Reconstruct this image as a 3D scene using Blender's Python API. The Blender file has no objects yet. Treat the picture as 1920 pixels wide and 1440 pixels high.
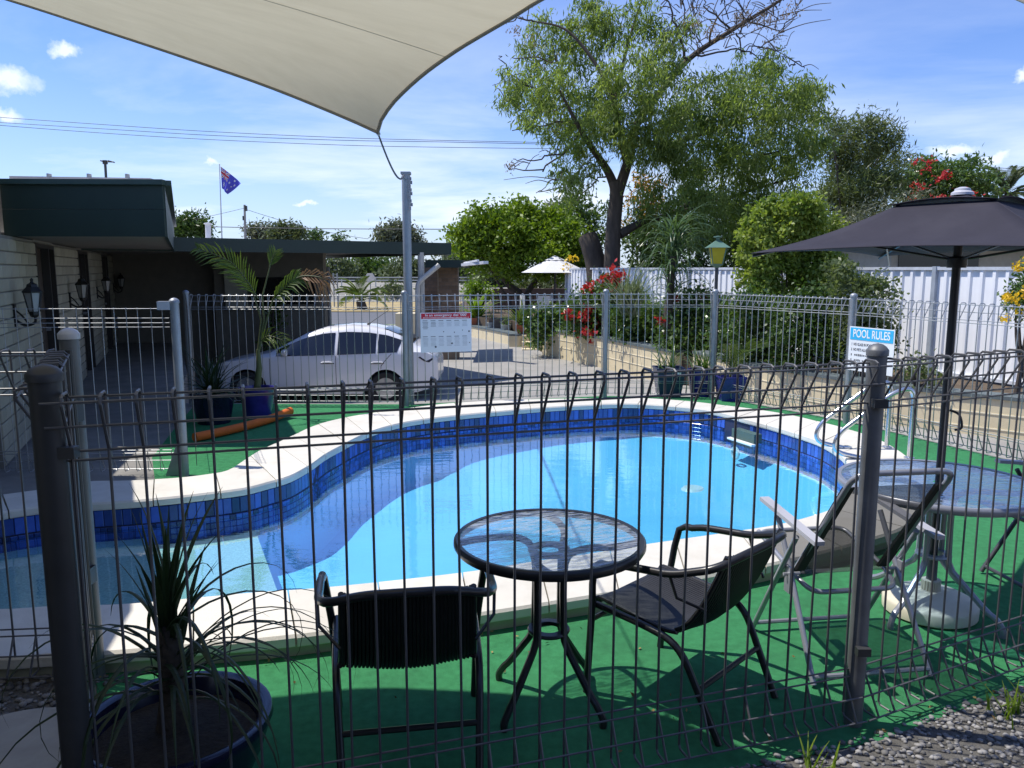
import bpy, math, random
import numpy as np
from mathutils import Vector, Matrix
from mathutils.geometry import tessellate_polygon

random.seed(11)
rng = np.random.default_rng(11)
SC = bpy.context.scene
COL = SC.collection
rad = math.radians

# ------------------------------------------------------------------ camera, light, sky
EYE = 1.75
PITCH = rad(8.3)
FPX = 1480.0                     # focal length in pixels of a 1920 wide frame
cam = bpy.data.cameras.new("camera")
cam.sensor_width = 36.0
cam.lens = 36.0 * FPX / 1920.0
cam.clip_start = 0.05
cam.clip_end = 3000
camo = bpy.data.objects.new("camera", cam)
camo.location = (0, 0, EYE)
camo.rotation_euler = (math.pi / 2 - PITCH, 0, 0)
COL.objects.link(camo)
SC.camera = camo

SUN_A, SUN_B = 0.50, -0.12        # ground shift of a shadow per metre of height
sun = bpy.data.lights.new("sun", 'SUN')
sun.energy = 4.6
sun.angle = rad(0.53)
sun.color = (1.0, 0.95, 0.87)
suno = bpy.data.objects.new("sun", sun)
suno.rotation_euler = Vector((SUN_A, SUN_B, -1)).to_track_quat('-Z', 'Y').to_euler()
suno.location = (-20, 8, 30)
COL.objects.link(suno)

world = bpy.data.worlds.new("World")
SC.world = world
world.use_nodes = True
SC.view_settings.view_transform = 'Standard'
SC.view_settings.look = 'None'
SC.view_settings.exposure = 0.25
SC.view_settings.gamma = 1.0
SC.view_settings.use_curve_mapping = False


def build_world():
    nt = world.node_tree
    nt.nodes.clear()
    N = nt.nodes.new
    L = nt.links.new
    out = N("ShaderNodeOutputWorld")
    bg = N("ShaderNodeBackground")
    sky = N("ShaderNodeTexSky")
    sky.sky_type = 'NISHITA'
    sky.sun_disc = False
    sky.sun_elevation = math.atan2(1, math.hypot(SUN_A, SUN_B))
    sky.sun_rotation = math.atan2(-SUN_A, -SUN_B)
    sky.altitude = 50
    sky.air_density = 1.0
    sky.dust_density = 0.6
    sky.ozone_density = 3.0
    tc = N("ShaderNodeTexCoord")
    sep = N("ShaderNodeSeparateXYZ")
    L(tc.outputs["Generated"], sep.inputs[0])
    # flat cloud layer: direction divided by its height
    zc = N("ShaderNodeMath"); zc.operation = 'MAXIMUM'; zc.inputs[1].default_value = 0.0
    L(sep.outputs["Z"], zc.inputs[0])
    za = N("ShaderNodeMath"); za.operation = 'ADD'; za.inputs[1].default_value = 0.09
    L(zc.outputs[0], za.inputs[0])
    dx = N("ShaderNodeMath"); dx.operation = 'DIVIDE'
    dy = N("ShaderNodeMath"); dy.operation = 'DIVIDE'
    L(sep.outputs["X"], dx.inputs[0]); L(za.outputs[0], dx.inputs[1])
    L(sep.outputs["Y"], dy.inputs[0]); L(za.outputs[0], dy.inputs[1])
    cmb = N("ShaderNodeCombineXYZ")
    L(dx.outputs[0], cmb.inputs[0]); L(dy.outputs[0], cmb.inputs[1])
    mp = N("ShaderNodeMapping"); mp.inputs["Scale"].default_value = (0.5, 0.62, 1); mp.inputs["Rotation"].default_value = (0, 0, 0.35)
    mp.inputs["Location"].default_value = (3.1, 0.4, 0)
    L(cmb.outputs[0], mp.inputs[0])
    n1 = N("ShaderNodeTexNoise"); n1.inputs["Scale"].default_value = 0.8; n1.inputs["Detail"].default_value = 9; n1.inputs["Roughness"].default_value = 0.58
    n1.inputs["Distortion"].default_value = 0.35
    L(mp.outputs[0], n1.inputs["Vector"])
    r1 = N("ShaderNodeMapRange"); r1.inputs["From Min"].default_value = 0.42; r1.inputs["From Max"].default_value = 0.66
    L(n1.outputs["Fac"], r1.inputs["Value"])
    # thin haze of cloud gathers towards the horizon
    hz = N("ShaderNodeMapRange"); hz.inputs["From Min"].default_value = 0.30; hz.inputs["From Max"].default_value = 0.02
    L(sep.outputs["Z"], hz.inputs["Value"])
    m1 = N("ShaderNodeMath"); m1.operation = 'MULTIPLY'
    L(r1.outputs[0], m1.inputs[0])
    ad = N("ShaderNodeMath"); ad.operation = 'MULTIPLY_ADD'; ad.inputs[1].default_value = 0.95; ad.inputs[2].default_value = 0.16
    L(hz.outputs[0], ad.inputs[0])
    L(ad.outputs[0], m1.inputs[1])
    hz2 = N("ShaderNodeMath"); hz2.operation = 'POWER'; hz2.inputs[1].default_value = 2.0
    L(hz.outputs[0], hz2.inputs[0])
    hz3 = N("ShaderNodeMath"); hz3.operation = 'MULTIPLY'; hz3.inputs[1].default_value = 0.42
    L(hz2.outputs[0], hz3.inputs[0])
    mx = N("ShaderNodeMath"); mx.operation = 'MAXIMUM'
    L(m1.outputs[0], mx.inputs[0]); L(hz3.outputs[0], mx.inputs[1])
    fac = mx.outputs[0]
    # a few small fair-weather puffs
    nz = N("ShaderNodeTexNoise"); nz.inputs["Scale"].default_value = 30; nz.inputs["Detail"].default_value = 9; nz.inputs["Roughness"].default_value = 0.62
    L(tc.outputs["Generated"], nz.inputs["Vector"])
    off = N("ShaderNodeVectorMath"); off.operation = 'MULTIPLY_ADD'
    off.inputs[1].default_value = (0.055, 0.055, 0.04); off.inputs[2].default_value = (-0.0275, -0.0275, -0.02)
    L(nz.outputs["Color"], off.inputs[0])
    wp = N("ShaderNodeVectorMath"); wp.operation = 'ADD'
    L(tc.outputs["Generated"], wp.inputs[0]); L(off.outputs[0], wp.inputs[1])
    for (px, py, sx, sy) in [(8, 150, .034, .013), (25, 158, .022, .006), (120, 91, .017, .007), (8, 213, .024, .008), (392, 307, .013, .006),
                             (1912, 136, .013, .008), (1790, 285, .03, .008), (1860, 296, .02, .009), (575, 385, .012, .005)]:
        c = ray(px, py).normalized()
        sb = N("ShaderNodeVectorMath"); sb.operation = 'SUBTRACT'; sb.inputs[1].default_value = c
        L(wp.outputs[0], sb.inputs[0])
        ml = N("ShaderNodeVectorMath"); ml.operation = 'MULTIPLY'; ml.inputs[1].default_value = (1 / sx, 1 / sx, 1 / sy)
        L(sb.outputs[0], ml.inputs[0])
        ln = N("ShaderNodeVectorMath"); ln.operation = 'LENGTH'
        L(ml.outputs[0], ln.inputs[0])
        rr = N("ShaderNodeMapRange"); rr.inputs["From Min"].default_value = 1.15; rr.inputs["From Max"].default_value = 0.35
        rr.inputs["To Max"].default_value = 0.9
        L(ln.outputs["Value"], rr.inputs["Value"])
        mm = N("ShaderNodeMath"); mm.operation = 'MAXIMUM'
        L(fac, mm.inputs[0]); L(rr.outputs[0], mm.inputs[1])
        fac = mm.outputs[0]
    tint = N("ShaderNodeMix"); tint.data_type = 'RGBA'; tint.blend_type = 'MULTIPLY'; tint.inputs["Factor"].default_value = 1.0
    tint.inputs["B"].default_value = (0.76, 0.95, 1.40, 1)
    L(sky.outputs[0], tint.inputs["A"])
    mix = N("ShaderNodeMix"); mix.data_type = 'RGBA'
    mix.inputs["B"].default_value = (7.6, 8.3, 9.6, 1)
    L(tint.outputs["Result"], mix.inputs["A"])
    L(fac, mix.inputs["Factor"])
    L(mix.outputs["Result"], bg.inputs["Color"])
    bg.inputs["Strength"].default_value = 0.115
    L(bg.outputs[0], out.inputs[0])


def ray(px, py):
    """Direction from the eye through a point of the photograph (forward component close to 1)."""
    u = (px - 960) / FPX
    v = (720 - py) / FPX
    return Vector((u, math.cos(PITCH) + v * math.sin(PITCH), -math.sin(PITCH) + v * math.cos(PITCH)))


def lev(px, py, z=0.0):
    """Point of the level z seen there."""
    r = ray(px, py)
    t = (z - EYE) / r.z
    return Vector((r.x * t, r.y * t, z))


def dep(px, py, y):
    """Point at the distance y seen there."""
    r = ray(px, py)
    t = y / r.y
    return Vector((r.x * t, y, EYE + r.z * t))


build_world()

# ------------------------------------------------------------------ mesh and object helpers
ORG = {}


class MB:
    def __init__(s):
        s.v = []; s.f = []; s.m = []; s.cm = 0

    def add(s, vs, fs):
        b = len(s.v)
        s.v.extend([tuple(p) for p in vs])
        s.f.extend([tuple(i + b for i in q) for q in fs])
        s.m.extend([s.cm] * len(fs))

    def box(s, c, size, rot=None):
        hx, hy, hz = size[0] / 2, size[1] / 2, size[2] / 2
        c = Vector(c)
        vs = []
        for x in (-hx, hx):
            for y in (-hy, hy):
                for z in (-hz, hz):
                    p = Vector((x, y, z))
                    if rot is not None:
                        p = rot @ p
                    vs.append(c + p)
        s.add(vs, [(0, 1, 3, 2), (4, 6, 7, 5), (0, 4, 5, 1), (2, 3, 7, 6), (0, 2, 6, 4), (1, 5, 7, 3)])

    def beam(s, a, b, w, h, up=Vector((0, 0, 1))):
        a = Vector(a); b = Vector(b); d = b - a
        x = d.normalized()
        y = up.cross(x)
        if y.length < 1e-5:
            y = Vector((0, 1, 0)).cross(x)
        y.normalize(); z = x.cross(y)
        s.box((a + b) / 2, (d.length, w, h), Matrix((x, y, z)).transposed())

    def tube(s, pts, r, n=8, closed=False, caps=True):
        pts = [Vector(p) for p in pts]
        k = len(pts)
        rs = r if isinstance(r, (list, tuple)) else [r] * k
        ref = None
        rings = []
        for i, p in enumerate(pts):
            if closed:
                d = pts[(i + 1) % k] - pts[i - 1]
            else:
                d = pts[min(i + 1, k - 1)] - pts[max(i - 1, 0)]
            if d.length < 1e-9:
                d = Vector((0, 0, 1))
            d.normalize()
            if ref is None:
                ref = Vector((0, 0, 1)) if abs(d.z) < 0.9 else Vector((1, 0, 0))
                ref = (ref - d * ref.dot(d)).normalized()
            else:
                ref = ref - d * ref.dot(d)
                if ref.length < 1e-6:
                    ref = Vector((1, 0, 0)) - d * d.x
                ref.normalize()
            o = d.cross(ref)
            rings.append([p + (ref * math.cos(2 * math.pi * j / n) + o * math.sin(2 * math.pi * j / n)) * rs[i] for j in range(n)])
        vs = [q for g in rings for q in g]
        fs = []
        for i in range(k if closed else k - 1):
            a = i * n; b = ((i + 1) % k) * n
            for j in range(n):
                fs.append((a + j, a + (j + 1) % n, b + (j + 1) % n, b + j))
        if caps and not closed:
            fs.append(tuple(range(n - 1, -1, -1)))
            fs.append(tuple((k - 1) * n + j for j in range(n)))
        s.add(vs, fs)

    def lathe(s, prof, n=24, c=(0, 0, 0), sq=False):
        c = Vector(c); vs = []; fs = []
        for (r, z) in prof:
            for j in range(n):
                a = 2 * math.pi * (j + (0.5 if sq else 0)) / n
                vs.append(c + Vector((r * math.cos(a), r * math.sin(a), z)))
        for i in range(len(prof) - 1):
            for j in range(n):
                fs.append((i * n + j, i * n + (j + 1) % n, (i + 1) * n + (j + 1) % n, (i + 1) * n + j))
        if prof[0][0] > 1e-6:
            fs.append(tuple(range(n - 1, -1, -1)))
        if prof[-1][0] > 1e-6:
            fs.append(tuple((len(prof) - 1) * n + j for j in range(n)))
        s.add(vs, fs)

    def prism(s, poly, z0, z1):
        n = len(poly)
        vs = [(p[0], p[1], z0) for p in poly] + [(p[0], p[1], z1) for p in poly]
        fs = [(i, (i + 1) % n, n + (i + 1) % n, n + i) for i in range(n)]
        tri = tessellate_polygon([[Vector((p[0], p[1], 0)) for p in poly]])
        fs += [tuple(i + n for i in t) for t in tri] + [tuple(reversed(t)) for t in tri]
        s.add(vs, fs)

    def grid(s, rows, closed=False):
        h = len(rows); w = len(rows[0])
        vs = [p for r in rows for p in r]
        fs = []
        for i in range(h - 1):
            for j in range(w if closed else w - 1):
                fs.append((i * w + j, i * w + (j + 1) % w, (i + 1) * w + (j + 1) % w, (i + 1) * w + j))
        s.add(vs, fs)

    def ribbon(s, pts, widths, side):
        """flat blade along pts, with a light crease"""
        rows = []
        k = len(pts)
        for i, p in enumerate(pts):
            p = Vector(p)
            d = (Vector(pts[min(i + 1, k - 1)]) - Vector(pts[max(i - 1, 0)]))
            sd = d.cross(Vector(side)) if not isinstance(side, list) else side[i]
            if sd.length < 1e-6:
                sd = Vector((1, 0, 0))
            sd = sd.normalized() * widths[i] * 0.5
            up = d.cross(sd).normalized() * widths[i] * 0.18
            rows.append([p - sd, p + up, p + sd])
        s.grid(rows)

    def build(s, name, mat, parent=None, smooth=False, kind=None, label=None, solid=0.0):
        me = mesh_of(s, name, mat, parent, smooth)
        o = bpy.data.objects.new(name, me)
        COL.objects.link(o)
        if parent is not None:
            o.parent = parent
            ORG[o.name] = ORG.get(parent.name, Vector((0, 0, 0)))
        if kind:
            o['kind'] = kind
        if label:
            o['label'] = label
        if solid:
            md = o.modifiers.new("solid", 'SOLIDIFY'); md.thickness = solid; md.offset = 0
        return o


def mesh_of(mb, name, mat, parent=None, smooth=False):
    off = ORG.get(parent.name, Vector((0, 0, 0))) if parent is not None else Vector((0, 0, 0))
    me = bpy.data.meshes.new(name)
    vs = mb.v if off.length == 0 else [(x - off.x, y - off.y, z - off.z) for x, y, z in mb.v]
    me.from_pydata(vs, [], mb.f)
    mats = mat if isinstance(mat, (list, tuple)) else [mat]
    for m in mats:
        me.materials.append(m)
    if len(mats) > 1:
        me.polygons.foreach_set("material_index", mb.m)
    if smooth:
        me.polygons.foreach_set("use_smooth", [True] * len(me.polygons))
        try:
            me.set_sharp_from_angle(angle=rad(42))
        except Exception:
            pass
    me.update()
    return me


def tag(o, label=None, cat=None, group=None, kind=None):
    if label: o['label'] = label
    if cat: o['category'] = cat
    if group: o['group'] = group
    if kind: o['kind'] = kind
    return o


def thing(name, label, cat, loc=(0, 0, 0), rotz=0.0, group=None, local=False):
    """An Empty at the thing's base. local: parts are modelled round the origin; otherwise in scene coordinates."""
    o = bpy.data.objects.new(name, None)
    o.empty_display_size = 0.2
    COL.objects.link(o)
    o.location = loc
    o.rotation_euler = (0, 0, rotz)
    ORG[o.name] = Vector((0, 0, 0)) if local else Vector(loc)
    return tag(o, label, cat, group)


def copy_tree(o, parent=None):
    c = o.copy()
    COL.objects.link(c)
    if parent is not None:
        c.parent = parent
    for ch in list(o.children):
        copy_tree(ch, c)
    return c


def link_mesh(name, me, parent, loc=None, mtx=None):
    o = bpy.data.objects.new(name, me)
    COL.objects.link(o)
    o.parent = parent
    if mtx is not None:
        o.matrix_local = mtx
    elif loc is not None:
        o.location = loc
    return o


def structure(mb, name, mat, smooth=False):
    o = mb.build(name, mat, smooth=smooth)
    o['kind'] = 'structure'
    return o


def np_mesh(name, V, F, mat, parent=None, smooth=False, kind=None):
    off = ORG.get(parent.name, Vector((0, 0, 0))) if parent is not None else Vector((0, 0, 0))
    V = np.asarray(V, dtype=np.float32) - np.array(off, dtype=np.float32)
    F = np.asarray(F, dtype=np.int32)
    me = bpy.data.meshes.new(name)
    me.vertices.add(len(V)); me.vertices.foreach_set("co", V.ravel())
    m, k = F.shape
    me.loops.add(m * k); me.loops.foreach_set("vertex_index", F.ravel())
    me.polygons.add(m)
    me.polygons.foreach_set("loop_start", np.arange(0, m * k, k, dtype=np.int32))
    me.update(calc_edges=True)
    me.materials.append(mat)
    if smooth:
        me.polygons.foreach_set("use_smooth", np.ones(m, dtype=bool))
    o = bpy.data.objects.new(name, me)
    COL.objects.link(o)
    if parent is not None:
        o.parent = parent
        ORG[o.name] = ORG.get(parent.name, Vector((0, 0, 0)))
    if kind: o['kind'] = kind
    return o


def arc_pts(pts, r=0.05, n=5):
    """round the corners of a polyline"""
    pts = [Vector(p) for p in pts]
    out = [pts[0]]
    for i in range(1, len(pts) - 1):
        a, b, c = pts[i - 1], pts[i], pts[i + 1]
        d1 = min(r, (a - b).length * 0.48); d2 = min(r, (c - b).length * 0.48)
        p = b + (a - b).normalized() * d1; q = b + (c - b).normalized() * d2
        for k in range(n + 1):
            t = k / n
            out.append(p * (1 - t) ** 2 + b * 2 * t * (1 - t) + q * t * t)
    out.append(pts[-1])
    return out


def catmull(pts, n=6, closed=False):
    pts = [Vector(p) for p in pts]
    k = len(pts); out = []
    for i in range(k if closed else k - 1):
        if closed:
            p0, p1, p2, p3 = pts[i - 1], pts[i], pts[(i + 1) % k], pts[(i + 2) % k]
        else:
            p0, p1, p2, p3 = pts[max(i - 1, 0)], pts[i], pts[i + 1], pts[min(i + 2, k - 1)]
        for j in range(n):
            t = j / n
            out.append(0.5 * ((2 * p1) + (p2 - p0) * t + (2 * p0 - 5 * p1 + 4 * p2 - p3) * t * t + (3 * p1 - p0 - 3 * p2 + p3) * t ** 3))
    if not closed:
        out.append(pts[-1])
    return out


# ------------------------------------------------------------------ materials
MATS = {}


def M(name, col, rough=0.6, metal=0.0, var=0.12, scale=6.0, bump=0.0, bscale=60.0, spec=0.5, coat=0.0, island=0.0, objrand=0.0, dirt=None, dscale=2.0, damt=0.5, stretch=(1, 1, 1)):
    if name in MATS:
        return MATS[name]
    m = bpy.data.materials.new(name)
    m.use_nodes = True
    nt = m.node_tree
    N = nt.nodes.new; L = nt.links.new
    b = nt.nodes["Principled BSDF"]
    b.inputs["Roughness"].default_value = rough
    b.inputs["Metallic"].default_value = metal
    b.inputs["Specular IOR Level"].default_value = spec
    b.inputs["Coat Weight"].default_value = coat
    tc = N("ShaderNodeTexCoord")
    mp = N("ShaderNodeMapping"); mp.inputs["Scale"].default_value = stretch
    L(tc.outputs["Object"], mp.inputs[0])
    nz = N("ShaderNodeTexNoise"); nz.inputs["Scale"].default_value = scale; nz.inputs["Detail"].default_value = 6; nz.inputs["Roughness"].default_value = 0.6
    L(mp.outputs[0], nz.inputs["Vector"])
    mr = N("ShaderNodeMapRange"); mr.inputs["From Min"].default_value = 0.3; mr.inputs["From Max"].default_value = 0.7
    mr.inputs["To Min"].default_value = 1 - var; mr.inputs["To Max"].default_value = 1 + var
    L(nz.outputs["Fac"], mr.inputs["Value"])
    val = mr.outputs[0]
    if island or objrand:
        if island:
            g = N("ShaderNodeNewGeometry"); src = g.outputs["Random Per Island"]; amt = island
        else:
            g = N("ShaderNodeObjectInfo"); src = g.outputs["Random"]; amt = objrand
        r2 = N("ShaderNodeMapRange"); r2.inputs["To Min"].default_value = 1 - amt; r2.inputs["To Max"].default_value = 1 + amt
        L(src, r2.inputs["Value"])
        mu = N("ShaderNodeMath"); mu.operation = 'MULTIPLY'
        L(val, mu.inputs[0]); L(r2.outputs[0], mu.inputs[1]); val = mu.outputs[0]
    hs = N("ShaderNodeHueSaturation"); hs.inputs["Color"].default_value = (*col, 1)
    L(val, hs.inputs["Value"])
    cout = hs.outputs[0]
    if dirt:
        n2 = N("ShaderNodeTexNoise"); n2.inputs["Scale"].default_value = dscale; n2.inputs["Detail"].default_value = 8; n2.inputs["Roughness"].default_value = 0.65
        L(tc.outputs["Object"], n2.inputs["Vector"])
        r3 = N("ShaderNodeMapRange"); r3.inputs["From Min"].default_value = 0.48; r3.inputs["From Max"].default_value = 0.75; r3.inputs["To Max"].default_value = damt
        L(n2.outputs["Fac"], r3.inputs["Value"])
        mx = N("ShaderNodeMix"); mx.data_type = 'RGBA'; mx.inputs["B"].default_value = (*dirt, 1)
        L(r3.outputs[0], mx.inputs["Factor"]); L(cout, mx.inputs["A"]); cout = mx.outputs["Result"]
    L(cout, b.inputs["Base Color"])
    if bump:
        nb = N("ShaderNodeTexNoise"); nb.inputs["Scale"].default_value = bscale; nb.inputs["Detail"].default_value = 5
        L(mp.outputs[0], nb.inputs["Vector"])
        bp = N("ShaderNodeBump"); bp.inputs["Strength"].default_value = bump; bp.inputs["Distance"].default_value = 0.01
        L(nb.outputs["Fac"], bp.inputs["Height"]); L(bp.outputs[0], b.inputs["Normal"])
    MATS[name] = m
    return m


def leafmat(name, c1, c2, trans=0.35, rough=0.45, spec=0.4):
    """Leaves: colour differs from leaf to leaf and from clump to clump; thin, so some light comes through."""
    if name in MATS:
        return MATS[name]
    m = bpy.data.materials.new(name)
    m.use_nodes = True
    nt = m.node_tree; N = nt.nodes.new; L = nt.links.new
    b = nt.nodes["Principled BSDF"]; out = nt.nodes["Material Output"]
    b.inputs["Roughness"].default_value = rough
    b.inputs["Specular IOR Level"].default_value = spec
    g = N("ShaderNodeNewGeometry")
    tc = N("ShaderNodeTexCoord")
    nz = N("ShaderNodeTexNoise"); nz.inputs["Scale"].default_value = 0.9; nz.inputs["Detail"].default_value = 3
    L(tc.outputs["Object"], nz.inputs["Vector"])
    ad = N("ShaderNodeMath"); ad.operation = 'MULTIPLY_ADD'; ad.inputs[1].default_value = 0.6
    L(g.outputs["Random Per Island"], ad.inputs[0])
    mr = N("ShaderNodeMapRange"); mr.inputs["From Min"].default_value = 0.35; mr.inputs["From Max"].default_value = 0.65; mr.inputs["To Max"].default_value = 0.4
    L(nz.outputs["Fac"], mr.inputs["Value"]); L(mr.outputs[0], ad.inputs[2])
    mx = N("ShaderNodeMix"); mx.data_type = 'RGBA'
    mx.inputs["A"].default_value = (*c1, 1); mx.inputs["B"].default_value = (*c2, 1)
    L(ad.outputs[0], mx.inputs["Factor"])
    L(mx.outputs["Result"], b.inputs["Base Color"])
    tr = N("ShaderNodeBsdfTranslucent")
    br = N("ShaderNodeMix"); br.data_type = 'RGBA'; br.blend_type = 'MULTIPLY'; br.inputs["Factor"].default_value = 1
    br.inputs["B"].default_value = (1.25, 1.3, 0.6, 1)
    L(mx.outputs["Result"], br.inputs["A"]); L(br.outputs["Result"], tr.inputs["Color"])
    ms = N("ShaderNodeMixShader"); ms.inputs[0].default_value = trans
    L(b.outputs[0], ms.inputs[1]); L(tr.outputs[0], ms.inputs[2]); L(ms.outputs[0], out.inputs[0])
    MATS[name] = m
    return m
# ------------------------------------------------------------------ shared materials
m_concrete = M("grey_concrete", (0.20, 0.19, 0.17), 0.85, var=0.22, scale=3, bump=0.25, bscale=90, dirt=(0.09, 0.085, 0.075), dscale=1.4)
m_drive = M("driveway_concrete", (0.30, 0.29, 0.27), 0.85, var=0.12, scale=1.2, bump=0.2, bscale=60, dirt=(0.20, 0.185, 0.16), dscale=0.5, damt=0.6)
m_green = M("green_turf_carpet", (0.046, 0.230, 0.090), 0.9, var=0.20, scale=22, bump=0.8, bscale=330, spec=0.15, dirt=(0.034, 0.13, 0.06), dscale=1.6, damt=0.6)
m_cope = M("cream_coping_paver", (0.62, 0.59, 0.515), 0.75, var=0.06, scale=5, bump=0.12, bscale=120, objrand=0.06, dirt=(0.42, 0.38, 0.29), dscale=3.0, damt=0.40)
m_beam = M("bond_beam", (0.42, 0.40, 0.27), 0.85, var=0.2, scale=6)
m_poolpaint = M("blue_pool_paint", (0.20, 0.60, 0.88), 0.7, var=0.05, scale=2.0)
m_pebble = M("aqua_pebble_plaster", (0.40, 0.54, 0.50), 0.8, var=0.28, scale=70, bump=0.4, bscale=120)
m_tile_o = M("blue_mosaic_tile", (0.030, 0.075, 0.31), 0.16, var=0.15, scale=9, objrand=0.7, spec=0.6)
m_tile_i = M("blue_mosaic_tile_field", (0.030, 0.075, 0.31), 0.16, var=0.15, scale=9, island=0.7, spec=0.6)
m_grout = M("dark_tile_grout", (0.012, 0.02, 0.06), 0.8)
m_wire_dark = M("charcoal_fence_wire", (0.115, 0.115, 0.12), 0.45, metal=0.3, var=0.15, scale=12)
m_wire = M("galvanised_fence_wire", (0.34, 0.35, 0.36), 0.42, metal=0.55, var=0.15, scale=12)
m_post = M("galvanised_post", (0.30, 0.32, 0.34), 0.45, metal=0.4, var=0.12, scale=9, dirt=(0.2, 0.2, 0.2), dscale=6)
m_post_dark = M("weathered_grey_post", (0.050, 0.052, 0.054), 0.5, metal=0.35, var=0.18, scale=7)
m_white = M("white_plastic", (0.78, 0.78, 0.76), 0.4, var=0.03)
m_black = M("black_plastic", (0.016, 0.016, 0.017), 0.45, var=0.1)
m_gravel = M("gravel_bed_earth", (0.10, 0.095, 0.085), 0.95, var=0.4, scale=30, bump=0.8, bscale=120)
m_stone = M("gravel_stone", (0.20, 0.195, 0.19), 0.85, var=0.2, scale=20, island=0.55)


def water_material():
    m = bpy.data.materials.new("pool_water")
    m.use_nodes = True
    nt = m.node_tree; N = nt.nodes.new; L = nt.links.new
    nt.nodes.clear()
    out = N("ShaderNodeOutputMaterial")
    tr = N("ShaderNodeBsdfTransparent"); tr.inputs[0].default_value = (0.70, 0.94, 1.0, 1)
    gl = N("ShaderNodeBsdfGlossy"); gl.inputs["Roughness"].default_value = 0.015; gl.inputs["Color"].default_value = (1, 1, 1, 1)
    tc = N("ShaderNodeTexCoord")
    mp = N("ShaderNodeMapping"); mp.inputs["Scale"].default_value = (1.0, 2.2, 1); mp.inputs["Rotation"].default_value = (0, 0, 0.15)
    L(tc.outputs["Object"], mp.inputs[0])
    n = N("ShaderNodeTexNoise"); n.inputs["Scale"].default_value = 3.2; n.inputs["Detail"].default_value = 4; n.inputs["Roughness"].default_value = 0.55
    L(mp.outputs[0], n.inputs["Vector"])
    bp = N("ShaderNodeBump"); bp.inputs["Strength"].default_value = 0.16; bp.inputs["Distance"].default_value = 0.012
    L(n.outputs["Fac"], bp.inputs["Height"]); L(bp.outputs[0], gl.inputs["Normal"])
    fr = N("ShaderNodeFresnel"); fr.inputs["IOR"].default_value = 1.33
    mu = N("ShaderNodeMath"); mu.operation = 'MULTIPLY'; mu.inputs[1].default_value = 0.42
    L(fr.outputs[0], mu.inputs[0])
    mx = N("ShaderNodeMixShader")
    L(mu.outputs[0], mx.inputs[0]); L(tr.outputs[0], mx.inputs[1]); L(gl.outputs[0], mx.inputs[2])
    L(mx.outputs[0], out.inputs[0])
    return m


m_water = water_material()

# ------------------------------------------------------------------ pool outline
ZC = 0.11          # top of the coping
ZW = -0.095         # water level
PAIRS = [((155, 944), (155, 902)), ((235, 939), (235, 900)), ((322, 932), (325, 896)), ((400, 923), (395, 888)), ((460, 915), (430, 880)),
         ((500, 905), (458, 862)), ((544, 892), (487, 844)), ((581, 872), (520, 829)), ((612, 850), (550, 815)), ((644, 833), (590, 797)),
         ((680, 815), (640, 784)), ((719, 801), (690, 775)), ((772, 789), (750, 767)), ((840, 780), (830, 757)), ((934, 771), (925, 751)),
         ((1027, 763), (1025, 747.5)), ((1121, 758), (1120, 746)), ((1196, 757), (1205, 746)), ((1277, 762), (1295, 752)), ((1340, 770), (1370, 761)),
         ((1400, 785), (1440, 770)), ((1449, 798), (1490, 779)), ((1492, 811), (1535, 790)), ((1540, 828), (1590, 804)), ((1573, 848), (1650, 824)),
         ((1592, 870), (1705, 858)), ((1598, 897), (1735, 895)), ((1590, 928), (1735, 940)), ((1562, 951), (1700, 985)), ((1510, 969), (1620, 1013)),
         ((1449, 984), (1520, 1040)), ((1370, 996), (1420, 1062)), ((1293, 1007), (1320, 1080)), ((1202, 1020), (1220, 1098)), ((1110, 1036), (1127, 1114)),
         ((1000, 1051), (1020, 1131)), ((893, 1068), (910, 1148)), ((750, 1085), (765, 1168)), ((600, 1100), (623, 1183)), ((493, 1108), (500, 1197)),
         ((367, 1119), (367, 1208)), ((240, 1130), (240, 1219)), ((100, 1135), (90, 1228)), ((-30, 1138), (-50, 1230))]
inn = [lev(*p[0], ZC) for p in PAIRS]
outr = [lev(*p[1], ZC) for p in PAIRS]
# the tail of the pool beyond the left edge of the picture
inn += [Vector(p) for p in [(-3.05, 3.98, ZC), (-3.50, 4.22, ZC), (-3.72, 4.65, ZC), (-3.60, 5.08, ZC), (-3.28, 5.34, ZC)]]
outr += [Vector(p) for p in [(-3.25, 3.42, ZC), (-3.95, 3.85, ZC), (-4.22, 4.65, ZC), (-4.00, 5.40, ZC), (-3.50, 5.80, ZC)]]
NI = 5
inC = [Vector((p.x, p.y, 0)) for p in catmull(inn, NI, closed=True)]
outC = [Vector((p.x, p.y, 0)) for p in catmull(outr, NI, closed=True)]
NP = len(inC)
mid = [(a * 0.55 + b * 0.45) for a, b in zip(inC, outC)]
I_FAR, I_NEAR = 1 * NI, 42 * NI     # where the green carpet meets the coping on the left

# ------------------------------------------------------------------ ground
P1, P2, P3 = Vector((-1.226, 2.05, 0)), Vector((1.326, 2.85, 0)), Vector((3.73, 4.02, 0))
GP = Vector((-1.80, 3.20, 0))       # far gate post
Q3 = Vector((-2.80, 6.57, 0))       # left end of the middle panel
B0, B1, B2, B3, B4, B5 = (Vector(p) for p in [(-4.15, 10.10, 0), (-1.36, 10.02, 0), (1.27, 10.72, 0), (2.73, 10.66, 0), (3.82, 8.87, 0), (4.95, 5.85, 0)])

mb = MB()
mb.add([(-900, -60, -1.25), (900, -60, -1.25), (900, 1500, -1.25), (-900, 1500, -1.25)], [(0, 1, 2, 3)])
structure(mb, "ground", M("dry_ground", (0.24, 0.20, 0.12), 0.95, var=0.3, scale=0.15, bump=0.3, bscale=3))

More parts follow.
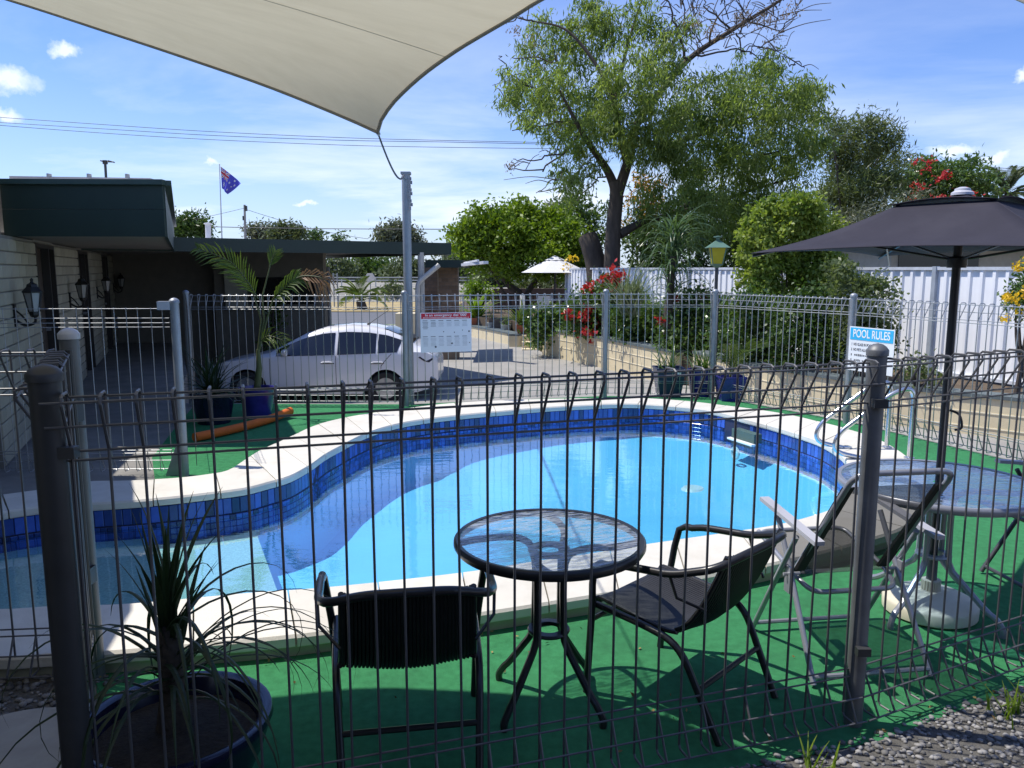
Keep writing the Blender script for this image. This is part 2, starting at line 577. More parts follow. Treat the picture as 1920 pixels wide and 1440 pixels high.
mb = MB()                            # concrete driveway, rising gently to the right
def drive_z(x): return -0.75 + 0.03 * (x + 3)
mb.grid([[(x, y, drive_z(x)) for x in (-16, -8, -3, 2, 7, 12)] for y in np.linspace(10.25, 34.5, 8)])
edge_ = [(5.3, 4.9), (5.02, 5.95), (3.92, 8.95), (2.9, 10.25)]
rows = [[(x, y, drive_z(x)), ((x + 12) / 2, y, drive_z((x + 12) / 2)), (12, y, drive_z(12))] for x, y in [(5.4, 3.5)] + edge_]
mb.grid(rows)
structure(mb, "driveway", m_drive)

outer = [(-7.5, -3), (7.5, -3), (7.5, 4.6), (5.35, 4.9), (5.08, 5.95), (3.97, 8.95), (2.85, 10.80), (1.25, 10.88), (-1.3, 10.25), (-4.3, 10.30), (-7.5, 10.3)]
tri = tessellate_polygon([[Vector((x, y, 0)) for x, y in outer], [Vector((p.x, p.y, 0)) for p in mid]])
allp = [(x, y, -0.006) for x, y in outer] + [(p.x, p.y, -0.006) for p in mid]
mb = MB()
mb.add(allp, [tuple(t) for t in tri])
n = len(outer)
mb.add([(x, y, -0.006) for x, y in outer] + [(x, y, -1.3) for x, y in outer], [(i, n + i, n + (i + 1) % n, (i + 1) % n) for i in range(n)])
structure(mb, "pool_terrace", m_concrete)

far_left = [mid[I_FAR + 3], lev(290, 897), lev(285, 858), lev(330, 800), B0 + Vector((0.0, 0.12, 0)), B1 + Vector((0, 0.13, 0)), B2 + Vector((0, 0.12, 0)),
            B3 + Vector((0.08, 0.1, 0)), B4 + Vector((0.1, 0.05, 0)), B5 + Vector((0.1, 0.03, 0)), Vector((5.3, 4.78, 0)), P3 + Vector((1.4, 0.55, 0)), P3 + Vector((0.06, -0.10, 0)),
            P2 + Vector((0.05, -0.115, 0)), P1 + Vector((0.25, -0.03, 0)), lev(190, 1440), lev(178, 1240), mid[I_NEAR]]
ring = [mid[i] for i in range(I_NEAR - 1, I_FAR + 3, -1)]
poly = [Vector((p.x, p.y, 0)) for p in far_left] + ring
mb = MB()
mb.add([(p.x, p.y, 0.0) for p in poly], [tuple(t) for t in tessellate_polygon([poly])])
structure(mb, "green_deck", m_green)

# gravel in front of the near fence, and in the left corner
mb = MB()
mb.add([(p[0], p[1], 0.0) for p in [(-7, -2.8), (7, -2.8), (7, 4.4), (P3.x, P3.y - 0.12), (P2.x, P2.y - 0.14), (P1.x + 0.2, P1.y - 0.06), (-1.75, 2.2), (-2.0, 3.36), (-3.3, 3.38), (-7, 3.2)]],
       [(0, 1, 2, 3, 4, 5, 6, 7, 8, 9)])
structure(mb, "gravel_bed", m_gravel)

def gravel():
    ico = [(0, 0, 1), (.894, 0, .447), (.276, .851, .447), (-.724, .526, .447), (-.724, -.526, .447), (.276, -.851, .447), (.724, .526, -.447), (-.276, .851, -.447), (-.894, 0, -.447), (-.276, -.851, -.447), (.724, -.526, -.447), (0, 0, -1)]
    icf = [(0, 1, 2), (0, 2, 3), (0, 3, 4), (0, 4, 5), (0, 5, 1), (1, 6, 2), (2, 7, 3), (3, 8, 4), (4, 9, 5), (5, 10, 1), (6, 7, 2), (7, 8, 3), (8, 9, 4), (9, 10, 5), (10, 6, 1), (11, 7, 6), (11, 8, 7), (11, 9, 8), (11, 10, 9), (11, 6, 10)]
    ico = np.array(ico); icf = np.array(icf)
    pts = []
    while len(pts) < 9500:
        x = random.uniform(0.2, 3.6); y = random.uniform(1.6, 4.0)
        d = Vector((x, y, 0)) - P2
        e = (P2 - P1) if x < P2.x else (P3 - P2)
        side = e.x * d.y - e.y * d.x
        lim = -0.10 * e.length + random.gauss(0, 0.035)
        if side > lim:
            continue
        pts.append((x, y, random.uniform(0.005, 0.013)))
    while len(pts) < 11500:
        x = random.uniform(-3.4, -1.72); y = random.uniform(2.0, 3.42)
        if y < 2.3 and x < -1.6 and (x + 2.05) ** 2 + (y - 2.05) ** 2 < 0.2:
            continue
        pts.append((x, y, random.uniform(0.006, 0.018)))
    V = []; F = []
    for i, (x, y, r) in enumerate(pts):
        s = np.array([r * random.uniform(.8, 1.4), r * random.uniform(.8, 1.3), r * random.uniform(.5, .9)])
        a = random.uniform(0, 6.28); c, sn = math.cos(a), math.sin(a)
        v = ico * rng.uniform(0.78, 1.2, (12, 1)) * s
        v = np.stack([v[:, 0] * c - v[:, 1] * sn + x, v[:, 0] * sn + v[:, 1] * c + y, v[:, 2] + r * 0.35], 1)
        V.append(v); F.append(icf + 12 * i)
    o = np_mesh("gravel", np.concatenate(V), np.concatenate(F), m_stone)
    o['kind'] = 'stuff'
    o['label'] = "loose grey gravel in front of the pool fence"


gravel()

# ------------------------------------------------------------------ swimming pool
pool = thing("swimming_pool", "kidney shaped blue swimming pool with cream coping and mosaic tile band", "swimming pool", (0.3, 6.2, 0))


def loop_len(pts):
    s = [0.0]
    for i in range(len(pts)):
        s.append(s[-1] + (pts[(i + 1) % len(pts)] - pts[i]).length)
    return s


SIN = loop_len(inC)
TOT = SIN[-1]


def on_inner(s):
    s %= TOT
    lo, hi = 0, NP
    while hi - lo > 1:
        m = (lo + hi) // 2
        if SIN[m] <= s: lo = m
        else: hi = m
    a, b = inC[lo], inC[(lo + 1) % NP]
    t = (s - SIN[lo]) / max(SIN[lo + 1] - SIN[lo], 1e-6)
    d = (b - a).normalized()
    oa, ob = outC[lo], outC[(lo + 1) % NP]
    return a.lerp(b, t), d, oa.lerp(ob, t)


# coping pavers, each a stone of its own
npav = int(round(TOT / 0.46))
for k in range(npav):
    s0 = TOT * k / npav + 0.0045; s1 = TOT * (k + 1) / npav - 0.0045
    m = 6
    top_in, top_out = [], []
    for j in range(m + 1):
        p, d, q = on_inner(s0 + (s1 - s0) * j / m)
        top_in.append(p); top_out.append(q)
    mb = MB()
    h = 0.058
    dz = random.uniform(-0.002, 0.002)
    rows = []
    for a, b in zip(top_in, top_out):
        w = (b - a); L_ = w.length; w = w / L_
        z0, z1 = ZC - h + dz, ZC + dz
        prof = [(0.004, z0), (0.0, z0 + 0.012), (0.0, z1 - 0.014), (0.012, z1), (L_ - 0.012, z1), (L_, z1 - 0.014), (L_, z0 + 0.005), (L_ - 0.004, z0)]
        rows.append([(a.x + w.x * r, a.y + w.y * r, z) for r, z in prof])
    mb.grid(rows, closed=True)
    e = len(mb.v)
    mb.f.append(tuple(range(7, -1, -1))); mb.m.append(0)
    mb.f.append(tuple(range(e - 8, e))); mb.m.append(0)
    mb.build("coping_paver", m_cope, pool, smooth=False)

# bond beam under the pavers, seen on the deck side
mb = MB()
rows = []
for a, b in zip(inC, outC):
    w = (b - a).normalized()
    c = b - w * 0.025; d = a + w * 0.03
    rows.append([(c.x, c.y, -0.05), (c.x, c.y, ZC - 0.0585), (d.x, d.y, ZC - 0.0585)])
rows.append(rows[0])
mb.grid(rows)
mb.build("bond_beam", m_beam, pool)

# shell: walls behind the tiles and down to the floor
FLOOR = -0.54
mb = MB()
rows = []
for a, b in zip(inC, outC):
    w = (b - a).normalized() * 0.022
    p = a + w
    rows.append([(p.x, p.y, ZC - 0.06), (p.x, p.y, -0.30)])
rows.append(rows[0])
mb.grid(rows)
mb.build("tile_bed", m_grout, pool)
mb = MB()
rows = []
for a, b in zip(inC, outC):
    w = (b - a).normalized() * 0.016
    p = a + w
    k = min(max((a.x + 0.9) / 1.4, 0.0), 1.0) if a.y > 5.2 or a.x > 0.6 else 0.25   # the sides shelve gently away from the shallow end
    k = 0.25 + 0.75 * k
    n_ = (b - a).normalized()
    rows.append([(p.x, p.y, -0.29)] + [(a.x - n_.x * d_ * k, a.y - n_.y * d_ * k, -0.29 + (FLOOR + 0.29) * h_) for d_, h_ in ((0.06, .10), (0.30, .42), (0.62, .78), (0.95, .96), (1.10, 1.0))])
rows.append(rows[0])
mb.grid(rows)
low = [Vector((r[5][0], r[5][1], 0)) for r in rows[:-1]]
mb.build("pool_shell", m_poolpaint, pool, smooth=True)
mb = MB()
mb.add([(p.x, p.y, FLOOR) for p in low], [tuple(t) for t in tessellate_polygon([low])])
mb.build("pool_floor", m_poolpaint, pool)

# shallow ledge in the tail, and one step inside it
def ledge(xs, zt, name):
    (xa, ya), (xb, yb) = xs
    mb = MB()
    pl = [(xa, ya), (xb, yb), (-4.6, yb), (-4.6, ya)]
    mb.prism([(x, y) for x, y in pl][::-1], FLOOR + 0.02, zt)
    return mb.build(name, m_pebble, pool)


def clip_to_pool(poly, inset=0.02):
    """keep the part of a convex ledge outline that lies inside the pool wall"""
    import mathutils
    from mathutils.geometry import intersect_line_line_2d
    return poly


def pool_poly(test):
    pts = []
    for i in range(NP):
        a = inC[i]; b = inC[(i + 1) % NP]
        ia, ib = test(a) > 0, test(b) > 0
        if ia: pts.append(a)
        if ia != ib:
            t = test(a) / (test(a) - test(b))
            pts.append(a.lerp(b, t))
    return pts


def edge_test(p, q):
    p = Vector(p); q = Vector(q)
    d = q - p
    return lambda v: -(d.x * (v.y - p.y) - d.y * (v.x - p.x))


E1a, E1b = lev(488, 1020, -0.24), lev(520, 1108, -0.24)
for (pa, pb, zt, nm) in [(E1a, E1b, -0.24, "shallow_ledge"), (lev(272, 1020, -0.18), lev(300, 1130, -0.18), -0.18, "entry_step")]:
    tst = edge_test((pa.x, pa.y), (pb.x, pb.y))
    if tst(Vector((-3.5, 4.6, 0))) < 0:
        f0 = tst; tst = (lambda f: (lambda v: -f(v)))(f0)
    pl = pool_poly(tst)
    mb = MB()
    mb.prism([(p.x, p.y) for p in pl], FLOOR + 0.02, zt)
    mb.build(nm, m_pebble, pool)

# mosaic tiles: a tall course above four courses of small squares
def tile_mesh(w, h, name, t=0.008):
    mb = MB()
    b = 0.003
    mb.grid([[(-w / 2, 0, -h / 2), (-w / 2, 0, h / 2), (w / 2, 0, h / 2), (w / 2, 0, -h / 2)],
             [(-w / 2, -t + b, -h / 2), (-w / 2, -t + b, h / 2), (w / 2, -t + b, h / 2), (w / 2, -t + b, -h / 2)],
             [(-w / 2 + b, -t, -h / 2 + b), (-w / 2 + b, -t, h / 2 - b), (w / 2 - b, -t, h / 2 - b), (w / 2 - b, -t, -h / 2 + b)]], closed=True)
    mb.f.append((8, 9, 10, 11)); mb.m.append(0)
    return mb


SKIM_S = None
big = tile_mesh(0.058, 0.118, "tile")
small = tile_mesh(0.0435, 0.0435, "tile")
pos = []
nb = int(TOT / 0.062)
for k in range(nb):
    p, d, q = on_inner(TOT * (k + .5) / nb)
    pos.append((0, p, d, (q - p).normalized(), -0.014))
ns = int(TOT / 0.0465)
for r in range(5):
    for k in range(ns):
        p, d, q = on_inner(TOT * (k + .5) / ns)
        pos.append((1, p, d, (q - p).normalized(), -0.105 - 0.0465 * r))
skim = lev(1385, 800, -0.02)
def tile_mtx(p, d, o, z):
    nrm = Vector((d.y, -d.x, 0))
    if nrm.dot(o) < 0: nrm = -nrm
    x = Vector((nrm.y, -nrm.x, 0))
    base = p + nrm * 0.021
    yaw = random.uniform(-.012, .012); tip = random.uniform(-.015, .015)
    R = Matrix((x, nrm, Vector((0, 0, 1)))).transposed().to_4x4()
    return Matrix.Translation((base.x, base.y, z)) @ R @ Matrix.Rotation(yaw, 4, 'Z') @ Matrix.Rotation(tip, 4, 'X')
cand = []
for kind, p, d, o, z in pos:
    facing = -o.dot(Vector((p.x, p.y, 0)).normalized())
    dist = p.length
    u = p.x / (p.y * .99)
    if abs(u) > 0.66:
        facing = min(facing, 0)
    if (p - Vector((skim.x, skim.y, 0))).length < 0.23 and z > -0.2 and facing < -0.3:
        continue
    size = (0.06 * 0.118 if kind == 0 else 0.0435 ** 2) / (dist * dist) * max(-facing, 0) if z > -0.30 else 0
    cand.append((size, kind, p, d, o, z))
cand.sort(key=lambda c: -c[0])
meb, mes = mesh_of(big, "mosaic_tile", m_tile_o), mesh_of(small, "mosaic_tile", m_tile_o)
off = Matrix.Translation(-Vector(pool.location))
for c in cand[:300]:
    link_mesh("mosaic_tile", mes if c[1] else meb, pool, mtx=off @ tile_mtx(*c[2:]))
mb = MB()
for c in cand[300:]:
    T = tile_mtx(*c[2:])
    src = small if c[1] else big
    mb.add([T @ Vector(v) for v in src.v], src.f)
mb.build("mosaic_tiles", m_tile_i, pool, kind='stuff')

# skimmer box, return fitting, pale disc on the floor
mb = MB()
a, b = lev(1352, 797, 0.03), lev(1422, 818, 0.03)
dirn = (b - a).normalized(); nrm = Vector((-dirn.y, dirn.x, 0))
c = (a + b) / 2
R = Matrix((dirn, nrm, Vector((0, 0, 1)))).transposed()
mb.box(c + nrm * 0.10 + Vector((0, 0, -0.065)), (0.38, 0.10, 0.10), R)
mb.build("skimmer_box", M("skimmer_green", (0.05, 0.10, 0.09), 0.5), pool)
mb = MB()
mb.box(c + nrm * 0.03 + Vector((0, 0, -0.125)), (0.42, 0.05, 0.02), R)
mb.build("skimmer_weir", m_white, pool)
ret = lev(1378, 832, -0.2)
fit = MB()
fc = c - dirn * 0.05 + nrm * 0.0 + Vector((0, 0, -0.26))
fit.tube([fc + (dirn * math.cos(t) + Vector((0, 0, 1)) * math.sin(t)) * 0.06 for t in np.linspace(0, 2 * math.pi, 24, endpoint=False)], 0.014, 6, closed=True)
fit.build("return_fitting", m_white, pool)
mb = MB()
dc = lev(1300, 918, FLOOR)
mb.lathe([(0.0, 0.03), (0.10, 0.026), (0.13, 0.0)], 20, (dc.x, dc.y, FLOOR))
mb.build("pale_floor_disc", m_white, pool)

mb = MB()
wl = [a + (b - a).normalized() * 0.02 for a, b in zip(inC, outC)]
mb.add([(p.x, p.y, ZW) for p in wl], [tuple(t) for t in tessellate_polygon([wl])])
structure(mb, "water", m_water)

# ladder hand rails
lad = thing("pool_ladder", "pair of shiny curved hand rails rising from the coping at the pool edge", "pool ladder", (3.2, 6.9, ZC))
m_chrome = M("stainless_tube", (0.62, 0.63, 0.65), 0.22, metal=0.9, var=0.05)
for dy in (-0.20, 0.22):
    mb = MB()
    y = 6.93 + dy
    pts = arc_pts([(3.47, y, ZC - 0.02), (3.47, y, 0.74), (3.30, y, 0.70), (2.83, y, 0.33), (2.80, y, 0.17), (3.12, y, ZC - 0.01)], 0.12, 6)
    mb.tube(pts, 0.021, 10)
    rl = mb.build("hand_rail", m_chrome, lad, smooth=True)
    mb = MB()
    mb.lathe([(0.045, 0.0), (0.045, 0.012), (0.024, 0.02)], 14, (3.47, y, ZC))
    mb.lathe([(0.045, 0.0), (0.045, 0.012), (0.024, 0.02)], 14, (3.10, y, ZC))
    mb.build("anchor_flange", m_chrome, rl, smooth=True)

# ------------------------------------------------------------------ wire pool fences
def loop_profile(zt, zb):
    return [(0.0, zt - 0.155), (0.074, zt - 0.022), (0.072, zt - 0.004), (0.060, zt + 0.002), (0.012, zt + 0.002), (0.0, zt - 0.010), (0.0, zb + 0.012), (0.010, zb), (0.060, zb - 0.002), (0.074, zb + 0.010), (0.0, zb + 0.155)]


def fence_panel(parent, A, B, outward, spacing, mat, zt=1.425, zb=0.045, r=0.0044, single=True, gap=0.05, loops=(True, True), droop=0.0, seg=6):
    A = Vector(A); B = Vector(B)
    d = (B - A); L_ = d.length; d.normalize()
    o = Vector((d.y, -d.x, 0)) * (1 if outward > 0 else -1)
    n = max(2, int(round((L_ - 2 * gap) / spacing)))
    prof = loop_profile(zt, zb)
    if not loops[0]: prof = [(0, zt)] + prof[6:]
    if not loops[1]: prof = prof[:-5 if loops[0] else -5] + [(0, zb)]
    def bar(base):
        mb = MB()
        mb.tube([base + o * q + Vector((0, 0, z)) for q, z in prof], r, seg)
        return mb
    if single:
        mb = MB()
        mb.tube([o * q + Vector((0, 0, z)) for q, z in prof], r, seg)
        me = mesh_of(mb, "vertical_wire", mat)
        for k in range(n + 1):
            p = A + d * (gap + (L_ - 2 * gap) * k / n) - ORG[parent.name]
            ob = link_mesh("vertical_wire", me, parent, loc=p)
            ob.rotation_euler = (random.gauss(0, 0.0035), random.gauss(0, 0.0035), 0)
    mb = MB()
    rails = [(0.0, zt - 0.012), (0.074, zt - 0.016), (0.042, zt - 0.085), (0.004, zt - 0.158), (-0.004, zt - 0.185), (-0.004, zb + 0.185), (0.004, zb + 0.158), (0.042, zb + 0.085), (0.072, zb + 0.004)]
    if not loops[1]: rails = rails[:6]
    if not loops[0]: rails = [(0, zt - 0.012), (0, zt - 0.09), (0, zt - 0.13), (0, zt - 0.165)] + rails[5:]
    allm = MB()
    for i, (q, z) in enumerate(rails):
        mb = MB()
        mb.tube([A + d * 0.0 + o * q + Vector((0, 0, z)), A + d * L_ * 0.5 + o * q + Vector((0, 0, z - droop)), B + o * q + Vector((0, 0, z))], r * 0.85, seg)
        if single:
            mb.build("horizontal_wire", mat, parent, smooth=True)
        else:
            allm.add(mb.v, mb.f)
    if not single:
        for k in range(n + 1):
            bb = bar(A + d * (gap + (L_ - 2 * gap) * k / n))
            allm.add(bb.v, bb.f)
        allm.build("wire_mesh", mat, parent, smooth=True, kind='stuff')


def fence_post(parent, p, r, h, mat, capmat=None, foot=None, top=None, name="post"):
    mb = MB()
    p = Vector(p)
    t = Vector(top) if top is not None else p + Vector((0, 0, h))
    mb.tube([p + Vector((0, 0, -0.02)), t - Vector((0, 0, 0.012))], r, 18)
    po = mb.build(name, mat, parent, smooth=True)
    mb = MB()
    mb.lathe([(r * 1.0, -0.032), (r * 1.13, -0.031), (r * 1.14, -0.012), (r * 1.08, -0.008), (r * 0.85, 0.002), (r * 0.5, 0.010), (0.0, 0.014)], 18, t)
    mb.build("post_cap", capmat or mat, po, smooth=True)
    return po


M("front_post_grey", (0.15, 0.155, 0.16), 0.5, metal=0.3, var=0.2, scale=7, dirt=(0.08, 0.08, 0.08), dscale=5)
front = thing("pool_fence", "dark loop-top wire pool fence across the front, nearest the viewer", "fence", P1)
fence_panel(front, P1, P2, +1, 0.0885, m_wire_dark)
fence_panel(front, P2, P3, +1, 0.0885, m_wire_dark)
fence_post(front, P1, 0.040, 1.49, m_post_dark)
fence_post(front, P2, 0.034, 1.47, MATS['front_post_grey'])
fence_post(front, P3, 0.034, 1.47, m_post_dark)
for z in (1.27, 0.32):
    mb = MB(); mb.box(P2 + Vector((0.0, -0.045, z)), (0.05, 0.03, 0.03)); mb.build("panel_clamp", m_post_dark, front)
    mb = MB(); mb.box(P1 + Vector((0.05, -0.01, z)), (0.05, 0.03, 0.03)); mb.build("panel_clamp", m_post_dark, front)

gate = thing("pool_gate", "loop-top wire gate panel running away between two grey posts", "gate", GP)
fence_panel(gate, P1 + (GP - P1) * 0.06, P1 + (GP - P1) * 0.95, -1, 0.085, m_wire_dark)
mb = MB()
mb.tube([P1 + (GP - P1) * 0.94 + Vector((0, 0, 0.05)), P1 + (GP - P1) * 0.94 + Vector((0, 0, 1.43))], 0.013, 8)
mb.build("gate_stile", m_post_dark, gate, smooth=True)
mb = MB()
mb.box(P1 + (GP - P1) * 0.965 + Vector((0, 0, 1.18)), (0.05, 0.05, 0.09)); mb.build("gate_latch", m_black, gate)
mb = MB(); mb.box(P1 + (GP - P1) * 0.965 + Vector((0, 0, 0.48)), (0.05, 0.05, 0.07)); mb.build("gate_stop", m_black, gate)

sidep = thing("pool_fence", "short wire fence panel from the gate post towards the motel wall", "fence", GP)
fence_panel(sidep, GP, Vector((-3.55, 3.05, 0)), -1, 0.09, m_wire_dark)
fence_post(sidep, GP, 0.037, 1.50, M("shaded_steel_post", (0.13, 0.14, 0.145), 0.5, metal=0.3, var=0.15), capmat=M("cap_grey", (0.42, 0.43, 0.45), 0.4))  # gate post steel coloured darker to stand for the shade on it

midf = thing("pool_fence", "shiny wire panel with flat top standing in front of the motel doors", "fence", Q3)
fence_panel(midf, Vector((-4.75, 6.50, 0)), Q3 + Vector((-0.05, 0, 0)), -1, 0.1, m_wire, zt=1.435, zb=0.04, loops=(False, True), r=0.0034)
fence_post(midf, Q3, 0.037, 1.50, m_post)
mb = MB()
mb.add([(Q3.x - .04, Q3.y - .01, 0), (Q3.x - .16, Q3.y - .01, 0), (Q3.x - .04, Q3.y - .01, .30), (Q3.x - .04, Q3.y + .01, 0), (Q3.x - .16, Q3.y + .01, 0), (Q3.x - .04, Q3.y + .01, .30)], [(0, 1, 2), (3, 5, 4), (0, 2, 5, 3), (1, 4, 5, 2), (0, 3, 4, 1)])
mb.build("foot_plate", m_post, midf)
mb = MB()
mb.box(Q3 + Vector((-0.075, -0.02, 1.45)), (0.10, 0.05, 0.07))
mb.build("latch", M("latch_grey", (0.5, 0.52, 0.54), 0.35), midf)

backf = thing("pool_fence", "long loop-top wire fence along the far side of the pool towards the driveway", "fence", B2)
fence_panel(backf, Q3 + Vector((0.06, 0.12, 0)), B0, -1, 0.1, m_wire_dark, single=False, seg=5, loops=(False, False), r=0.003)
fence_panel(backf, B0, B1, -1, 0.1, m_wire, single=False, seg=5, r=0.0045)
fence_panel(backf, B1, B2, -1, 0.1, m_wire, single=False, seg=5, r=0.005)
fence_panel(backf, B2, B3, -1, 0.1, m_wire, single=False, seg=5, r=0.005)
for p in (B0, B1, B2):
    fence_post(backf, p, 0.036, 1.47, m_post)
rightf = thing("pool_fence", "loop-top wire fence coming back along the right side before the cream wall", "fence", B4)
fence_panel(rightf, B3, B4, -1, 0.1, m_wire, single=False, seg=5, r=0.005)
fence_panel(rightf, B4, B5, -1, 0.1, m_wire, single=False, seg=5, r=0.005)
for p in (B3, B4, B5):
    fence_post(rightf, p, 0.036, 1.47, m_post)
# ------------------------------------------------------------------ poolside furniture
m_rattan = M("black_woven_strap", (0.014, 0.014, 0.015), 0.42, var=0.25, scale=30, spec=0.45)
m_frame = M("black_painted_tube", (0.020, 0.020, 0.021), 0.30, var=0.15, scale=10, spec=0.5)
m_alu = M("grey_painted_tube", (0.30, 0.31, 0.34), 0.32, metal=0.35, var=0.08, scale=9)
m_arm = M("pale_grey_armrest", (0.40, 0.40, 0.43), 0.45, var=0.06)
m_canopy = M("charcoal_canopy_cloth", (0.036, 0.034, 0.046), 0.85, var=0.10, scale=5, bump=0.15, bscale=300, spec=0.2, dirt=(0.055, 0.052, 0.062), dscale=2.5, damt=0.4)
m_baseplastic = M("beige_plastic", (0.62, 0.57, 0.44), 0.5, var=0.08, scale=5, dirt=(0.4, 0.36, 0.27), dscale=4, damt=0.3)


def mesh_cloth(name, col, openness):
    m = bpy.data.materials.new(name)
    m.use_nodes = True
    nt = m.node_tree; N = nt.nodes.new; L = nt.links.new
    b = nt.nodes["Principled BSDF"]; out = nt.nodes["Material Output"]
    b.inputs["Base Color"].default_value = (*col, 1); b.inputs["Roughness"].default_value = 0.7
    tr = N("ShaderNodeBsdfTransparent")
    ms = N("ShaderNodeMixShader"); ms.inputs[0].default_value = openness
    L(b.outputs[0], ms.inputs[1]); L(tr.outputs[0], ms.inputs[2]); L(ms.outputs[0], out.inputs[0])
    return m


m_sling = mesh_cloth("charcoal_mesh_sling", (0.026, 0.025, 0.025), 0.29)


def glass_top(name, tint, refl, bump, stretch):
    m = bpy.data.materials.new(name)
    m.use_nodes = True
    nt = m.node_tree; N = nt.nodes.new; L = nt.links.new
    nt.nodes.clear()
    out = N("ShaderNodeOutputMaterial")
    tc = N("ShaderNodeTexCoord"); mp = N("ShaderNodeMapping"); mp.inputs["Scale"].default_value = stretch
    L(tc.outputs["Object"], mp.inputs[0])
    nz = N("ShaderNodeTexNoise"); nz.inputs["Scale"].default_value = 34; nz.inputs["Detail"].default_value = 2; nz.inputs["Distortion"].default_value = 0.8
    L(mp.outputs[0], nz.inputs["Vector"])
    bp = N("ShaderNodeBump"); bp.inputs["Strength"].default_value = bump; bp.inputs["Distance"].default_value = 0.008
    L(nz.outputs["Fac"], bp.inputs["Height"])
    tr = N("ShaderNodeBsdfTransparent"); tr.inputs[0].default_value = (*tint, 1)
    gl = N("ShaderNodeBsdfGlossy"); gl.inputs["Roughness"].default_value = 0.06
    L(bp.outputs[0], gl.inputs["Normal"])
    df = N("ShaderNodeBsdfTranslucent"); df.inputs[0].default_value = (0.86, 0.90, 0.96, 1)
    dd = N("ShaderNodeBsdfDiffuse"); dd.inputs[0].default_value = (0.80, 0.85, 0.92, 1)
    m0 = N("ShaderNodeMixShader"); m0.inputs[0].default_value = 0.5
    L(df.outputs[0], m0.inputs[1]); L(dd.outputs[0], m0.inputs[2])
    m1 = N("ShaderNodeMixShader")
    rp = N("ShaderNodeMapRange"); rp.inputs["From Min"].default_value = 0.40; rp.inputs["From Max"].default_value = 0.62
    rp.inputs["To Min"].default_value = 0.08; rp.inputs["To Max"].default_value = 0.62
    L(nz.outputs["Fac"], rp.inputs["Value"]); L(rp.outputs[0], m1.inputs[0])
    L(tr.outputs[0], m1.inputs[1]); L(m0.outputs[0], m1.inputs[2])
    fr = N("ShaderNodeFresnel"); fr.inputs["IOR"].default_value = 1.5
    mu = N("ShaderNodeMath"); mu.operation = 'MULTIPLY'; mu.inputs[1].default_value = refl
    L(fr.outputs[0], mu.inputs[0])
    m2 = N("ShaderNodeMixShader")
    L(mu.outputs[0], m2.inputs[0]); L(m1.outputs[0], m2.inputs[1]); L(gl.outputs[0], m2.inputs[2])
    L(m2.outputs[0], out.inputs[0])
    return m


m_glass = glass_top("rippled_table_glass", (0.90, 0.95, 0.97), 1.9, 0.9, (0.40, 1.8, 1))
m_glass2 = glass_top("frosted_table_glass", (0.60, 0.78, 0.97), 2.4, 0.5, (0.5, 1.4, 1))


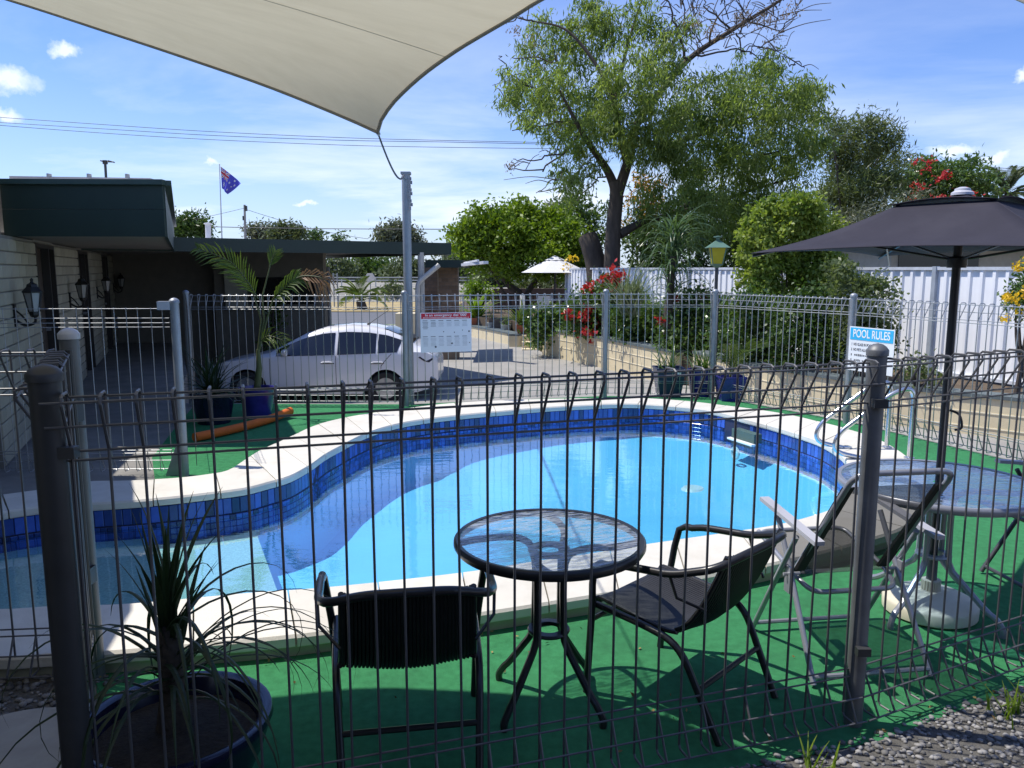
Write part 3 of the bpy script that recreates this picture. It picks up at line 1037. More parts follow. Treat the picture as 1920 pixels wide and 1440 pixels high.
def armchair(label, loc, rotz, group):
    t = thing("rattan_armchair", label, "chair", loc, rotz, group, local=True)
    # one tube: front leg, arm, round the back, arm, front leg
    half = [(0.275, 0.275, 0.0), (0.285, 0.245, 0.36), (0.312, 0.215, 0.575), (0.312, 0.10, 0.612), (0.302, -0.14, 0.635), (0.262, -0.29, 0.685), (0.14, -0.355, 0.730), (0.0, -0.372, 0.738)]
    pts = [Vector(p) for p in half] + [Vector((-p[0], p[1], p[2])) for p in half[-2::-1]]
    mb = MB(); mb.tube(catmull(arc_pts(pts[:3], .05)[:-1] + arc_pts(pts[2:-2], .05) + arc_pts(pts[-3:], .05)[1:], 2), 0.0155, 10)
    mb.build("arm_loop", m_frame, t, smooth=True)
    for s in (-1, 1):
        mb = MB()
        mb.tube(arc_pts([(s * 0.268, 0.235, 0.395), (s * 0.258, 0.0, 0.375), (s * 0.250, -0.145, 0.345), (s * 0.228, -0.315, 0.0)], 0.09), 0.0145, 10)
        mb.build("leg", m_frame, t, smooth=True)
    mb = MB(); mb.tube([(-0.238, -0.225, 0.185), (0.238, -0.225, 0.185)], 0.011, 8); mb.build("rear_stretcher", m_frame, t, smooth=True)
    mb = MB(); mb.tube([(-0.283, 0.248, 0.33), (0.283, 0.248, 0.33)], 0.011, 8); mb.build("front_stretcher", m_frame, t, smooth=True)
    # woven shell: strands run from the seat front to the top of the back
    prof = catmull([(0, 0.262, 0.385), (0, 0.245, 0.412), (0, 0.12, 0.398), (0, -0.05, 0.378), (0, -0.155, 0.392), (0, -0.222, 0.455), (0, -0.285, 0.575), (0, -0.345, 0.722)], 3)
    def wid(i):
        u = i / (len(prof) - 1)
        return 0.232 * (1 - 0.10 * max(0, u - .5) / .5)
    def belly(x, i):
        u = i / (len(prof) - 1)
        return 0.035 * (x * x) * (1 if u > .55 else 0.0) , -0.018 * (1 - x * x) * (1 if u < .6 else 0.4)
    mb = MB()
    ns_ = 34
    for k in range(ns_):
        x = -1 + 2 * (k + .5) / ns_
        pts = []
        for i, p in enumerate(prof):
            fy, fz = belly(x, i)
            pts.append(Vector((x * wid(i), p.y + fy, p.z + fz)))
        mb.tube(pts, 0.0072, 5)
    mb.build("woven_strands", m_rattan, t, smooth=True, kind='stuff')
    mb = MB()
    for s in (-1, 1):
        mb.tube([Vector((s * wid(i) * 1.02, p.y + belly(1, i)[0], p.z)) for i, p in enumerate(prof)], 0.010, 8)
    a = prof[0]
    mb.tube([(-.237, a.y, a.z), (.237, a.y, a.z)], 0.010, 8)
    mb.build("rolled_edge", m_rattan, t, smooth=True)
    for s in (-1, 1):
        mb = MB(); mb.tube([(s * .235, 0.02, 0.375), (s * .262, 0.02, 0.378)], 0.008, 6); mb.build("seat_lug", m_frame, t, smooth=True)
        mb = MB(); mb.tube([(s * .225, -0.24, 0.50), (s * .300, -0.16, 0.55), (s * .306, -0.13, 0.632)], 0.006, 6); mb.build("side_strut", m_frame, t, smooth=True)
    return t


armchair("black woven armchair seen from behind, pulled up to the small glass table", (-0.385, 2.74, 0), rad(9), "woven armchairs at the small glass table")
c2 = armchair("black woven armchair turned sideways, right of the small glass table", (0.70, 3.09, 0), rad(46), "woven armchairs at the small glass table")


m_clear = bpy.data.materials.new("clear_glass_underside")
m_clear.use_nodes = True
_n = m_clear.node_tree
_n.nodes.clear()
_t = _n.nodes.new("ShaderNodeBsdfTransparent"); _t.inputs[0].default_value = (0.95, 0.98, 0.98, 1)
_o = _n.nodes.new("ShaderNodeOutputMaterial")
_n.links.new(_t.outputs[0], _o.inputs[0])


def round_table(label, loc, r, h, ring_m, leg_m, glass, rot, hole=False, feet=0.72, ringw=0.020):
    t = thing("glass_table", label, "table", loc, rot, None, local=True)
    mb = MB()
    prof = [(r - ringw, h - 0.028), (r - 0.004, h - 0.034), (r + 0.004, h - 0.020), (r + 0.003, h - 0.004), (r - 0.005, h + 0.004), (r - ringw, h + 0.002), (r - ringw, h - 0.028)]
    mb.lathe(prof, 64)
    mb.f = [f for f in mb.f if len(f) == 4]; mb.m = mb.m[:len(mb.f)]
    mb.build("rim", ring_m, t, smooth=True)
    mb = MB()
    ri = 0.028 if hole else 0.0
    mb.lathe([(ri, h - 0.006), (r - ringw - 0.001, h - 0.006), (r - ringw - 0.001, h - 0.001), (ri, h - 0.001)] , 64)
    mb.m = [0 if 128 <= i < 192 else 1 for i in range(len(mb.f))]      # ripples are pressed into the upper face only
    mb.build("glass_top", [glass, m_clear], t)
    for k in range(4):
        a = math.pi / 2 * k + 0.5
        ca, sa = math.cos(a), math.sin(a)
        def P(rr, z, tw=0.0):
            return Vector((rr * math.cos(a + tw), rr * math.sin(a + tw), z))
        mb = MB()
        mb.tube(catmull([P(r - 0.012, h - 0.022, .75), P(r * .72, h - 0.022, .55), P(0.14, h - 0.026, .22), P(0.078, h - 0.09), P(0.074, h * .52), P(0.078, h * .42)], 4) + catmull([P(0.10, h * .36), P(r * .55, h * .16), P(r * feet - .03, 0.075), P(r * feet, 0.03), P(r * feet, 0.0)], 4), 0.0150, 8)
        mb.build("leg", leg_m, t, smooth=True)
    for z in (h * .44, h - 0.06):
        mb = MB()
        mb.lathe([(0.05, z), (0.082, z), (0.086, z + 0.008), (0.082, z + 0.016), (0.05, z + 0.016), (0.05, z)], 24)
        mb.f = [f for f in mb.f if len(f) == 4]; mb.m = mb.m[:len(mb.f)]
        mb.build("leg_ring", leg_m, t, smooth=True)
    return t


t1 = round_table("small round rippled glass table with black rim between the two woven armchairs", (0.148, 3.0, 0), 0.375, 0.70, m_frame, m_frame, m_glass, 0.35)
t2 = round_table("round bluish glass table with grey rim around the pole of the dark umbrella", (2.15, 3.86, 0), 0.480, 0.69, m_alu, m_alu, m_glass2, 0.1, hole=True, feet=0.74, ringw=0.024)


def recliner(label, loc, rotz, group, fm=m_alu, dark=False):
    t = thing("folding_recliner", label, "recliner", loc, rotz, group, local=True)
    # backrest
    mb = MB()
    mb.tube(arc_pts([(-0.215, 0.02, 0.40), (-0.215, -0.40, 0.955), (0.215, -0.40, 0.955), (0.215, 0.02, 0.40)], 0.07, 6), 0.0125, 10)
    bk = mb.build("backrest_frame", fm, t, smooth=True)
    mb = MB()
    rows = []
    for i in range(9):
        u = i / 8
        z = 0.40 + 0.485 * u; y = 0.015 - 0.352 * u
        rows.append([(x * 0.213, y - 0.035 * (1 - x * x) * math.sin(math.pi * u), z - 0.02 * (1 - x * x) * math.sin(math.pi * u)) for x in np.linspace(-1, 1, 9)])
    mb.grid(rows)
    mb.build("backrest_sling", m_sling, t, smooth=True)
    for s in (-1, 1):
        mb = MB()
        rows = []
        for i in range(9):
            u = i / 8
            z = 0.40 + 0.485 * u; y = 0.015 - 0.352 * u
            rows.append([(s * 0.228, y + .002, z), (s * 0.224, y - 0.014, z), (s * 0.180, y - 0.012, z), (s * 0.178, y + .004, z)])
        mb.grid(rows)
        mb.build("sling_hem", M("dark_sling_hem", (0.016, 0.016, 0.017), 0.7), t, smooth=True)
    # seat
    mb = MB()
    mb.tube(arc_pts([(-0.225, 0.38, 0.46), (-0.225, 0.02, 0.385), (-0.20, -0.11, 0.345), (0.20, -0.11, 0.345), (0.225, 0.02, 0.385), (0.225, 0.38, 0.46), (-0.225, 0.38, 0.46), (-0.225, 0.2, 0.4225)], 0.06, 5), 0.0115, 10)
    mb.build("seat_frame", fm, t, smooth=True)
    mb = MB()
    rows = []
    for i in range(7):
        u = i / 6
        rows.append([(x * 0.215, 0.0 + 0.375 * u, 0.385 + 0.078 * u - 0.04 * (1 - x * x) * math.sin(math.pi * u)) for x in np.linspace(-1, 1, 9)])
    mb.grid(rows)
    mb.build("seat_sling", m_sling, t, smooth=True)
    for s in (-1, 1):
        mb = MB(); mb.tube([(s * 0.270, -0.285, 0.012), (s * 0.258, -0.06, 0.34), (s * 0.255, 0.13, 0.625)], 0.0125, 10); mb.build("leg", fm, t, smooth=True)
        mb = MB(); mb.tube([(s * 0.285, 0.270, 0.012), (s * 0.285, 0.07, 0.33), (s * 0.283, -0.10, 0.60)], 0.0125, 10); mb.build("leg", fm, t, smooth=True)
        mb = MB()
        a, b = Vector((s * 0.272, 0.24, 0.672)), Vector((s * 0.272, -0.27, 0.628))
        mb.beam(a, b, 0.045, 0.018)
        mb.build("armrest", m_arm if not dark else m_black, t)
        mb = MB()
        mb.box((s * 0.268, -0.02, 0.375), (0.012, 0.05, 0.12)); mb.tube([(s * 0.215, -0.02, 0.40), (s * 0.292, -0.02, 0.40)], 0.008, 8)
        mb.build("pivot_bracket", fm, t)
    mb = MB(); mb.tube([(-0.27, -0.270, 0.040), (0.27, -0.270, 0.040)], 0.011, 8); mb.build("rear_foot_bar", fm, t, smooth=True)
    mb = MB(); mb.tube([(-0.285, 0.250, 0.045), (0.285, 0.250, 0.045)], 0.011, 8); mb.build("front_foot_bar", fm, t, smooth=True)
    return t


recliner("folding grey frame recliner with dark mesh sling, its back to the front fence", (1.500, 3.43, 0), rad(8), "folding recliners at the umbrella table")
recliner("folding recliner with dark sling beyond the umbrella table, half out of view", (3.02, 4.12, 0), rad(96), "folding recliners at the umbrella table", fm=M("dark_grey_tube", (0.07, 0.07, 0.08), 0.4, metal=0.3))

# ---- dark umbrella
UC = Vector((2.15, 3.86, 0))
um = thing("patio_umbrella", "open charcoal patio umbrella standing through the bluish glass table", "umbrella", UC)
mb = MB()
mb.tube([UC + Vector((0, 0, 0.10)), UC + Vector((0, 0, 2.10))], 0.0195, 14)
mb.build("pole", M("dark_bronze_pole", (0.045, 0.045, 0.048), 0.4, metal=0.4), um, smooth=True)
R_ = 0.98
ZR, ZT = 1.825, 2.05
cor = [UC + Vector((R_ * math.cos(a), R_ * math.sin(a), ZR)) for a in [rad(176 + 90 * k) for k in range(4)]]
top = [UC + Vector((0.30 * math.cos(a), 0.30 * math.sin(a), ZT)) for a in [rad(176 + 90 * k) for k in range(4)]]
for k in range(4):
    a0, a1, b0, b1 = cor[k], cor[(k + 1) % 4], top[k], top[(k + 1) % 4]
    rows = []
    for i in range(11):
        u = i / 10
        row = []
        for j in range(13):
            v = j / 12
            lo = a0.lerp(a1, v); hi = b0.lerp(b1, v)
            e = 4 * v * (1 - v)
            lo = lo.lerp(UC + Vector((0, 0, ZR)), 0.075 * e) + Vector((0, 0, 0.022 * e))
            p = lo.lerp(hi, u)
            p.z -= 0.045 * math.sin(math.pi * u) * (0.55 + 0.45 * e)
            row.append(p)
        rows.append(row)
    mb = MB(); mb.grid(rows)
    mb.build("canopy_panel", m_canopy, um, smooth=True, solid=0.003)
# vent flap over the opening
for k in range(4):
    rows = []
    q = [UC + Vector((0.33 * math.cos(a), 0.33 * math.sin(a), ZT + 0.004)) for a in [rad(176 + 90 * kk) for kk in (k, k + 1)]]
    pk = UC + Vector((0, 0, ZT + 0.065))
    for i in range(7):
        u = i / 6
        row = []
        for j in range(9):
            v = j / 8
            e = 4 * v * (1 - v)
            p = q[0].lerp(q[1], v) + Vector((0, 0, 0.02 * e))
            p = p.lerp(pk, u); p.z -= 0.03 * math.sin(math.pi * u)
            row.append(p)
        rows.append(row)
    mb = MB(); mb.grid(rows)
    mb.build("vent_flap", m_canopy, um, smooth=True, solid=0.003)
mb = MB()
mb.lathe([(0.050, 0.0), (0.049, 0.012), (0.036, 0.020), (0.034, 0.030), (0.014, 0.038), (0.0, 0.039)], 20, UC + Vector((0, 0, ZT + 0.048)))
mb.build("finial", M("pale_cap", (0.50, 0.50, 0.53), 0.35), um, smooth=True)
m_rib = M("dark_rib", (0.03, 0.03, 0.032), 0.4, metal=0.3)
for k in range(4):
    mb = MB(); mb.tube([UC + Vector((0, 0, 2.04)), cor[k].lerp(UC + Vector((0, 0, ZR)), 0.01) + Vector((0, 0, -0.012))], 0.007, 6); mb.build("rib", m_rib, um)
    m_ = (cor[k] + top[k]) / 2 + Vector((0, 0, -0.04))
    mb = MB(); mb.tube([UC + Vector((0, 0, 1.79)), m_], 0.006, 6); mb.build("strut", m_rib, um)
mb = MB(); mb.lathe([(0.042, 1.755), (0.046, 1.77), (0.046, 1.80), (0.03, 1.81)], 14, UC); mb.build("runner_hub", m_rib, um, smooth=True)
mb = MB()
mb.tube([cor[0].lerp(cor[1], 0.45).lerp(UC + Vector((0, 0, ZR)), 0.1) + Vector((0, 0, 0.01)), cor[0].lerp(cor[1], 0.45).lerp(UC + Vector((0, 0, ZR)), 0.22) + Vector((-.02, .02, -0.06)), cor[0].lerp(cor[1], 0.42).lerp(UC + Vector((0, 0, ZR)), 0.25) + Vector((-.05, .04, -0.115))], 0.0035, 5)
mb.build("tie_cord", m_white, um)
mb = MB()
h = [UC + Vector((0.012, -0.022, 1.06)), UC + Vector((0.045, -0.05, 1.04)), UC + Vector((0.055, -0.06, 0.98)), UC + Vector((0.03, -0.045, 0.965))]
mb.tube(catmull(h, 4), 0.006, 6)
mb.build("crank_hook", m_black, um, smooth=True)
ub = MB()
ub.lathe([(0.0, 0.0), (0.205, 0.0), (0.222, 0.012), (0.224, 0.062), (0.214, 0.075), (0.17, 0.098), (0.08, 0.116), (0.05, 0.120), (0.048, 0.124)], 40, UC)
base_t = thing("umbrella_base", "round beige plastic umbrella base on the green deck under the bluish table", "umbrella base", UC)
ub.build("weight_drum", m_baseplastic, base_t, smooth=True)
mb = MB()
for k in range(20):
    a = 2 * math.pi * k / 20
    mb.box(UC + Vector((0.042 * math.cos(a), 0.042 * math.sin(a), 0.150)), (0.008, 0.010, 0.05), Matrix.Rotation(a, 3, 'Z'))
mb.lathe([(0.040, 0.118), (0.040, 0.176), (0.026, 0.178), (0.026, 0.12)], 24, UC)
mb.build("screw_collar", m_baseplastic, base_t)
mb = MB()
mb.lathe([(0.0245, 0.12), (0.0245, 0.30), (0.0205, 0.31)], 14, UC)
mb.build("tube_sleeve", M("grey_sleeve", (0.12, 0.12, 0.13), 0.5), base_t, smooth=True)

# ---- shade sails
def sail_material():
    m = bpy.data.materials.new("beige_shade_cloth")
    m.use_nodes = True
    nt = m.node_tree; N = nt.nodes.new; L = nt.links.new
    out = nt.nodes["Material Output"]; b = nt.nodes["Principled BSDF"]
    b.inputs["Roughness"].default_value = 0.9; b.inputs["Specular IOR Level"].default_value = 0.1
    tc = N("ShaderNodeTexCoord")
    mp = N("ShaderNodeMapping"); mp.inputs["Scale"].default_value = (1.2, 9, 4); mp.inputs["Rotation"].default_value = (0, 0, rad(-28))
    L(tc.outputs["Object"], mp.inputs[0])
    n = N("ShaderNodeTexNoise"); n.inputs["Scale"].default_value = 2.2; n.inputs["Detail"].default_value = 8; n.inputs["Roughness"].default_value = 0.7
    L(mp.outputs[0], n.inputs["Vector"])
    cr = N("ShaderNodeMix"); cr.data_type = 'RGBA'
    cr.inputs["A"].default_value = (0.47, 0.425, 0.295, 1); cr.inputs["B"].default_value = (0.65, 0.595, 0.43, 1)
    L(n.outputs["Fac"], cr.inputs["Factor"])
    L(cr.outputs["Result"], b.inputs["Base Color"])
    tr = N("ShaderNodeBsdfTranslucent"); L(cr.outputs["Result"], tr.inputs[0])
    ms = N("ShaderNodeMixShader"); ms.inputs[0].default_value = 0.5
    L(b.outputs[0], ms.inputs[1]); L(tr.outputs[0], ms.inputs[2]); L(ms.outputs[0], out.inputs[0])
    return m


m_sail = sail_material()
m_hem2 = M("sail_seam_cloth", (0.50, 0.46, 0.35), 0.9, var=0.1)
m_hem = M("sail_hem_webbing", (0.33, 0.31, 0.26), 0.85, var=0.1)


def along(px, py, t):
    r = ray(px, py)
    return Vector((r.x * t, r.y * t, EYE + r.z * t))


def sail(t, edges):
    """edges: left (A-B), right (A-C), far ends B-D, C-D as point lists; a Coons patch fills them."""
    AB, AC, BD, CD = edges
    n = 26
    def samp(pl, u):
        pl2 = catmull(pl, 8)
        ls = [0]
        for i in range(1, len(pl2)): ls.append(ls[-1] + (pl2[i] - pl2[i - 1]).length)
        x = u * ls[-1]
        for i in range(1, len(pl2)):
            if ls[i] >= x - 1e-9:
                k = (x - ls[i - 1]) / max(ls[i] - ls[i - 1], 1e-9)
                return pl2[i - 1].lerp(pl2[i], k)
        return pl2[-1]
    A, B, C, D = AB[0], AB[-1], AC[-1], BD[-1]
    rows = []
    for i in range(n + 1):
        u = i / n
        row = []
        for j in range(n + 1):
            v = j / n
            p = (1 - v) * samp(AB, u) + v * samp(CD, u) + (1 - u) * samp(AC, v) + u * samp(BD, v) - ((1 - u) * (1 - v) * A + u * (1 - v) * B + (1 - u) * v * C + u * v * D)
            row.append(p)
        rows.append(row)
    mb = MB(); mb.grid(rows)
    mb.build("cloth", m_sail, t, smooth=True)
    mb = MB()
    for e in (AB, AC, BD, CD):
        mb.tube([samp(e, i / 30) for i in range(31)], 0.007, 6)
    mb.build("edge_hem", m_hem, t, smooth=True)
    for jj in (8, 17):
        mb = MB()
        mb.grid([[rows[i][jj] + Vector((0, 0, -.003)) for i in range(n + 1)], [rows[i][jj].lerp(rows[i][jj + 1], .06) + Vector((0, 0, -.003)) for i in range(n + 1)]])
        mb.build("sewn_seam", m_hem2, t, smooth=True)


TA = 3.05
A_ = along(708, 248, TA)
sl = thing("shade_sail", "large beige shade sail stretched overhead with one corner pulled down", "shade sail", A_)
AB = [A_, along(640, 217.5, 3.10), along(500, 161, 3.17), along(333, 103, 3.22), along(200, 59, 3.24), along(25, 2, 3.25), along(-250, -80, 3.15), along(-700, -210, 2.95)]
AC = [A_, along(709.5, 237, 3.04), along(717, 222, 3.01), along(740, 190, 2.94), along(790, 143, 2.81), along(853, 97, 2.66), along(907, 64, 2.54), along(960, 33, 2.43), along(1013, 0, 2.32), along(1150, -75, 2.05), along(1330, -170, 1.80)]
D_ = Vector((-2.2, -0.6, 3.3))
BD = [AB[-1], (AB[-1] + D_) / 2 + Vector((.15, .12, -.1)), D_]
CD = [AC[-1], (AC[-1] + D_) / 2 + Vector((-.1, .1, -.1)), D_]
sail(sl, (AB, AC, BD, CD))

# a second sail higher up; only its edge comes into view
s2 = thing("shade_sail", "second beige shade sail of which only a corner shows at the top edge", "shade sail", along(1925, 12, 4.2))
p0 = along(1750, -22, 4.6); p1 = along(1960, 22, 4.2); p2 = Vector((4.6, 1.2, 3.3)); p3 = Vector((2.9, 5.6, 4.1))
sail(s2, ([p1, (p1 + p0) / 2 + Vector((0.02, -.03, 0.03)), p0], [p1, (p1 + p2) / 2, p2], [p0, (p0 + p3) / 2, p3], [p2, (p2 + p3) / 2, p3]))
sp = thing("sail_post", "tall grey square steel post behind the pool holding the sail rope", "post", (-1.33, 10.17, 0))
mb = MB(); mb.tube([(-1.33, 10.17, -0.9), (-1.33, 10.17, 2.92)], 0.055, 12); mb.build("shaft", m_post, sp, smooth=True)
mb = MB(); mb.box((-1.33, 10.17, 2.935), (0.12, 0.12, 0.03)); mb.tube([(-1.33, 10.10, 2.86), (-1.36, 10.05, 2.885), (-1.36, 10.02, 2.87)], 0.012, 6); mb.build("head_plate", m_post, sp)
mb = MB()
for i in range(9):
    z = 2.86 - i * 0.045
    mb = MB(); mb.box((-1.265 + 0.012 * math.sin(i * 2.1), 10.10, z), (0.022, 0.016, 0.040), Matrix.Rotation(i * 1.3, 3, 'Z')); mb.build("chain_link", M("dull_chain", (0.25, 0.25, 0.26), 0.5, metal=0.6), sp)
rp = thing("sail_rope", "dark tension rope running from the sail corner to the grey post", "rope", A_)
e = Vector((-1.34, 10.06, 2.90))
pts = [A_.lerp(e, i / 20) + Vector((0, 0, -0.10 * 4 * (i / 20) * (1 - i / 20))) for i in range(21)]
mb = MB(); mb.tube(pts, [0.0035 + 0.008 * i / 20 for i in range(21)], 6); mb.build("line", M("dark_rope", (0.05, 0.05, 0.055), 0.7), rp, smooth=True)
mb = MB(); mb.tube([A_ + Vector((0, 0, 0)), A_.lerp(e, 0.012)], 0.008, 8); mb.build("shackle", m_post, rp)

# ---- strappy plant in a wide dark pot, close to the viewer
m_glaze = M("dark_blue_glaze", (0.010, 0.012, 0.038), 0.2, var=0.3, scale=7, spec=0.6)
m_glaze2 = M("bright_blue_glaze", (0.032, 0.028, 0.21), 0.22, var=0.25, scale=7, spec=0.6)
m_soil = M("potting_soil", (0.035, 0.028, 0.020), 0.95, var=0.4, scale=30, bump=0.8, bscale=90)
m_strap = leafmat("strappy_dark_leaf", (0.014, 0.030, 0.013), (0.034, 0.060, 0.022), 0.15)


def blade(mb, base, az, elev, length, width, droop, n=9):
    p = Vector(base); e = elev
    d = Vector((math.cos(az), math.sin(az), 0))
    pts = [p.copy()]; ws = [width * 0.7]
    st = length / n
    for i in range(n):
        p = p + (d * math.cos(e) + Vector((0, 0, 1)) * math.sin(e)) * st
        pts.append(p.copy())
        u = (i + 1) / n
        ws.append(width * (1 - u ** 2.2) + 0.001)
        e -= droop * st * (0.4 + 1.2 * u)
    sd = Vector((0, 0, 1))
    side = [Vector((-math.sin(az), math.cos(az), 0))] * len(pts)
    mb.ribbon(pts, ws, side)


PC = Vector((-1.115, 2.43, 0))
pp = thing("potted_plant", "spiky strappy plant in a wide dark glazed pot just behind the front fence", "potted plant", PC)
mb = MB()
mb.lathe([(0.0, 0.0), (0.20, 0.0), (0.275, 0.16), (0.302, 0.245), (0.310, 0.262), (0.306, 0.280), (0.292, 0.284), (0.272, 0.275), (0.262, 0.24), (0.25, 0.20)], 48, PC)
mb.f.pop(); mb.m.pop()
mb.build("pot", m_glaze, pp, smooth=True)
mb = MB()
mb.lathe([(0.255, 0.215), (0.16, 0.225), (0.0, 0.235)], 24, PC)
mb.build("soil", m_soil, pp)
mb = MB()
SB = PC + Vector((-0.02, 0.03, 0))
mb.tube([SB + Vector((0, 0, 0.22)), SB + Vector((0.005, 0, 0.34)), SB + Vector((0.0, 0, 0.48)), SB + Vector((-0.005, 0, 0.60))], [0.06, 0.045, 0.036, 0.028], 12)
mb.build("stem", M("dry_leaf_stem", (0.07, 0.055, 0.04), 0.9, var=0.4, scale=25, bump=0.6), pp, smooth=True)
mb = MB()
for i in range(26):      # upright inner leaves
    blade(mb, SB + Vector((random.gauss(0, .012), random.gauss(0, .012), random.uniform(0.46, 0.64))), random.uniform(0, 6.28), rad(random.uniform(58, 88)), random.uniform(0.28, 0.52), 0.022, random.uniform(0.2, 1.2))
for i in range(34):      # arching outer leaves
    blade(mb, SB + Vector((random.gauss(0, .014), random.gauss(0, .014), random.uniform(0.32, 0.56))), random.uniform(0, 6.28), rad(random.uniform(15, 58)), random.uniform(0.42, 0.80), 0.018, random.uniform(2.6, 5.0), n=12)
for i in range(14):
    blade(mb, SB + Vector((random.gauss(0, .014), random.gauss(0, .014), random.uniform(0.30, 0.50))), random.uniform(-0.9, 0.7), rad(random.uniform(20, 62)), random.uniform(0.6, 0.95), 0.012, random.uniform(2.4, 4.2), n=14)
mb.build("foliage", m_strap, pp, kind='stuff')
# round paving stone, bottom left
st = thing("stepping_stone", "round pale paving stone lying in the gravel at the gate", "paving stone", lev(20, 1425, 0.02))
mb = MB(); mb.lathe([(0.0, 0.0), (0.31, 0.0), (0.33, 0.015), (0.325, 0.04), (0.30, 0.045), (0.0, 0.045)], 36, lev(10, 1440, 0.0))
mb.build("slab", M("pale_paving", (0.36, 0.345, 0.31), 0.85, var=0.12, scale=8, bump=0.2), st, smooth=True)
# orange pool noodle
pn = thing("pool_noodle", "orange foam pool noodle lying on the green deck by the blue pots", "pool noodle", (-2.9, 8.5, 0.045))
a, b = lev(365, 820, 0.05), lev(545, 775, 0.05)
pts = catmull([a, a.lerp(b, .35) + Vector((0.02, -.08, .0)), a.lerp(b, .7) + Vector((.02, -.03, 0)), b + Vector((0, 0, .03))], 6)
mb = MB(); mb.tube(pts, 0.046, 14); mb.build("foam_tube", M("orange_foam", (0.62, 0.13, 0.012), 0.75, var=0.12, scale=8), pn, smooth=True)
# ------------------------------------------------------------------ motel wing on the left
m_block = M("cream_block", (0.33, 0.31, 0.235), 0.85, var=0.08, scale=9, bump=0.25, bscale=110, objrand=0.14)
m_block_i = M("cream_block_field", (0.33, 0.31, 0.235), 0.85, var=0.08, scale=9, bump=0.25, bscale=110, island=0.14)
m_mortar = M("block_mortar", (0.20, 0.19, 0.16), 0.95, var=0.15)
m_fascia = M("dark_green_fascia", (0.016, 0.034, 0.024), 0.5, var=0.12, scale=3, dirt=(0.018, 0.036, 0.028), dscale=2, damt=0.5)
m_soffit = M("soffit_sheet", (0.19, 0.175, 0.15), 0.9, var=0.1)
m_door = M("dark_brown_door", (0.045, 0.032, 0.022), 0.45, var=0.2, scale=6)
m_doorf = M("dark_door_frame", (0.028, 0.024, 0.020), 0.5)
m_roof = M("pale_roof_sheet", (0.55, 0.52, 0.48), 0.5, var=0.08)
m_cream = M("cream_render", (0.66, 0.57, 0.38), 0.85, var=0.06, scale=3, bump=0.15, bscale=70, dirt=(0.42, 0.34, 0.22), dscale=1.6, damt=0.35)
m_capd = M("dark_wall_cap", (0.10, 0.125, 0.13), 0.7, var=0.15)

W0 = Vector((-5.457, 9.152, 0))
WD = Vector((-0.381, 0.9246, 0)).normalized()
WN = Vector((WD.y, -WD.x, 0))       # towards the pool
def wp(s, z=0.0, o=0.0):
    p = W0 + WD * s + WN * o
    return Vector((p.x, p.y, z))

motel = thing("motel_wing", "long cream block motel wing with dark green fascia and a row of dark doors", "motel building", wp(0))
SOF, FTOP = 2.07, 2.62
S_END = 14.6
doors = [(3.96 * k, 3.96 * k + 1.42) for k in range(4)]
# wall behind the blocks
mb = MB()
segs = [(-2.5, 0.0)] + [(doors[k][1], doors[k + 1][0]) for k in range(3)] + [(doors[3][1], S_END)]
for a, b in segs:
    p, q = wp(a, 0, -0.13), wp(b, 0, -0.13)
    mb.beam(p + Vector((0, 0, 1.03)), q + Vector((0, 0, 1.03)), 0.24, 2.08)
for a, b in doors:
    p, q = wp(a, 2.06, -0.13), wp(b, 2.06, -0.13)
    mb.beam(p, q, 0.24, 0.05)
mb.build("wall", m_mortar, motel)
# blocks in running bond
MZ = Matrix((WD, -WN, Vector((0, 0, 1)))).transposed()
def block_mesh(l):
    mb = MB()
    h, t, b = 0.116, 0.02, 0.006
    x = l / 2
    mb.grid([[(-x, 0, -h / 2), (-x, 0, h / 2), (x, 0, h / 2), (x, 0, -h / 2)], [(-x, -t + b, -h / 2), (-x, -t + b, h / 2), (x, -t + b, h / 2), (x, -t + b, -h / 2)],
             [(-x + b, -t, -h / 2 + b), (-x + b, -t, h / 2 - b), (x - b, -t, h / 2 - b), (x - b, -t, -h / 2 + b)]], closed=True)
    mb.f.append((8, 9, 10, 11)); mb.m.append(0)
    return mb
rest = MB()
cache = {}
nblock = 0
for a, b in segs:
    for c in range(16):
        z = 0.075 + 0.127 * c
        s = a - (0.195 if c % 2 else 0.0)
        while s < b - 0.02:
            u, v = max(s, a), min(s + 0.385, b)
            if v - u > 0.05:
                l = round(v - u, 3)
                T = Matrix.Translation(wp((u + v) / 2, z, -0.012 + random.uniform(-.002, .002)) - motel.location) @ MZ.to_4x4()
                if nblock < 298 and z > 0.55 and b < 9:
                    if l not in cache: cache[l] = mesh_of(block_mesh(l), "block", m_block)
                    link_mesh("block", cache[l], motel, mtx=T); nblock += 1
                else:
                    bm_ = block_mesh(l)
                    T2 = Matrix.Translation(motel.location) @ T
                    rest.add([T2 @ Vector(p) for p in bm_.v], bm_.f)
            s += 0.395
rest.build("blocks", m_block_i, motel, kind='stuff')
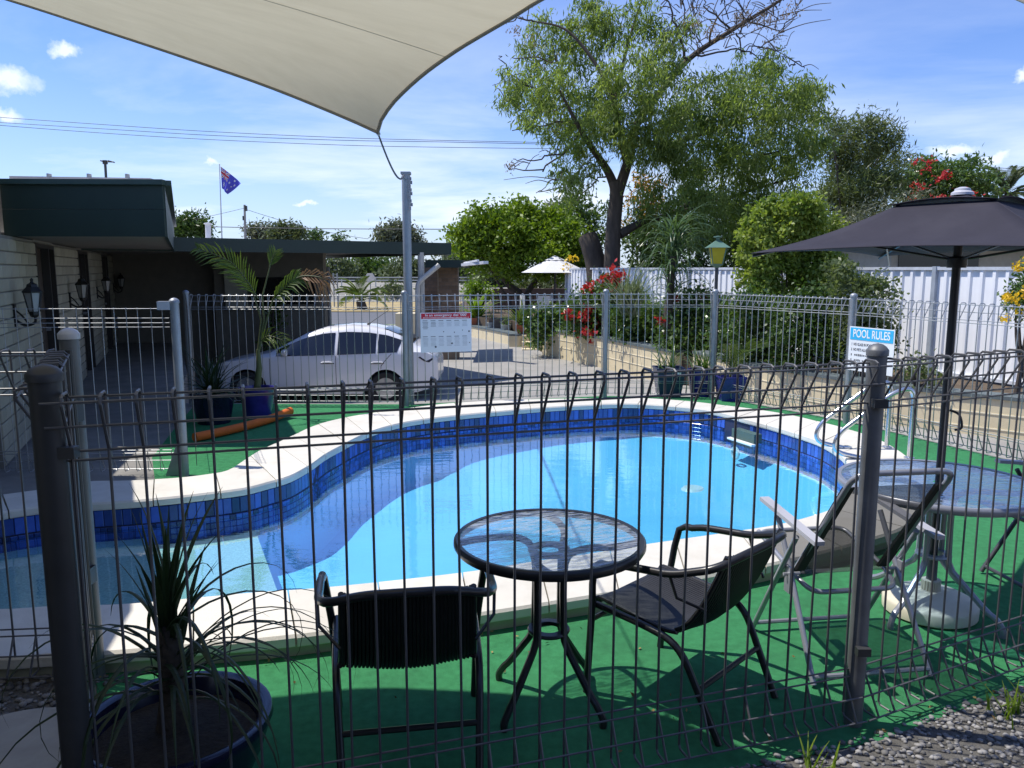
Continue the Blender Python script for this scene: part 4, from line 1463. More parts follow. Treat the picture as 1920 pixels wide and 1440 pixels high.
for a, b in doors:
    mb = MB()
    mid_ = wp((a + b) / 2, 1.01, -0.10)
    mb.beam(wp(a + 0.05, 1.01, -0.10), wp(a + 0.90, 1.01, -0.10), 0.05, 2.0)
    d = mb.build("door", m_door, motel)
    for z in (0.55, 1.45):
        mb = MB(); mb.beam(wp(a + 0.18, z, -0.072), wp(a + 0.77, z, -0.072), 0.012, 0.62); mb.build("door_panel", m_door, d)
    mb = MB(); mb.tube([wp(a + 0.83, 1.0, -0.07), wp(a + 0.83, 1.0, -0.02)], 0.022, 8); mb.build("door_knob", m_post, d)
    mb = MB()
    mb.beam(wp(a + 0.97, 1.01, -0.11), wp(b - 0.05, 1.01, -0.11), 0.02, 1.98)
    mb.build("side_window", M("dark_glass", (0.012, 0.014, 0.016), 0.08, spec=0.7), motel)
    mb = MB()
    for s in (a + 0.025, a + 0.935, b - 0.025):
        mb.beam(wp(s - 0.025, 1.02, -0.06), wp(s + 0.025, 1.02, -0.06), 0.14, 2.04)
    mb.beam(wp(a, 2.03 - 0.01, -0.058), wp(b, 2.03 - 0.01, -0.058), 0.135, 0.045)
    mb.build("door_frame", m_doorf, motel)
# verandah roof: fascia box, soffit and sheet roof
F0 = dep(5, 388, 8.0); F1 = dep(303, 390, 8.0)
F0 = Vector((F0.x, 8.0, 0)); F1 = Vector((F1.x, 8.06, 0))
for k, (za, zb) in enumerate([(2.07, 2.335), (2.338, 2.575)]):
    mb = MB(); mb.beam(F0 + Vector((0, 0, (za + zb) / 2)), F1 + Vector((0, 0, (za + zb) / 2)), 0.03, zb - za)
    mb.build("fascia_board", m_fascia, motel)
FE = F1 + WD * 8.6
for k, (za, zb) in enumerate([(2.07, 2.335), (2.338, 2.575)]):
    mb = MB(); mb.beam(F1 + WD * 0.02 + Vector((0, 0, (za + zb) / 2)), FE + Vector((0, 0, (za + zb) / 2)), 0.03, zb - za)
    mb.build("fascia_board", m_fascia, motel)
mb = MB()
mb.beam(F0 + Vector((0, -0.02, 2.60)), F1 + Vector((0.02, -0.02, 2.60)), 0.09, 0.05)
mb.beam(F1 + Vector((0.02, 0.04, 2.60)), FE + Vector((0.02, 0, 2.60)), 0.09, 0.05)
mb.build("gutter", M("gutter_green", (0.035, 0.065, 0.05), 0.45), motel)
mb = MB()
mb.beam(F0 + Vector((0.02, 0.16, 2.655)), F0.lerp(F1, 0.88) + Vector((0, 0.2, 2.645)), 0.10, 0.028)
mb.build("roof_capping", m_roof, motel)
for u in (0.25, 0.5, 0.74):
    mb = MB(); mb.beam(F0.lerp(F1, u) + Vector((0, 0.13, 2.67)), F0.lerp(F1, u) + Vector((0.02, 0.13, 2.67)), 0.06, 0.05); mb.build("capping_clip", m_roof, motel)
mb = MB()
pl = [F0 + Vector((0.01, 0.02, 0)), F1 + Vector((-0.01, 0.02, 0)), FE + Vector((-0.01, 0, 0)), wp(S_END + 2, 0, -0.3), wp(-1.2, 0, -0.3)]
mb.prism([(p.x, p.y) for p in pl], 2.09, 2.11)
mb.build("soffit", m_soffit, motel)
mb = MB()
pl = [F0 + Vector((-.2, 0.05, 0)), F1 + Vector((-0.05, 0.05, 0)), FE, wp(S_END + 2, 0, -6), wp(-1.2, 0, -6)]
mb.prism([(p.x, p.y) for p in pl], 2.585, 2.615)
mb.build("roof", m_roof, motel)
mb = MB()
for u in (0.35, 1.2, 1.9):
    p = F1 + WD * (u * 3)
# the nearer part of the wing, running out to the left, with unseen walls and roof added to block light
mb.beam(Vector((-4.95, 6.85, 1.38)), Vector((-5.20, 7.9, 1.38)), 0.30, 2.76)
mb.beam(Vector((-4.90, 6.8, 1.38)), Vector((-3.35, 0.2, 1.38)), 0.25, 2.76)
mb.beam(Vector((-3.3, -2.3, 1.38)), Vector((6.5, -2.3, 1.38)), 0.25, 2.76)  # wall behind the viewer, added unseen to hold back sky light
mb.build("end_and_blocker_walls", m_block_i, motel)
mb = MB()
mb.prism([(-4.14, 6.02), (-4.6, 6.9), (-8, 6.9), (-8, -6.0), (7.0, -6.0), (7.0, -0.9), (-2.1, -0.9), (-3.17, 3.95)], 2.60, 2.76)  # unseen roof, shaped to shade the left coping and cut sky light
mb.build("added_shade_roof", m_fascia, motel)
# floor of the covered walk and everything left of the terrace
mb = MB()
mb.prism([(-7.5, 10.3), (-4.45, 10.3), (-5.6, 13.5), (-8.9, 21), (-9.3, 23.2), (-14, 23.2), (-14, 3), (-7.5, 3)], -1.3, -0.012)
structure(mb, "covered_walk", m_concrete)

# carriage lanterns beside the doors
m_iron = M("black_iron", (0.016, 0.015, 0.014), 0.4, metal=0.3)
m_pane = M("milky_lantern_pane", (0.30, 0.30, 0.28), 0.25, var=0.1)
def lantern(s, label):
    b = wp(s, 1.33, 0.0)
    t = thing("wall_lantern", label, "wall lamp", b, math.atan2(WN.y, WN.x) - math.pi / 2, "carriage lanterns on the motel wall", local=True)
    mb = MB()
    mb.box((0, 0.012, -0.03), (0.09, 0.024, 0.22)); mb.build("wall_plate", m_iron, t)
    mb = MB()
    mb.tube(catmull([(0, 0.02, -0.08), (0, 0.10, -0.13), (0, 0.18, -0.10), (0, 0.18, -0.03)], 5), 0.013, 6)
    mb.tube(catmull([(0, 0.02, 0.02), (0, 0.07, -0.03), (0, 0.12, -0.11)], 4), 0.009, 6)
    mb.build("scroll_arm", m_iron, t, smooth=True)
    mb = MB()
    mb.lathe([(0.03, -0.05), (0.045, -0.03), (0.05, 0.0), (0.052, 0.005)], 6, (0, 0.18, 0))
    for k in range(6):
        a = 2 * math.pi * k / 6
        mb.tube([(0.05 * math.cos(a), 0.18 + 0.05 * math.sin(a), 0.0), (0.085 * math.cos(a), 0.18 + 0.085 * math.sin(a), 0.19)], 0.006, 5)
    mb.build("cage", m_iron, t)
    mb = MB(); mb.lathe([(0.044, 0.004), (0.079, 0.188)], 6, (0, 0.18, 0)); mb.build("pane", m_pane, t)
    mb = MB(); mb.lathe([(0.098, 0.19), (0.100, 0.20), (0.055, 0.245), (0.048, 0.27), (0.02, 0.285), (0.012, 0.30), (0.018, 0.315), (0.0, 0.335)], 6, (0, 0.18, 0)); mb.build("hood", m_iron, t)
    return t
for s, l in [(-1.55, "carriage lantern on the pale block wall left of the first motel door"), (2.55, "carriage lantern between the first and second motel doors"),
             (6.5, "carriage lantern between the second and third motel doors"), (10.4, "carriage lantern between the third and fourth motel doors")]:
    lantern(s, l)
# antenna on the roof
an = thing("tv_antenna", "thin television antenna mast on the motel roof", "antenna", dep(198, 335, 13.0))
b = dep(198, 335, 13.0); tp = dep(197, 303, 13.0)
mb = MB(); mb.tube([Vector((b.x, b.y, 2.5)), tp], 0.022, 6); mb.build("mast", m_post_dark, an)
mb = MB()
mb.tube([tp + Vector((-0.03, 0, 0)), tp + Vector((0.13, 0, -0.005))], 0.012, 5); mb.tube([tp + Vector((-0.02, -.1, 0)), tp + Vector((-0.02, .1, 0))], 0.010, 5)
mb.tube([tp + Vector((0.10, -.1, 0)), tp + Vector((0.10, .1, 0))], 0.010, 5); mb.box(tp + Vector((0.0, 0, -0.01)), (0.06, 0.05, 0.06))
mb.build("boom", m_post_dark, an)

# ------------------------------------------------------------------ reception block and carport
rec = thing("reception_building", "dim reception block under the carport roof with notices beside a dark door", "motel building", (-6.5, 19, -0.8))
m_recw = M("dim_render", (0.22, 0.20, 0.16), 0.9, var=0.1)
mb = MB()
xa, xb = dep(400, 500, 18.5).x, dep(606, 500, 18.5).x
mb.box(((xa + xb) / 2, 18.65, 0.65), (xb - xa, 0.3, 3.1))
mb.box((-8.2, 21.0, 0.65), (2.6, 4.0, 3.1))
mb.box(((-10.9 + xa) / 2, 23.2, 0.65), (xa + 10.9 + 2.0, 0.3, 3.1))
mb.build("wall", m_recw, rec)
def panel(name, x0, y0, x1, y1, Y, mat, parent, t=0.03, dz=0.0):
    a = dep(x0, y1, Y); b = dep(x1, y0, Y)
    mb = MB(); mb.box(((a.x + b.x) / 2, Y + dz, (a.z + b.z) / 2), (b.x - a.x, t, b.z - a.z))
    return mb.build(name, mat, parent)
dd = panel("door", 264, 508, 312, 640, 23.0, M("black_door", (0.008, 0.008, 0.008), 0.4), rec)
panel("air_conditioner", 324, 493, 361, 515, 22.95, M("dark_vent", (0.02, 0.02, 0.02), 0.6), rec, 0.2)
for (x0, y0, x1, y1) in [(325, 533, 342, 561), (348, 538, 364, 590), (367, 532, 391, 575)]:
    panel("notice_sheet", x0, y0, x1, y1, 22.98, M("paper_notice", (0.42, 0.40, 0.36), 0.8, var=0.15, scale=10), rec, 0.01)
panel("column", 425, 505, 461, 580, 18.42, M("cream_column", (0.46, 0.44, 0.36), 0.8), rec, 0.1)
panel("window", 470, 520, 590, 570, 18.45, M("dark_glass"if False else "dark_window_glass", (0.012, 0.013, 0.014), 0.1), rec, 0.04)

cp = thing("carport", "flat carport roof with dark green fascia over the parked white car", "carport", (-4.5, 16, -0.7))
c0 = dep(318, 443, 14.3); c1 = dep(845, 456, 17.6)
ZCT = 2.31
CW = (c1 - c0); CW.z = 0; CWd = CW.normalized(); CN = Vector((-CWd.y, CWd.x, 0))
c0 = Vector((c0.x - 1.2, c0.y - 1.2 * CWd.y / CWd.x, 0)); c1 = Vector((c1.x, c1.y, 0))
mb = MB(); mb.beam(c0 + Vector((0, 0, ZCT - 0.125)), c1 + Vector((0, 0, ZCT - 0.125)), 0.05, 0.25); mb.build("fascia_board", m_fascia, cp)
ce = c1 + CN * 7.5
mb = MB(); mb.beam(c1 + CN * 0.03 + Vector((0, 0, ZCT - 0.125)), ce + Vector((0, 0, ZCT - 0.125)), 0.05, 0.25); mb.build("fascia_board", m_fascia, cp)
mb = MB()
pl = [c0 + CN * .04, c1 + CN * .04 - CWd * .03, ce - CWd * .03, c0 + CN * 7.5]
mb.prism([(p.x, p.y) for p in pl], ZCT - 0.05, ZCT - 0.02)
mb.build("roof", m_roof, cp)
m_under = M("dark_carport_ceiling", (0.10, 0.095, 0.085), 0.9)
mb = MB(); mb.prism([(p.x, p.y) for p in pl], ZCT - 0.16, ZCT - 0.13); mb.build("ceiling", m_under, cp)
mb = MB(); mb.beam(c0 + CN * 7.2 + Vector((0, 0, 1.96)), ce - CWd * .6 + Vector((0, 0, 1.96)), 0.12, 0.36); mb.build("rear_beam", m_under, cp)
for px, Y in [(541, 22.2), (617, 22.6)]:
    p = dep(px, 600, Y)
    mb = MB(); mb.tube([(p.x, Y, -0.9), (p.x, Y, 1.8)], 0.075 if px == 617 else 0.05, 10); mb.build("post", M("grey_carport_post", (0.22, 0.22, 0.22), 0.5, metal=.2), cp, smooth=True)
# brown brick piers with their own bricks
m_brick = M("brown_brick", (0.25, 0.165, 0.105), 0.85, var=0.15, scale=12, objrand=0.22)
m_brickm = M("brown_mortar", (0.20, 0.16, 0.125), 0.95)
def pier(px0, px1, Y, ztop):
    a = dep(px0, 550, Y).x; b = dep(px1, 550, Y).x
    w = b - a
    mb = MB(); mb.box(((a + b) / 2, Y + w / 2, (ztop - 0.9) / 2), (w - 0.016, w - 0.016, ztop + 0.9)); pr = mb.build("brick_pier", m_brickm, cp)
    bw, bh = w / 3, 0.10
    bmb = MB(); bmb.box((0, 0, 0), (bw - 0.012, 0.012, bh - 0.012)); me = mesh_of(bmb, "brick", m_brick)
    nrow = int((ztop - 0.35 + 0.0) / bh) + 4
    for r in range(nrow):
        z = ztop - bh * (r + .5)
        for k in range(4):
            x0 = a + bw * (k - (0.5 if r % 2 else 0)); x1 = x0 + bw
            x0, x1 = max(x0, a), min(x1, b)
            if x1 - x0 < 0.03: continue
            o = link_mesh("brick", me, pr, loc=Vector(((x0 + x1) / 2, Y + 0.008, z)) - cp.location)
            o.scale = ((x1 - x0) / bw, 1, 1)
pier(822, 859, 21.5, 1.80)
pier(795, 821, 23.5, 1.80)
# low entry roof beyond the carport, with its tube lamp
mb = MB(); a = dep(798, 492, 21.0); b = dep(868, 494, 21.0)
mb.box(((a.x + b.x) / 2, 22.6, 1.88), (b.x - a.x, 3.4, 0.20)); mb.build("entry_roof", m_fascia, cp)
mb = MB(); a = dep(866, 497, 21.0); b = dep(911, 492, 20.2)
mb.beam(a, b, 0.16, 0.07); mb.beam(a + Vector((-.05, .1, .03)), b + Vector((-.2, .1, .05)), 0.05, 0.05)
mb.build("tube_lamp", M("white_lamp_housing", (0.75, 0.76, 0.78), 0.4), cp)
dpm = M("cream_downpipe", (0.50, 0.48, 0.42), 0.5)
mb = MB()
mb.tube(arc_pts([dep(823, 497, 17.2), dep(783, 530, 17.0), dep(783, 700, 17.0)], 0.12), 0.055, 8)
mb.build("downpipe", dpm, cp, smooth=True)
mb = MB(); p = dep(789, 505, 17.15); mb.tube([(p.x, 17.2, 2.1), (p.x, 17.2, -0.8)], 0.07, 8); mb.build("corner_post", dpm, cp, smooth=True)

# ------------------------------------------------------------------ white car under the carport
m_paint = M("white_car_paint", (0.72, 0.72, 0.74), 0.25, var=0.0, coat=0.6)
m_cglass = M("tinted_car_glass", (0.010, 0.011, 0.014), 0.06, spec=0.8)
m_tyre = M("black_tyre", (0.018, 0.018, 0.018), 0.85)
m_rim = M("alloy_wheel", (0.45, 0.46, 0.48), 0.3, metal=0.8)
m_seam = M("dark_panel_gap", (0.02, 0.02, 0.022), 0.7)
cx = dep(400, 680, 15.4).x
car = thing("parked_car", "white sedan with tinted windows parked under the carport, nose to the left", "car", (cx, 15.6, -0.80), 0.0, None, local=True)
CL = 4.45
# stations along the length: x, sill z, belt z, roof z, belt half width, roof half width
ST = [(0.02, .42, .58, .59, .55, .50), (0.12, .26, .70, .71, .72, .62), (0.45, .22, .80, .82, .80, .68), (0.95, .20, .88, .91, .835, .70), (1.25, .20, .90, .97, .845, .68),
      (1.60, .20, .915, 1.16, .85, .62), (1.95, .20, .92, 1.34, .855, .585), (2.30, .20, .93, 1.44, .86, .57), (2.75, .20, .945, 1.475, .86, .565), (3.15, .20, .96, 1.455, .86, .56),
      (3.50, .20, .975, 1.385, .855, .565), (3.80, .21, .99, 1.26, .845, .58), (4.05, .23, 1.00, 1.10, .825, .62), (4.25, .28, .985, 1.04, .79, .64), (4.40, .36, .90, .94, .70, .60), (4.45, .45, .78, .80, .60, .52)]
def station(x):
    for i in range(len(ST) - 1):
        if ST[i][0] <= x <= ST[i + 1][0]:
            t = (x - ST[i][0]) / (ST[i + 1][0] - ST[i][0])
            return [a + (b - a) * t for a, b in zip(ST[i], ST[i + 1])]
    return ST[0] if x < ST[0][0] else ST[-1]
def side_y(x, z):
    """half width of the body at height z"""
    _, s, b, r, wb, wr = station(x)
    if z <= b:
        u = (z - s) / max(b - s, .01)
        return wb * (0.93 + 0.07 * math.sin(math.pi * min(max(u, 0), 1) * 0.62 + 0.25) / math.sin(math.pi * 0.5)) if u > 0 else wb * 0.93
    u = min((z - b) / max(r - b, .01), 1)
    return side_y(x, b) + (wr - side_y(x, b)) * (u ** 1.15)
WX = (0.86, 3.48)
xs = sorted(set([s[0] for s in ST] + [round(x, 3) for x in np.linspace(0.1, 4.4, 48)]))
rows = []
for x in xs:
    _, s, b, r, wb, wr = station(x)
    # wheel arch: raise the sill round each wheel
    arch = s
    for w in WX:
        dxw = abs(x - w)
        if dxw < 0.365: arch = max(arch, 0.31 + math.sqrt(max(0.365 ** 2 - dxw ** 2, 0)))
    half = []
    for u in np.linspace(0, 1, 8):
        z = arch + (b - arch) * u
        half.append((side_y(x, z), z))
    for u in (0.25, 0.5, 0.75, 0.93):
        z = b + (r - b) * u
        half.append((side_y(x, z), z))
    half.append((wr * 0.88, r)); half.append((wr * 0.45, r + 0.012)); half.append((0, r + 0.016))
    ring = [(x, -y, z) for y, z in half] + [(x, y, z) for y, z in half[-2::-1]]
    rows.append(ring)
mb = MB(); mb.grid(rows)
mb.f.append(tuple(range(len(rows[0])))); mb.m.append(0)
mb.f.append(tuple(range(len(mb.v) - 1, len(mb.v) - 1 - len(rows[0]), -1))); mb.m.append(0)
body = mb.build("body", m_paint, car, smooth=True)
def on_side(poly, off, sgn=-1):
    return [Vector((x, sgn * (side_y(x, z) + off), z)) for x, z in poly]
def glass_patch(top, bottom, name, off=0.008, mat=None):
    """window between two (x, z) edges, following the body side"""
    for sgn in (-1, 1):
        rows = []
        for i in range(6):
            u = i / 5
            rows.append(on_side([(a[0] + (b[0] - a[0]) * u, a[1] + (b[1] - a[1]) * u) for a, b in zip(bottom, top)], off, sgn))
        mb = MB(); mb.grid(rows); mb.build(name, mat or m_cglass, car, smooth=True)
def edge(f, x0, x1, n=10):
    return [(x0 + (x1 - x0) * i / (n - 1), f(x0 + (x1 - x0) * i / (n - 1))) for i in range(n)]
roofz = lambda x: min(station(x)[2] + (station(x)[3] - station(x)[2]) * 0.80, 1.385)
beltz = lambda x: station(x)[2] + 0.012
glass_patch(edge(lambda x: max(roofz(x), beltz(x) + .01), 1.42, 2.52), edge(beltz, 1.42, 2.52), "side_window")
glass_patch(edge(lambda x: max(roofz(x), beltz(x) + .01), 2.58, 3.30), edge(beltz, 2.58, 3.30), "side_window")
glass_patch(edge(lambda x: max(roofz(x), beltz(x) + .03), 3.34, 3.78), edge(beltz, 3.34, 3.70), "quarter_window")
for x0, x1, nm in [(1.28, 2.12, "windscreen"), (3.42, 3.98, "rear_window")]:
    rows = []
    for i in range(8):
        x = x0 + (x1 - x0) * i / 7
        s = station(x)
        rows.append([(x, y * s[5] * 0.86, s[3] + 0.016 + 0.010 * (1 - y * y)) for y in np.linspace(-1, 1, 9)])
    mb = MB(); mb.grid(rows); mb.build(nm, m_cglass, car, smooth=True)
def seam(pts, w=0.010):
    for sgn in (-1,):
        mb = MB(); mb.tube(on_side(pts, 0.001, sgn), w * .5, 4)
        return mb
sm = MB()
for pl in ([(2.55, z) for z in np.linspace(.26, .93, 8)], [(1.30, z) for z in np.linspace(.26, .88, 8)], [(3.40 + (0.18 if z > .75 else .0) * (z - .75) / .2, z) for z in np.linspace(.68, .97, 6)], [(x, .255) for x in np.linspace(1.30, 3.1, 10)]):
    t_ = seam(pl); sm.add(t_.v, t_.f)
sm.build("door_seam", m_seam, car)
for x in (2.28, 3.22):
    mb = MB(); mb.tube(catmull(on_side([(x, .80), (x + .05, .812), (x + .17, .812), (x + .22, .805)], 0.022), 3), 0.014, 6)
    h_ = mb.build("door_handle", m_paint, car, smooth=True)
    mb = MB(); mb.tube(on_side([(x - .01, .785), (x + .24, .79)], 0.003), 0.008, 5); mb.build("handle_recess", m_seam, h_)
for sgn in (-1, 1):
    mb = MB()
    mb.lathe([(0.0, -0.11), (0.05, -0.10), (0.075, -0.03), (0.08, 0.05), (0.065, 0.075), (0, 0.08)], 12)
    mb.v = [(1.62 + z * .55, sgn * (0.93 + x * 1.0), 1.0 + y * 0.85) for x, y, z in mb.v]
    mb.build("door_mirror", m_paint, car, smooth=True)
mb = MB()
tl = [(4.10, .90), (4.28, .995), (4.36, .955), (4.37, .85), (4.30, .80), (4.22, .82)]
pts = [Vector((x, -(side_y(x, z) + 0.012), z)) for x, z in tl]
mb.add(pts + [p + Vector((0, .06, 0)) for p in pts], [(0, 1, 2, 3, 4, 5)] + [(i, (i + 1) % 6, 6 + (i + 1) % 6, 6 + i) for i in range(6)])
mb.build("tail_light", M("smoked_tail_light", (0.035, 0.02, 0.022), 0.15), car)
mb = MB()
hl = [(0.14, .60), (0.22, .70), (0.52, .76), (0.42, .66)]
pts = [Vector((x, -(side_y(x, z) + 0.010), z)) for x, z in hl]
mb.add(pts + [p + Vector((0, .05, 0)) for p in pts], [(0, 1, 2, 3)] + [(i, (i + 1) % 4, 4 + (i + 1) % 4, 4 + i) for i in range(4)])
mb.build("headlight", M("clear_lens", (0.5, 0.52, 0.55), 0.1), car)
mb = MB(); mb.tube([(3.05, -0.2, 1.47), (3.10, -0.2, 1.505)], [0.03, 0.02], 6); mb.tube([(3.08, -0.2, 1.49), (3.50, -0.2, 1.78)], 0.006, 5); mb.build("roof_aerial", m_black, car)
for w in WX:
    for sgn in (-1, 1):
        mb = MB()
        n = 28
        prof = [(0.20, -0.10), (0.29, -0.10), (0.312, -0.07), (0.316, 0.0), (0.312, 0.07), (0.29, 0.10), (0.20, 0.10)]
        mb.lathe(prof, n)
        mb.f = [f for f in mb.f if len(f) == 4]; mb.m = mb.m[:len(mb.f)]
        mb.v = [(w + x, sgn * 0.755 + z, 0.316 + y) for x, y, z in mb.v]
        ty = mb.build("wheel", m_tyre, car, smooth=True)
        mb = MB()
        for k in range(5):
            a = 2 * math.pi * k / 5 + .3
            mb.beam((w + .04 * math.cos(a), sgn * 0.845, .316 + .04 * math.sin(a)), (w + .2 * math.cos(a), sgn * 0.835, .316 + .2 * math.sin(a)), 0.03, 0.055)
        mb.lathe([(0.17, 0.815), (0.20, 0.84), (0.21, 0.845), (0.215, 0.85)], n)
        k0 = len(mb.v) - 4 * n
        mb.v[k0:] = [(w + x, sgn * (z - 0.02), 0.316 + y) for x, y, z in mb.v[k0:]]
        mb.build("rim", m_rim, ty)
mb = MB(); mb.box((2.15, 0, 0.42), (3.9, 1.3, 0.36)); mb.build("underbody", m_seam, car)

# ------------------------------------------------------------------ signs
def fence_hit(px, A, B):
    r = ray(px, 600); k = r.x / r.y
    d = B - A
    t = (A.x - k * A.y) / (k * d.y - d.x)
    return A + d * t


def text_on(name, body_, parent, size, pos, rot, mat, align='LEFT', sx=1.0, extr=0.0008):
    cu = bpy.data.curves.new(name, 'FONT')
    cu.body = body_; cu.size = size; cu.align_x = align; cu.align_y = 'CENTER'; cu.extrude = extr
    cu.offset = size * 0.012
    cu.materials.append(mat)
    tmp = bpy.data.objects.new(name + "_curve", cu)
    COL.objects.link(tmp)
    bpy.context.view_layer.update()
    me = bpy.data.meshes.new_from_object(tmp.evaluated_get(bpy.context.evaluated_depsgraph_get()))
    bpy.data.objects.remove(tmp)
    o = bpy.data.objects.new(name, me)
    COL.objects.link(o)
    o.parent = parent
    o.location = pos; o.rotation_euler = rot; o.scale = (sx, 1, 1)
    return o


m_signw = M("white_sign_sheet", (0.76, 0.77, 0.79), 0.35, var=0.02)
m_red = M("red_sign_print", (0.55, 0.012, 0.03), 0.4, var=0.05)
m_sky = M("sky_blue_sign_print", (0.04, 0.42, 0.72), 0.4, var=0.03)
m_ink = M("grey_sign_ink", (0.10, 0.10, 0.11), 0.6)
m_inkl = M("pale_sign_ink", (0.42, 0.43, 0.45), 0.6)


def signboard(name, label, cat, A, B, px0, px1, py0, py1, off):
    a = fence_hit(px0, A, B); b = fence_hit(px1, A, B)
    w = (b - a).length
    zt = dep(px0, py0, a.y).z; zb = dep(px0, py1, a.y).z
    d = (b - a).normalized(); nrm = Vector((d.y, -d.x, 0))
    if nrm.y > 0: nrm = -nrm
    o = (a + b) / 2 + nrm * off; o.z = (zt + zb) / 2
    t = thing(name, label, cat, o, math.atan2(d.y, d.x), None, local=True)
    h = zt - zb
    # local: x along the board, -y towards the pool, z up
    mb = MB()
    mb.box((0, 0, 0), (w, 0.004, h)); mb.build("sheet", m_signw, t)
    return t, w, h


em, w, h = signboard("emergency_sign", "white emergency instruction sign with a red heading strip on the back fence", "sign", B1, B2, 786, 881, 586, 660, 0.095)
mb = MB(); mb.box((0, -0.0035, h * .5 - h * 0.085), (w * 0.965, 0.003, h * 0.135)); mb.build("heading_strip", m_red, em)
RX = (math.pi / 2, 0, 0)
mw = M("white_print", (0.8, 0.8, 0.8), 0.5)
text_on("heading_text", "In an emergency dial '000'", em, h * 0.088, (0, -0.006, h * .5 - h * 0.062), RX, mw, 'CENTER', (w * 0.93) / (h * 0.088 * 11.8))
mb = MB()
for k in range(34):
    mb.box((-w * .45 + w * .9 * (k + .5) / 34, -0.0058, h * .5 - h * 0.127), (w * .9 / 34 * random.uniform(.5, .8), 0.001, h * 0.018))
mb.build("subheading_line", mw, em, kind='stuff')
ink = MB(); inkl = MB(); pic = MB()
cols = 6
for c in range(cols):
    x0 = -w * .46 + w * .925 * c / cols; cw = w * .125
    for (zz, rows_, strong) in ((0.30, 4 if c else 6, True), (-0.10, 7, False)):
        ztop = h * zz
        ink.box((x0 + cw * .4, -0.0027, ztop), (cw * .75, 0.001, h * 0.014))
        for r in range(rows_):
            (ink if (strong and c < 2) else inkl).box((x0 + cw * .45, -0.0027, ztop - h * 0.04 - r * h * 0.032), (cw * random.uniform(.65, .9), 0.001, h * 0.010))
for (u, v, s) in [(-.21, -.36, .026), (-.05, .02, .014), (.11, -.28, .024), (.16, .0, .014), (.32, .05, .012), (.45, .02, .022), (.46, -.27, .013)]:
    pic.lathe([(0, -.0005), (s * w * .8, 0), (0, .0005)], 10)
    k0 = len(pic.v) - 30
    pic.v[k0:] = [(u * w + x, -0.003 + z, v * h + y) for x, y, z in pic.v[k0:]]
ink.build("print_line", m_ink, em, kind='stuff'); inkl.build("fine_print_line", m_inkl, em, kind='stuff'); pic.build("pictogram", m_ink, em, kind='stuff')

pr, w, h = signboard("pool_rules_sign", "white sign with sky blue POOL RULES heading on the right side fence", "sign", B4, B5, 1604, 1690, 611, 692, 0.07)
mb = MB(); mb.box((0, -0.0035, h * .5 - h * 0.16), (w * 0.95, 0.003, h * 0.27)); mb.build("heading_strip", m_sky, pr)
text_on("heading_text", "POOL RULES", pr, h * 0.255, (0, -0.006, h * .5 - h * 0.16), RX, mw, 'CENTER', (w * 0.88) / (h * 0.255 * 6.05), extr=0.001)
for i, s in enumerate(["1  NO GLASS IN POOL AREA", "2  NO PETS ALLOWED"]):
    text_on("rule_text", s, pr, h * 0.085, (-w * .44, -0.0032, h * .5 - h * (0.40 + .12 * i)), RX, m_ink, 'LEFT', 0.72)
for i in range(3):
    mb = MB()
    z = h * .5 - h * (0.64 + .12 * i)
    x = -w * .36
    mb.box((-w * .43, -0.0027, z), (w * .02, 0.001, h * .05))
    while x < w * (.34 if i < 2 else .22):
        l = random.uniform(.02, .035) * w
        mb.box((x + l / 2, -0.0027, z), (l, 0.001, h * random.uniform(.03, .055))); x += l + w * (.012 if random.random() < .8 else .035)
    mb.build("rule_line", m_ink, pr, kind='stuff')

# ------------------------------------------------------------------ garden walls along the driveway
def wall_run(name, label, pts, zb, zt, th, capped=True, courses=True):
    """rendered retaining wall along plan points; zt per point"""
    t = thing(name, label, "garden wall", Vector((pts[0][0], pts[0][1], zb)))
    mb = MB(); cap = MB()
    for i in range(len(pts) - 1):
        (x0, y0, z0), (x1, y1, z1) = pts[i], pts[i + 1]
        d = Vector((x1 - x0, y1 - y0, 0)).normalized(); nn = Vector((-d.y, d.x, 0)) * th
        if nn.y < 0: nn = -nn
        a, b = Vector((x0, y0, 0)), Vector((x1, y1, 0))
        vs = [a + Vector((0, 0, zb)), b + Vector((0, 0, zb)), b + Vector((0, 0, z1)), a + Vector((0, 0, z0))]
        vs += [v + nn for v in vs]
        mb.add(vs, [(0, 1, 2, 3), (5, 4, 7, 6), (3, 2, 6, 7), (0, 3, 7, 4), (1, 5, 6, 2)])
        n2 = nn * 1.16; o2 = nn * -0.10
        vs = [a + o2 + Vector((0, 0, z0 + .002)), b + o2 + Vector((0, 0, z1 + .002)), b + n2 + Vector((0, 0, z1 + .002)), a + n2 + Vector((0, 0, z0 + .002))]
        vs += [v + Vector((0, 0, .05)) for v in vs]
        cap.add(vs, [(0, 3, 2, 1), (4, 5, 6, 7), (0, 1, 5, 4), (1, 2, 6, 5), (2, 3, 7, 6), (3, 0, 4, 7)])
    mb.build("wall_face", m_cream, t)
    if capped: cap.build("wall_cap", m_capd, t)
    if courses:      # pale string lines where the blockwork steps
        for i in range(len(pts) - 1):
            (x0, y0, z0), (x1, y1, z1) = pts[i], pts[i + 1]
            for k in (0.2, 0.4):
                cb = MB()
                d = Vector((x1 - x0, y1 - y0, 0)).normalized(); nn = Vector((-d.y, d.x, 0))
                if nn.y < 0: nn = -nn
                cb.beam(Vector((x0, y0, z0 - k)) - nn * .004, Vector((x1, y1, z1 - k)) - nn * .004, 0.012, 0.014)
                cb.build("mortar_line", M("pale_mortar_line", (0.72, 0.66, 0.50), 0.8), t)
    return t


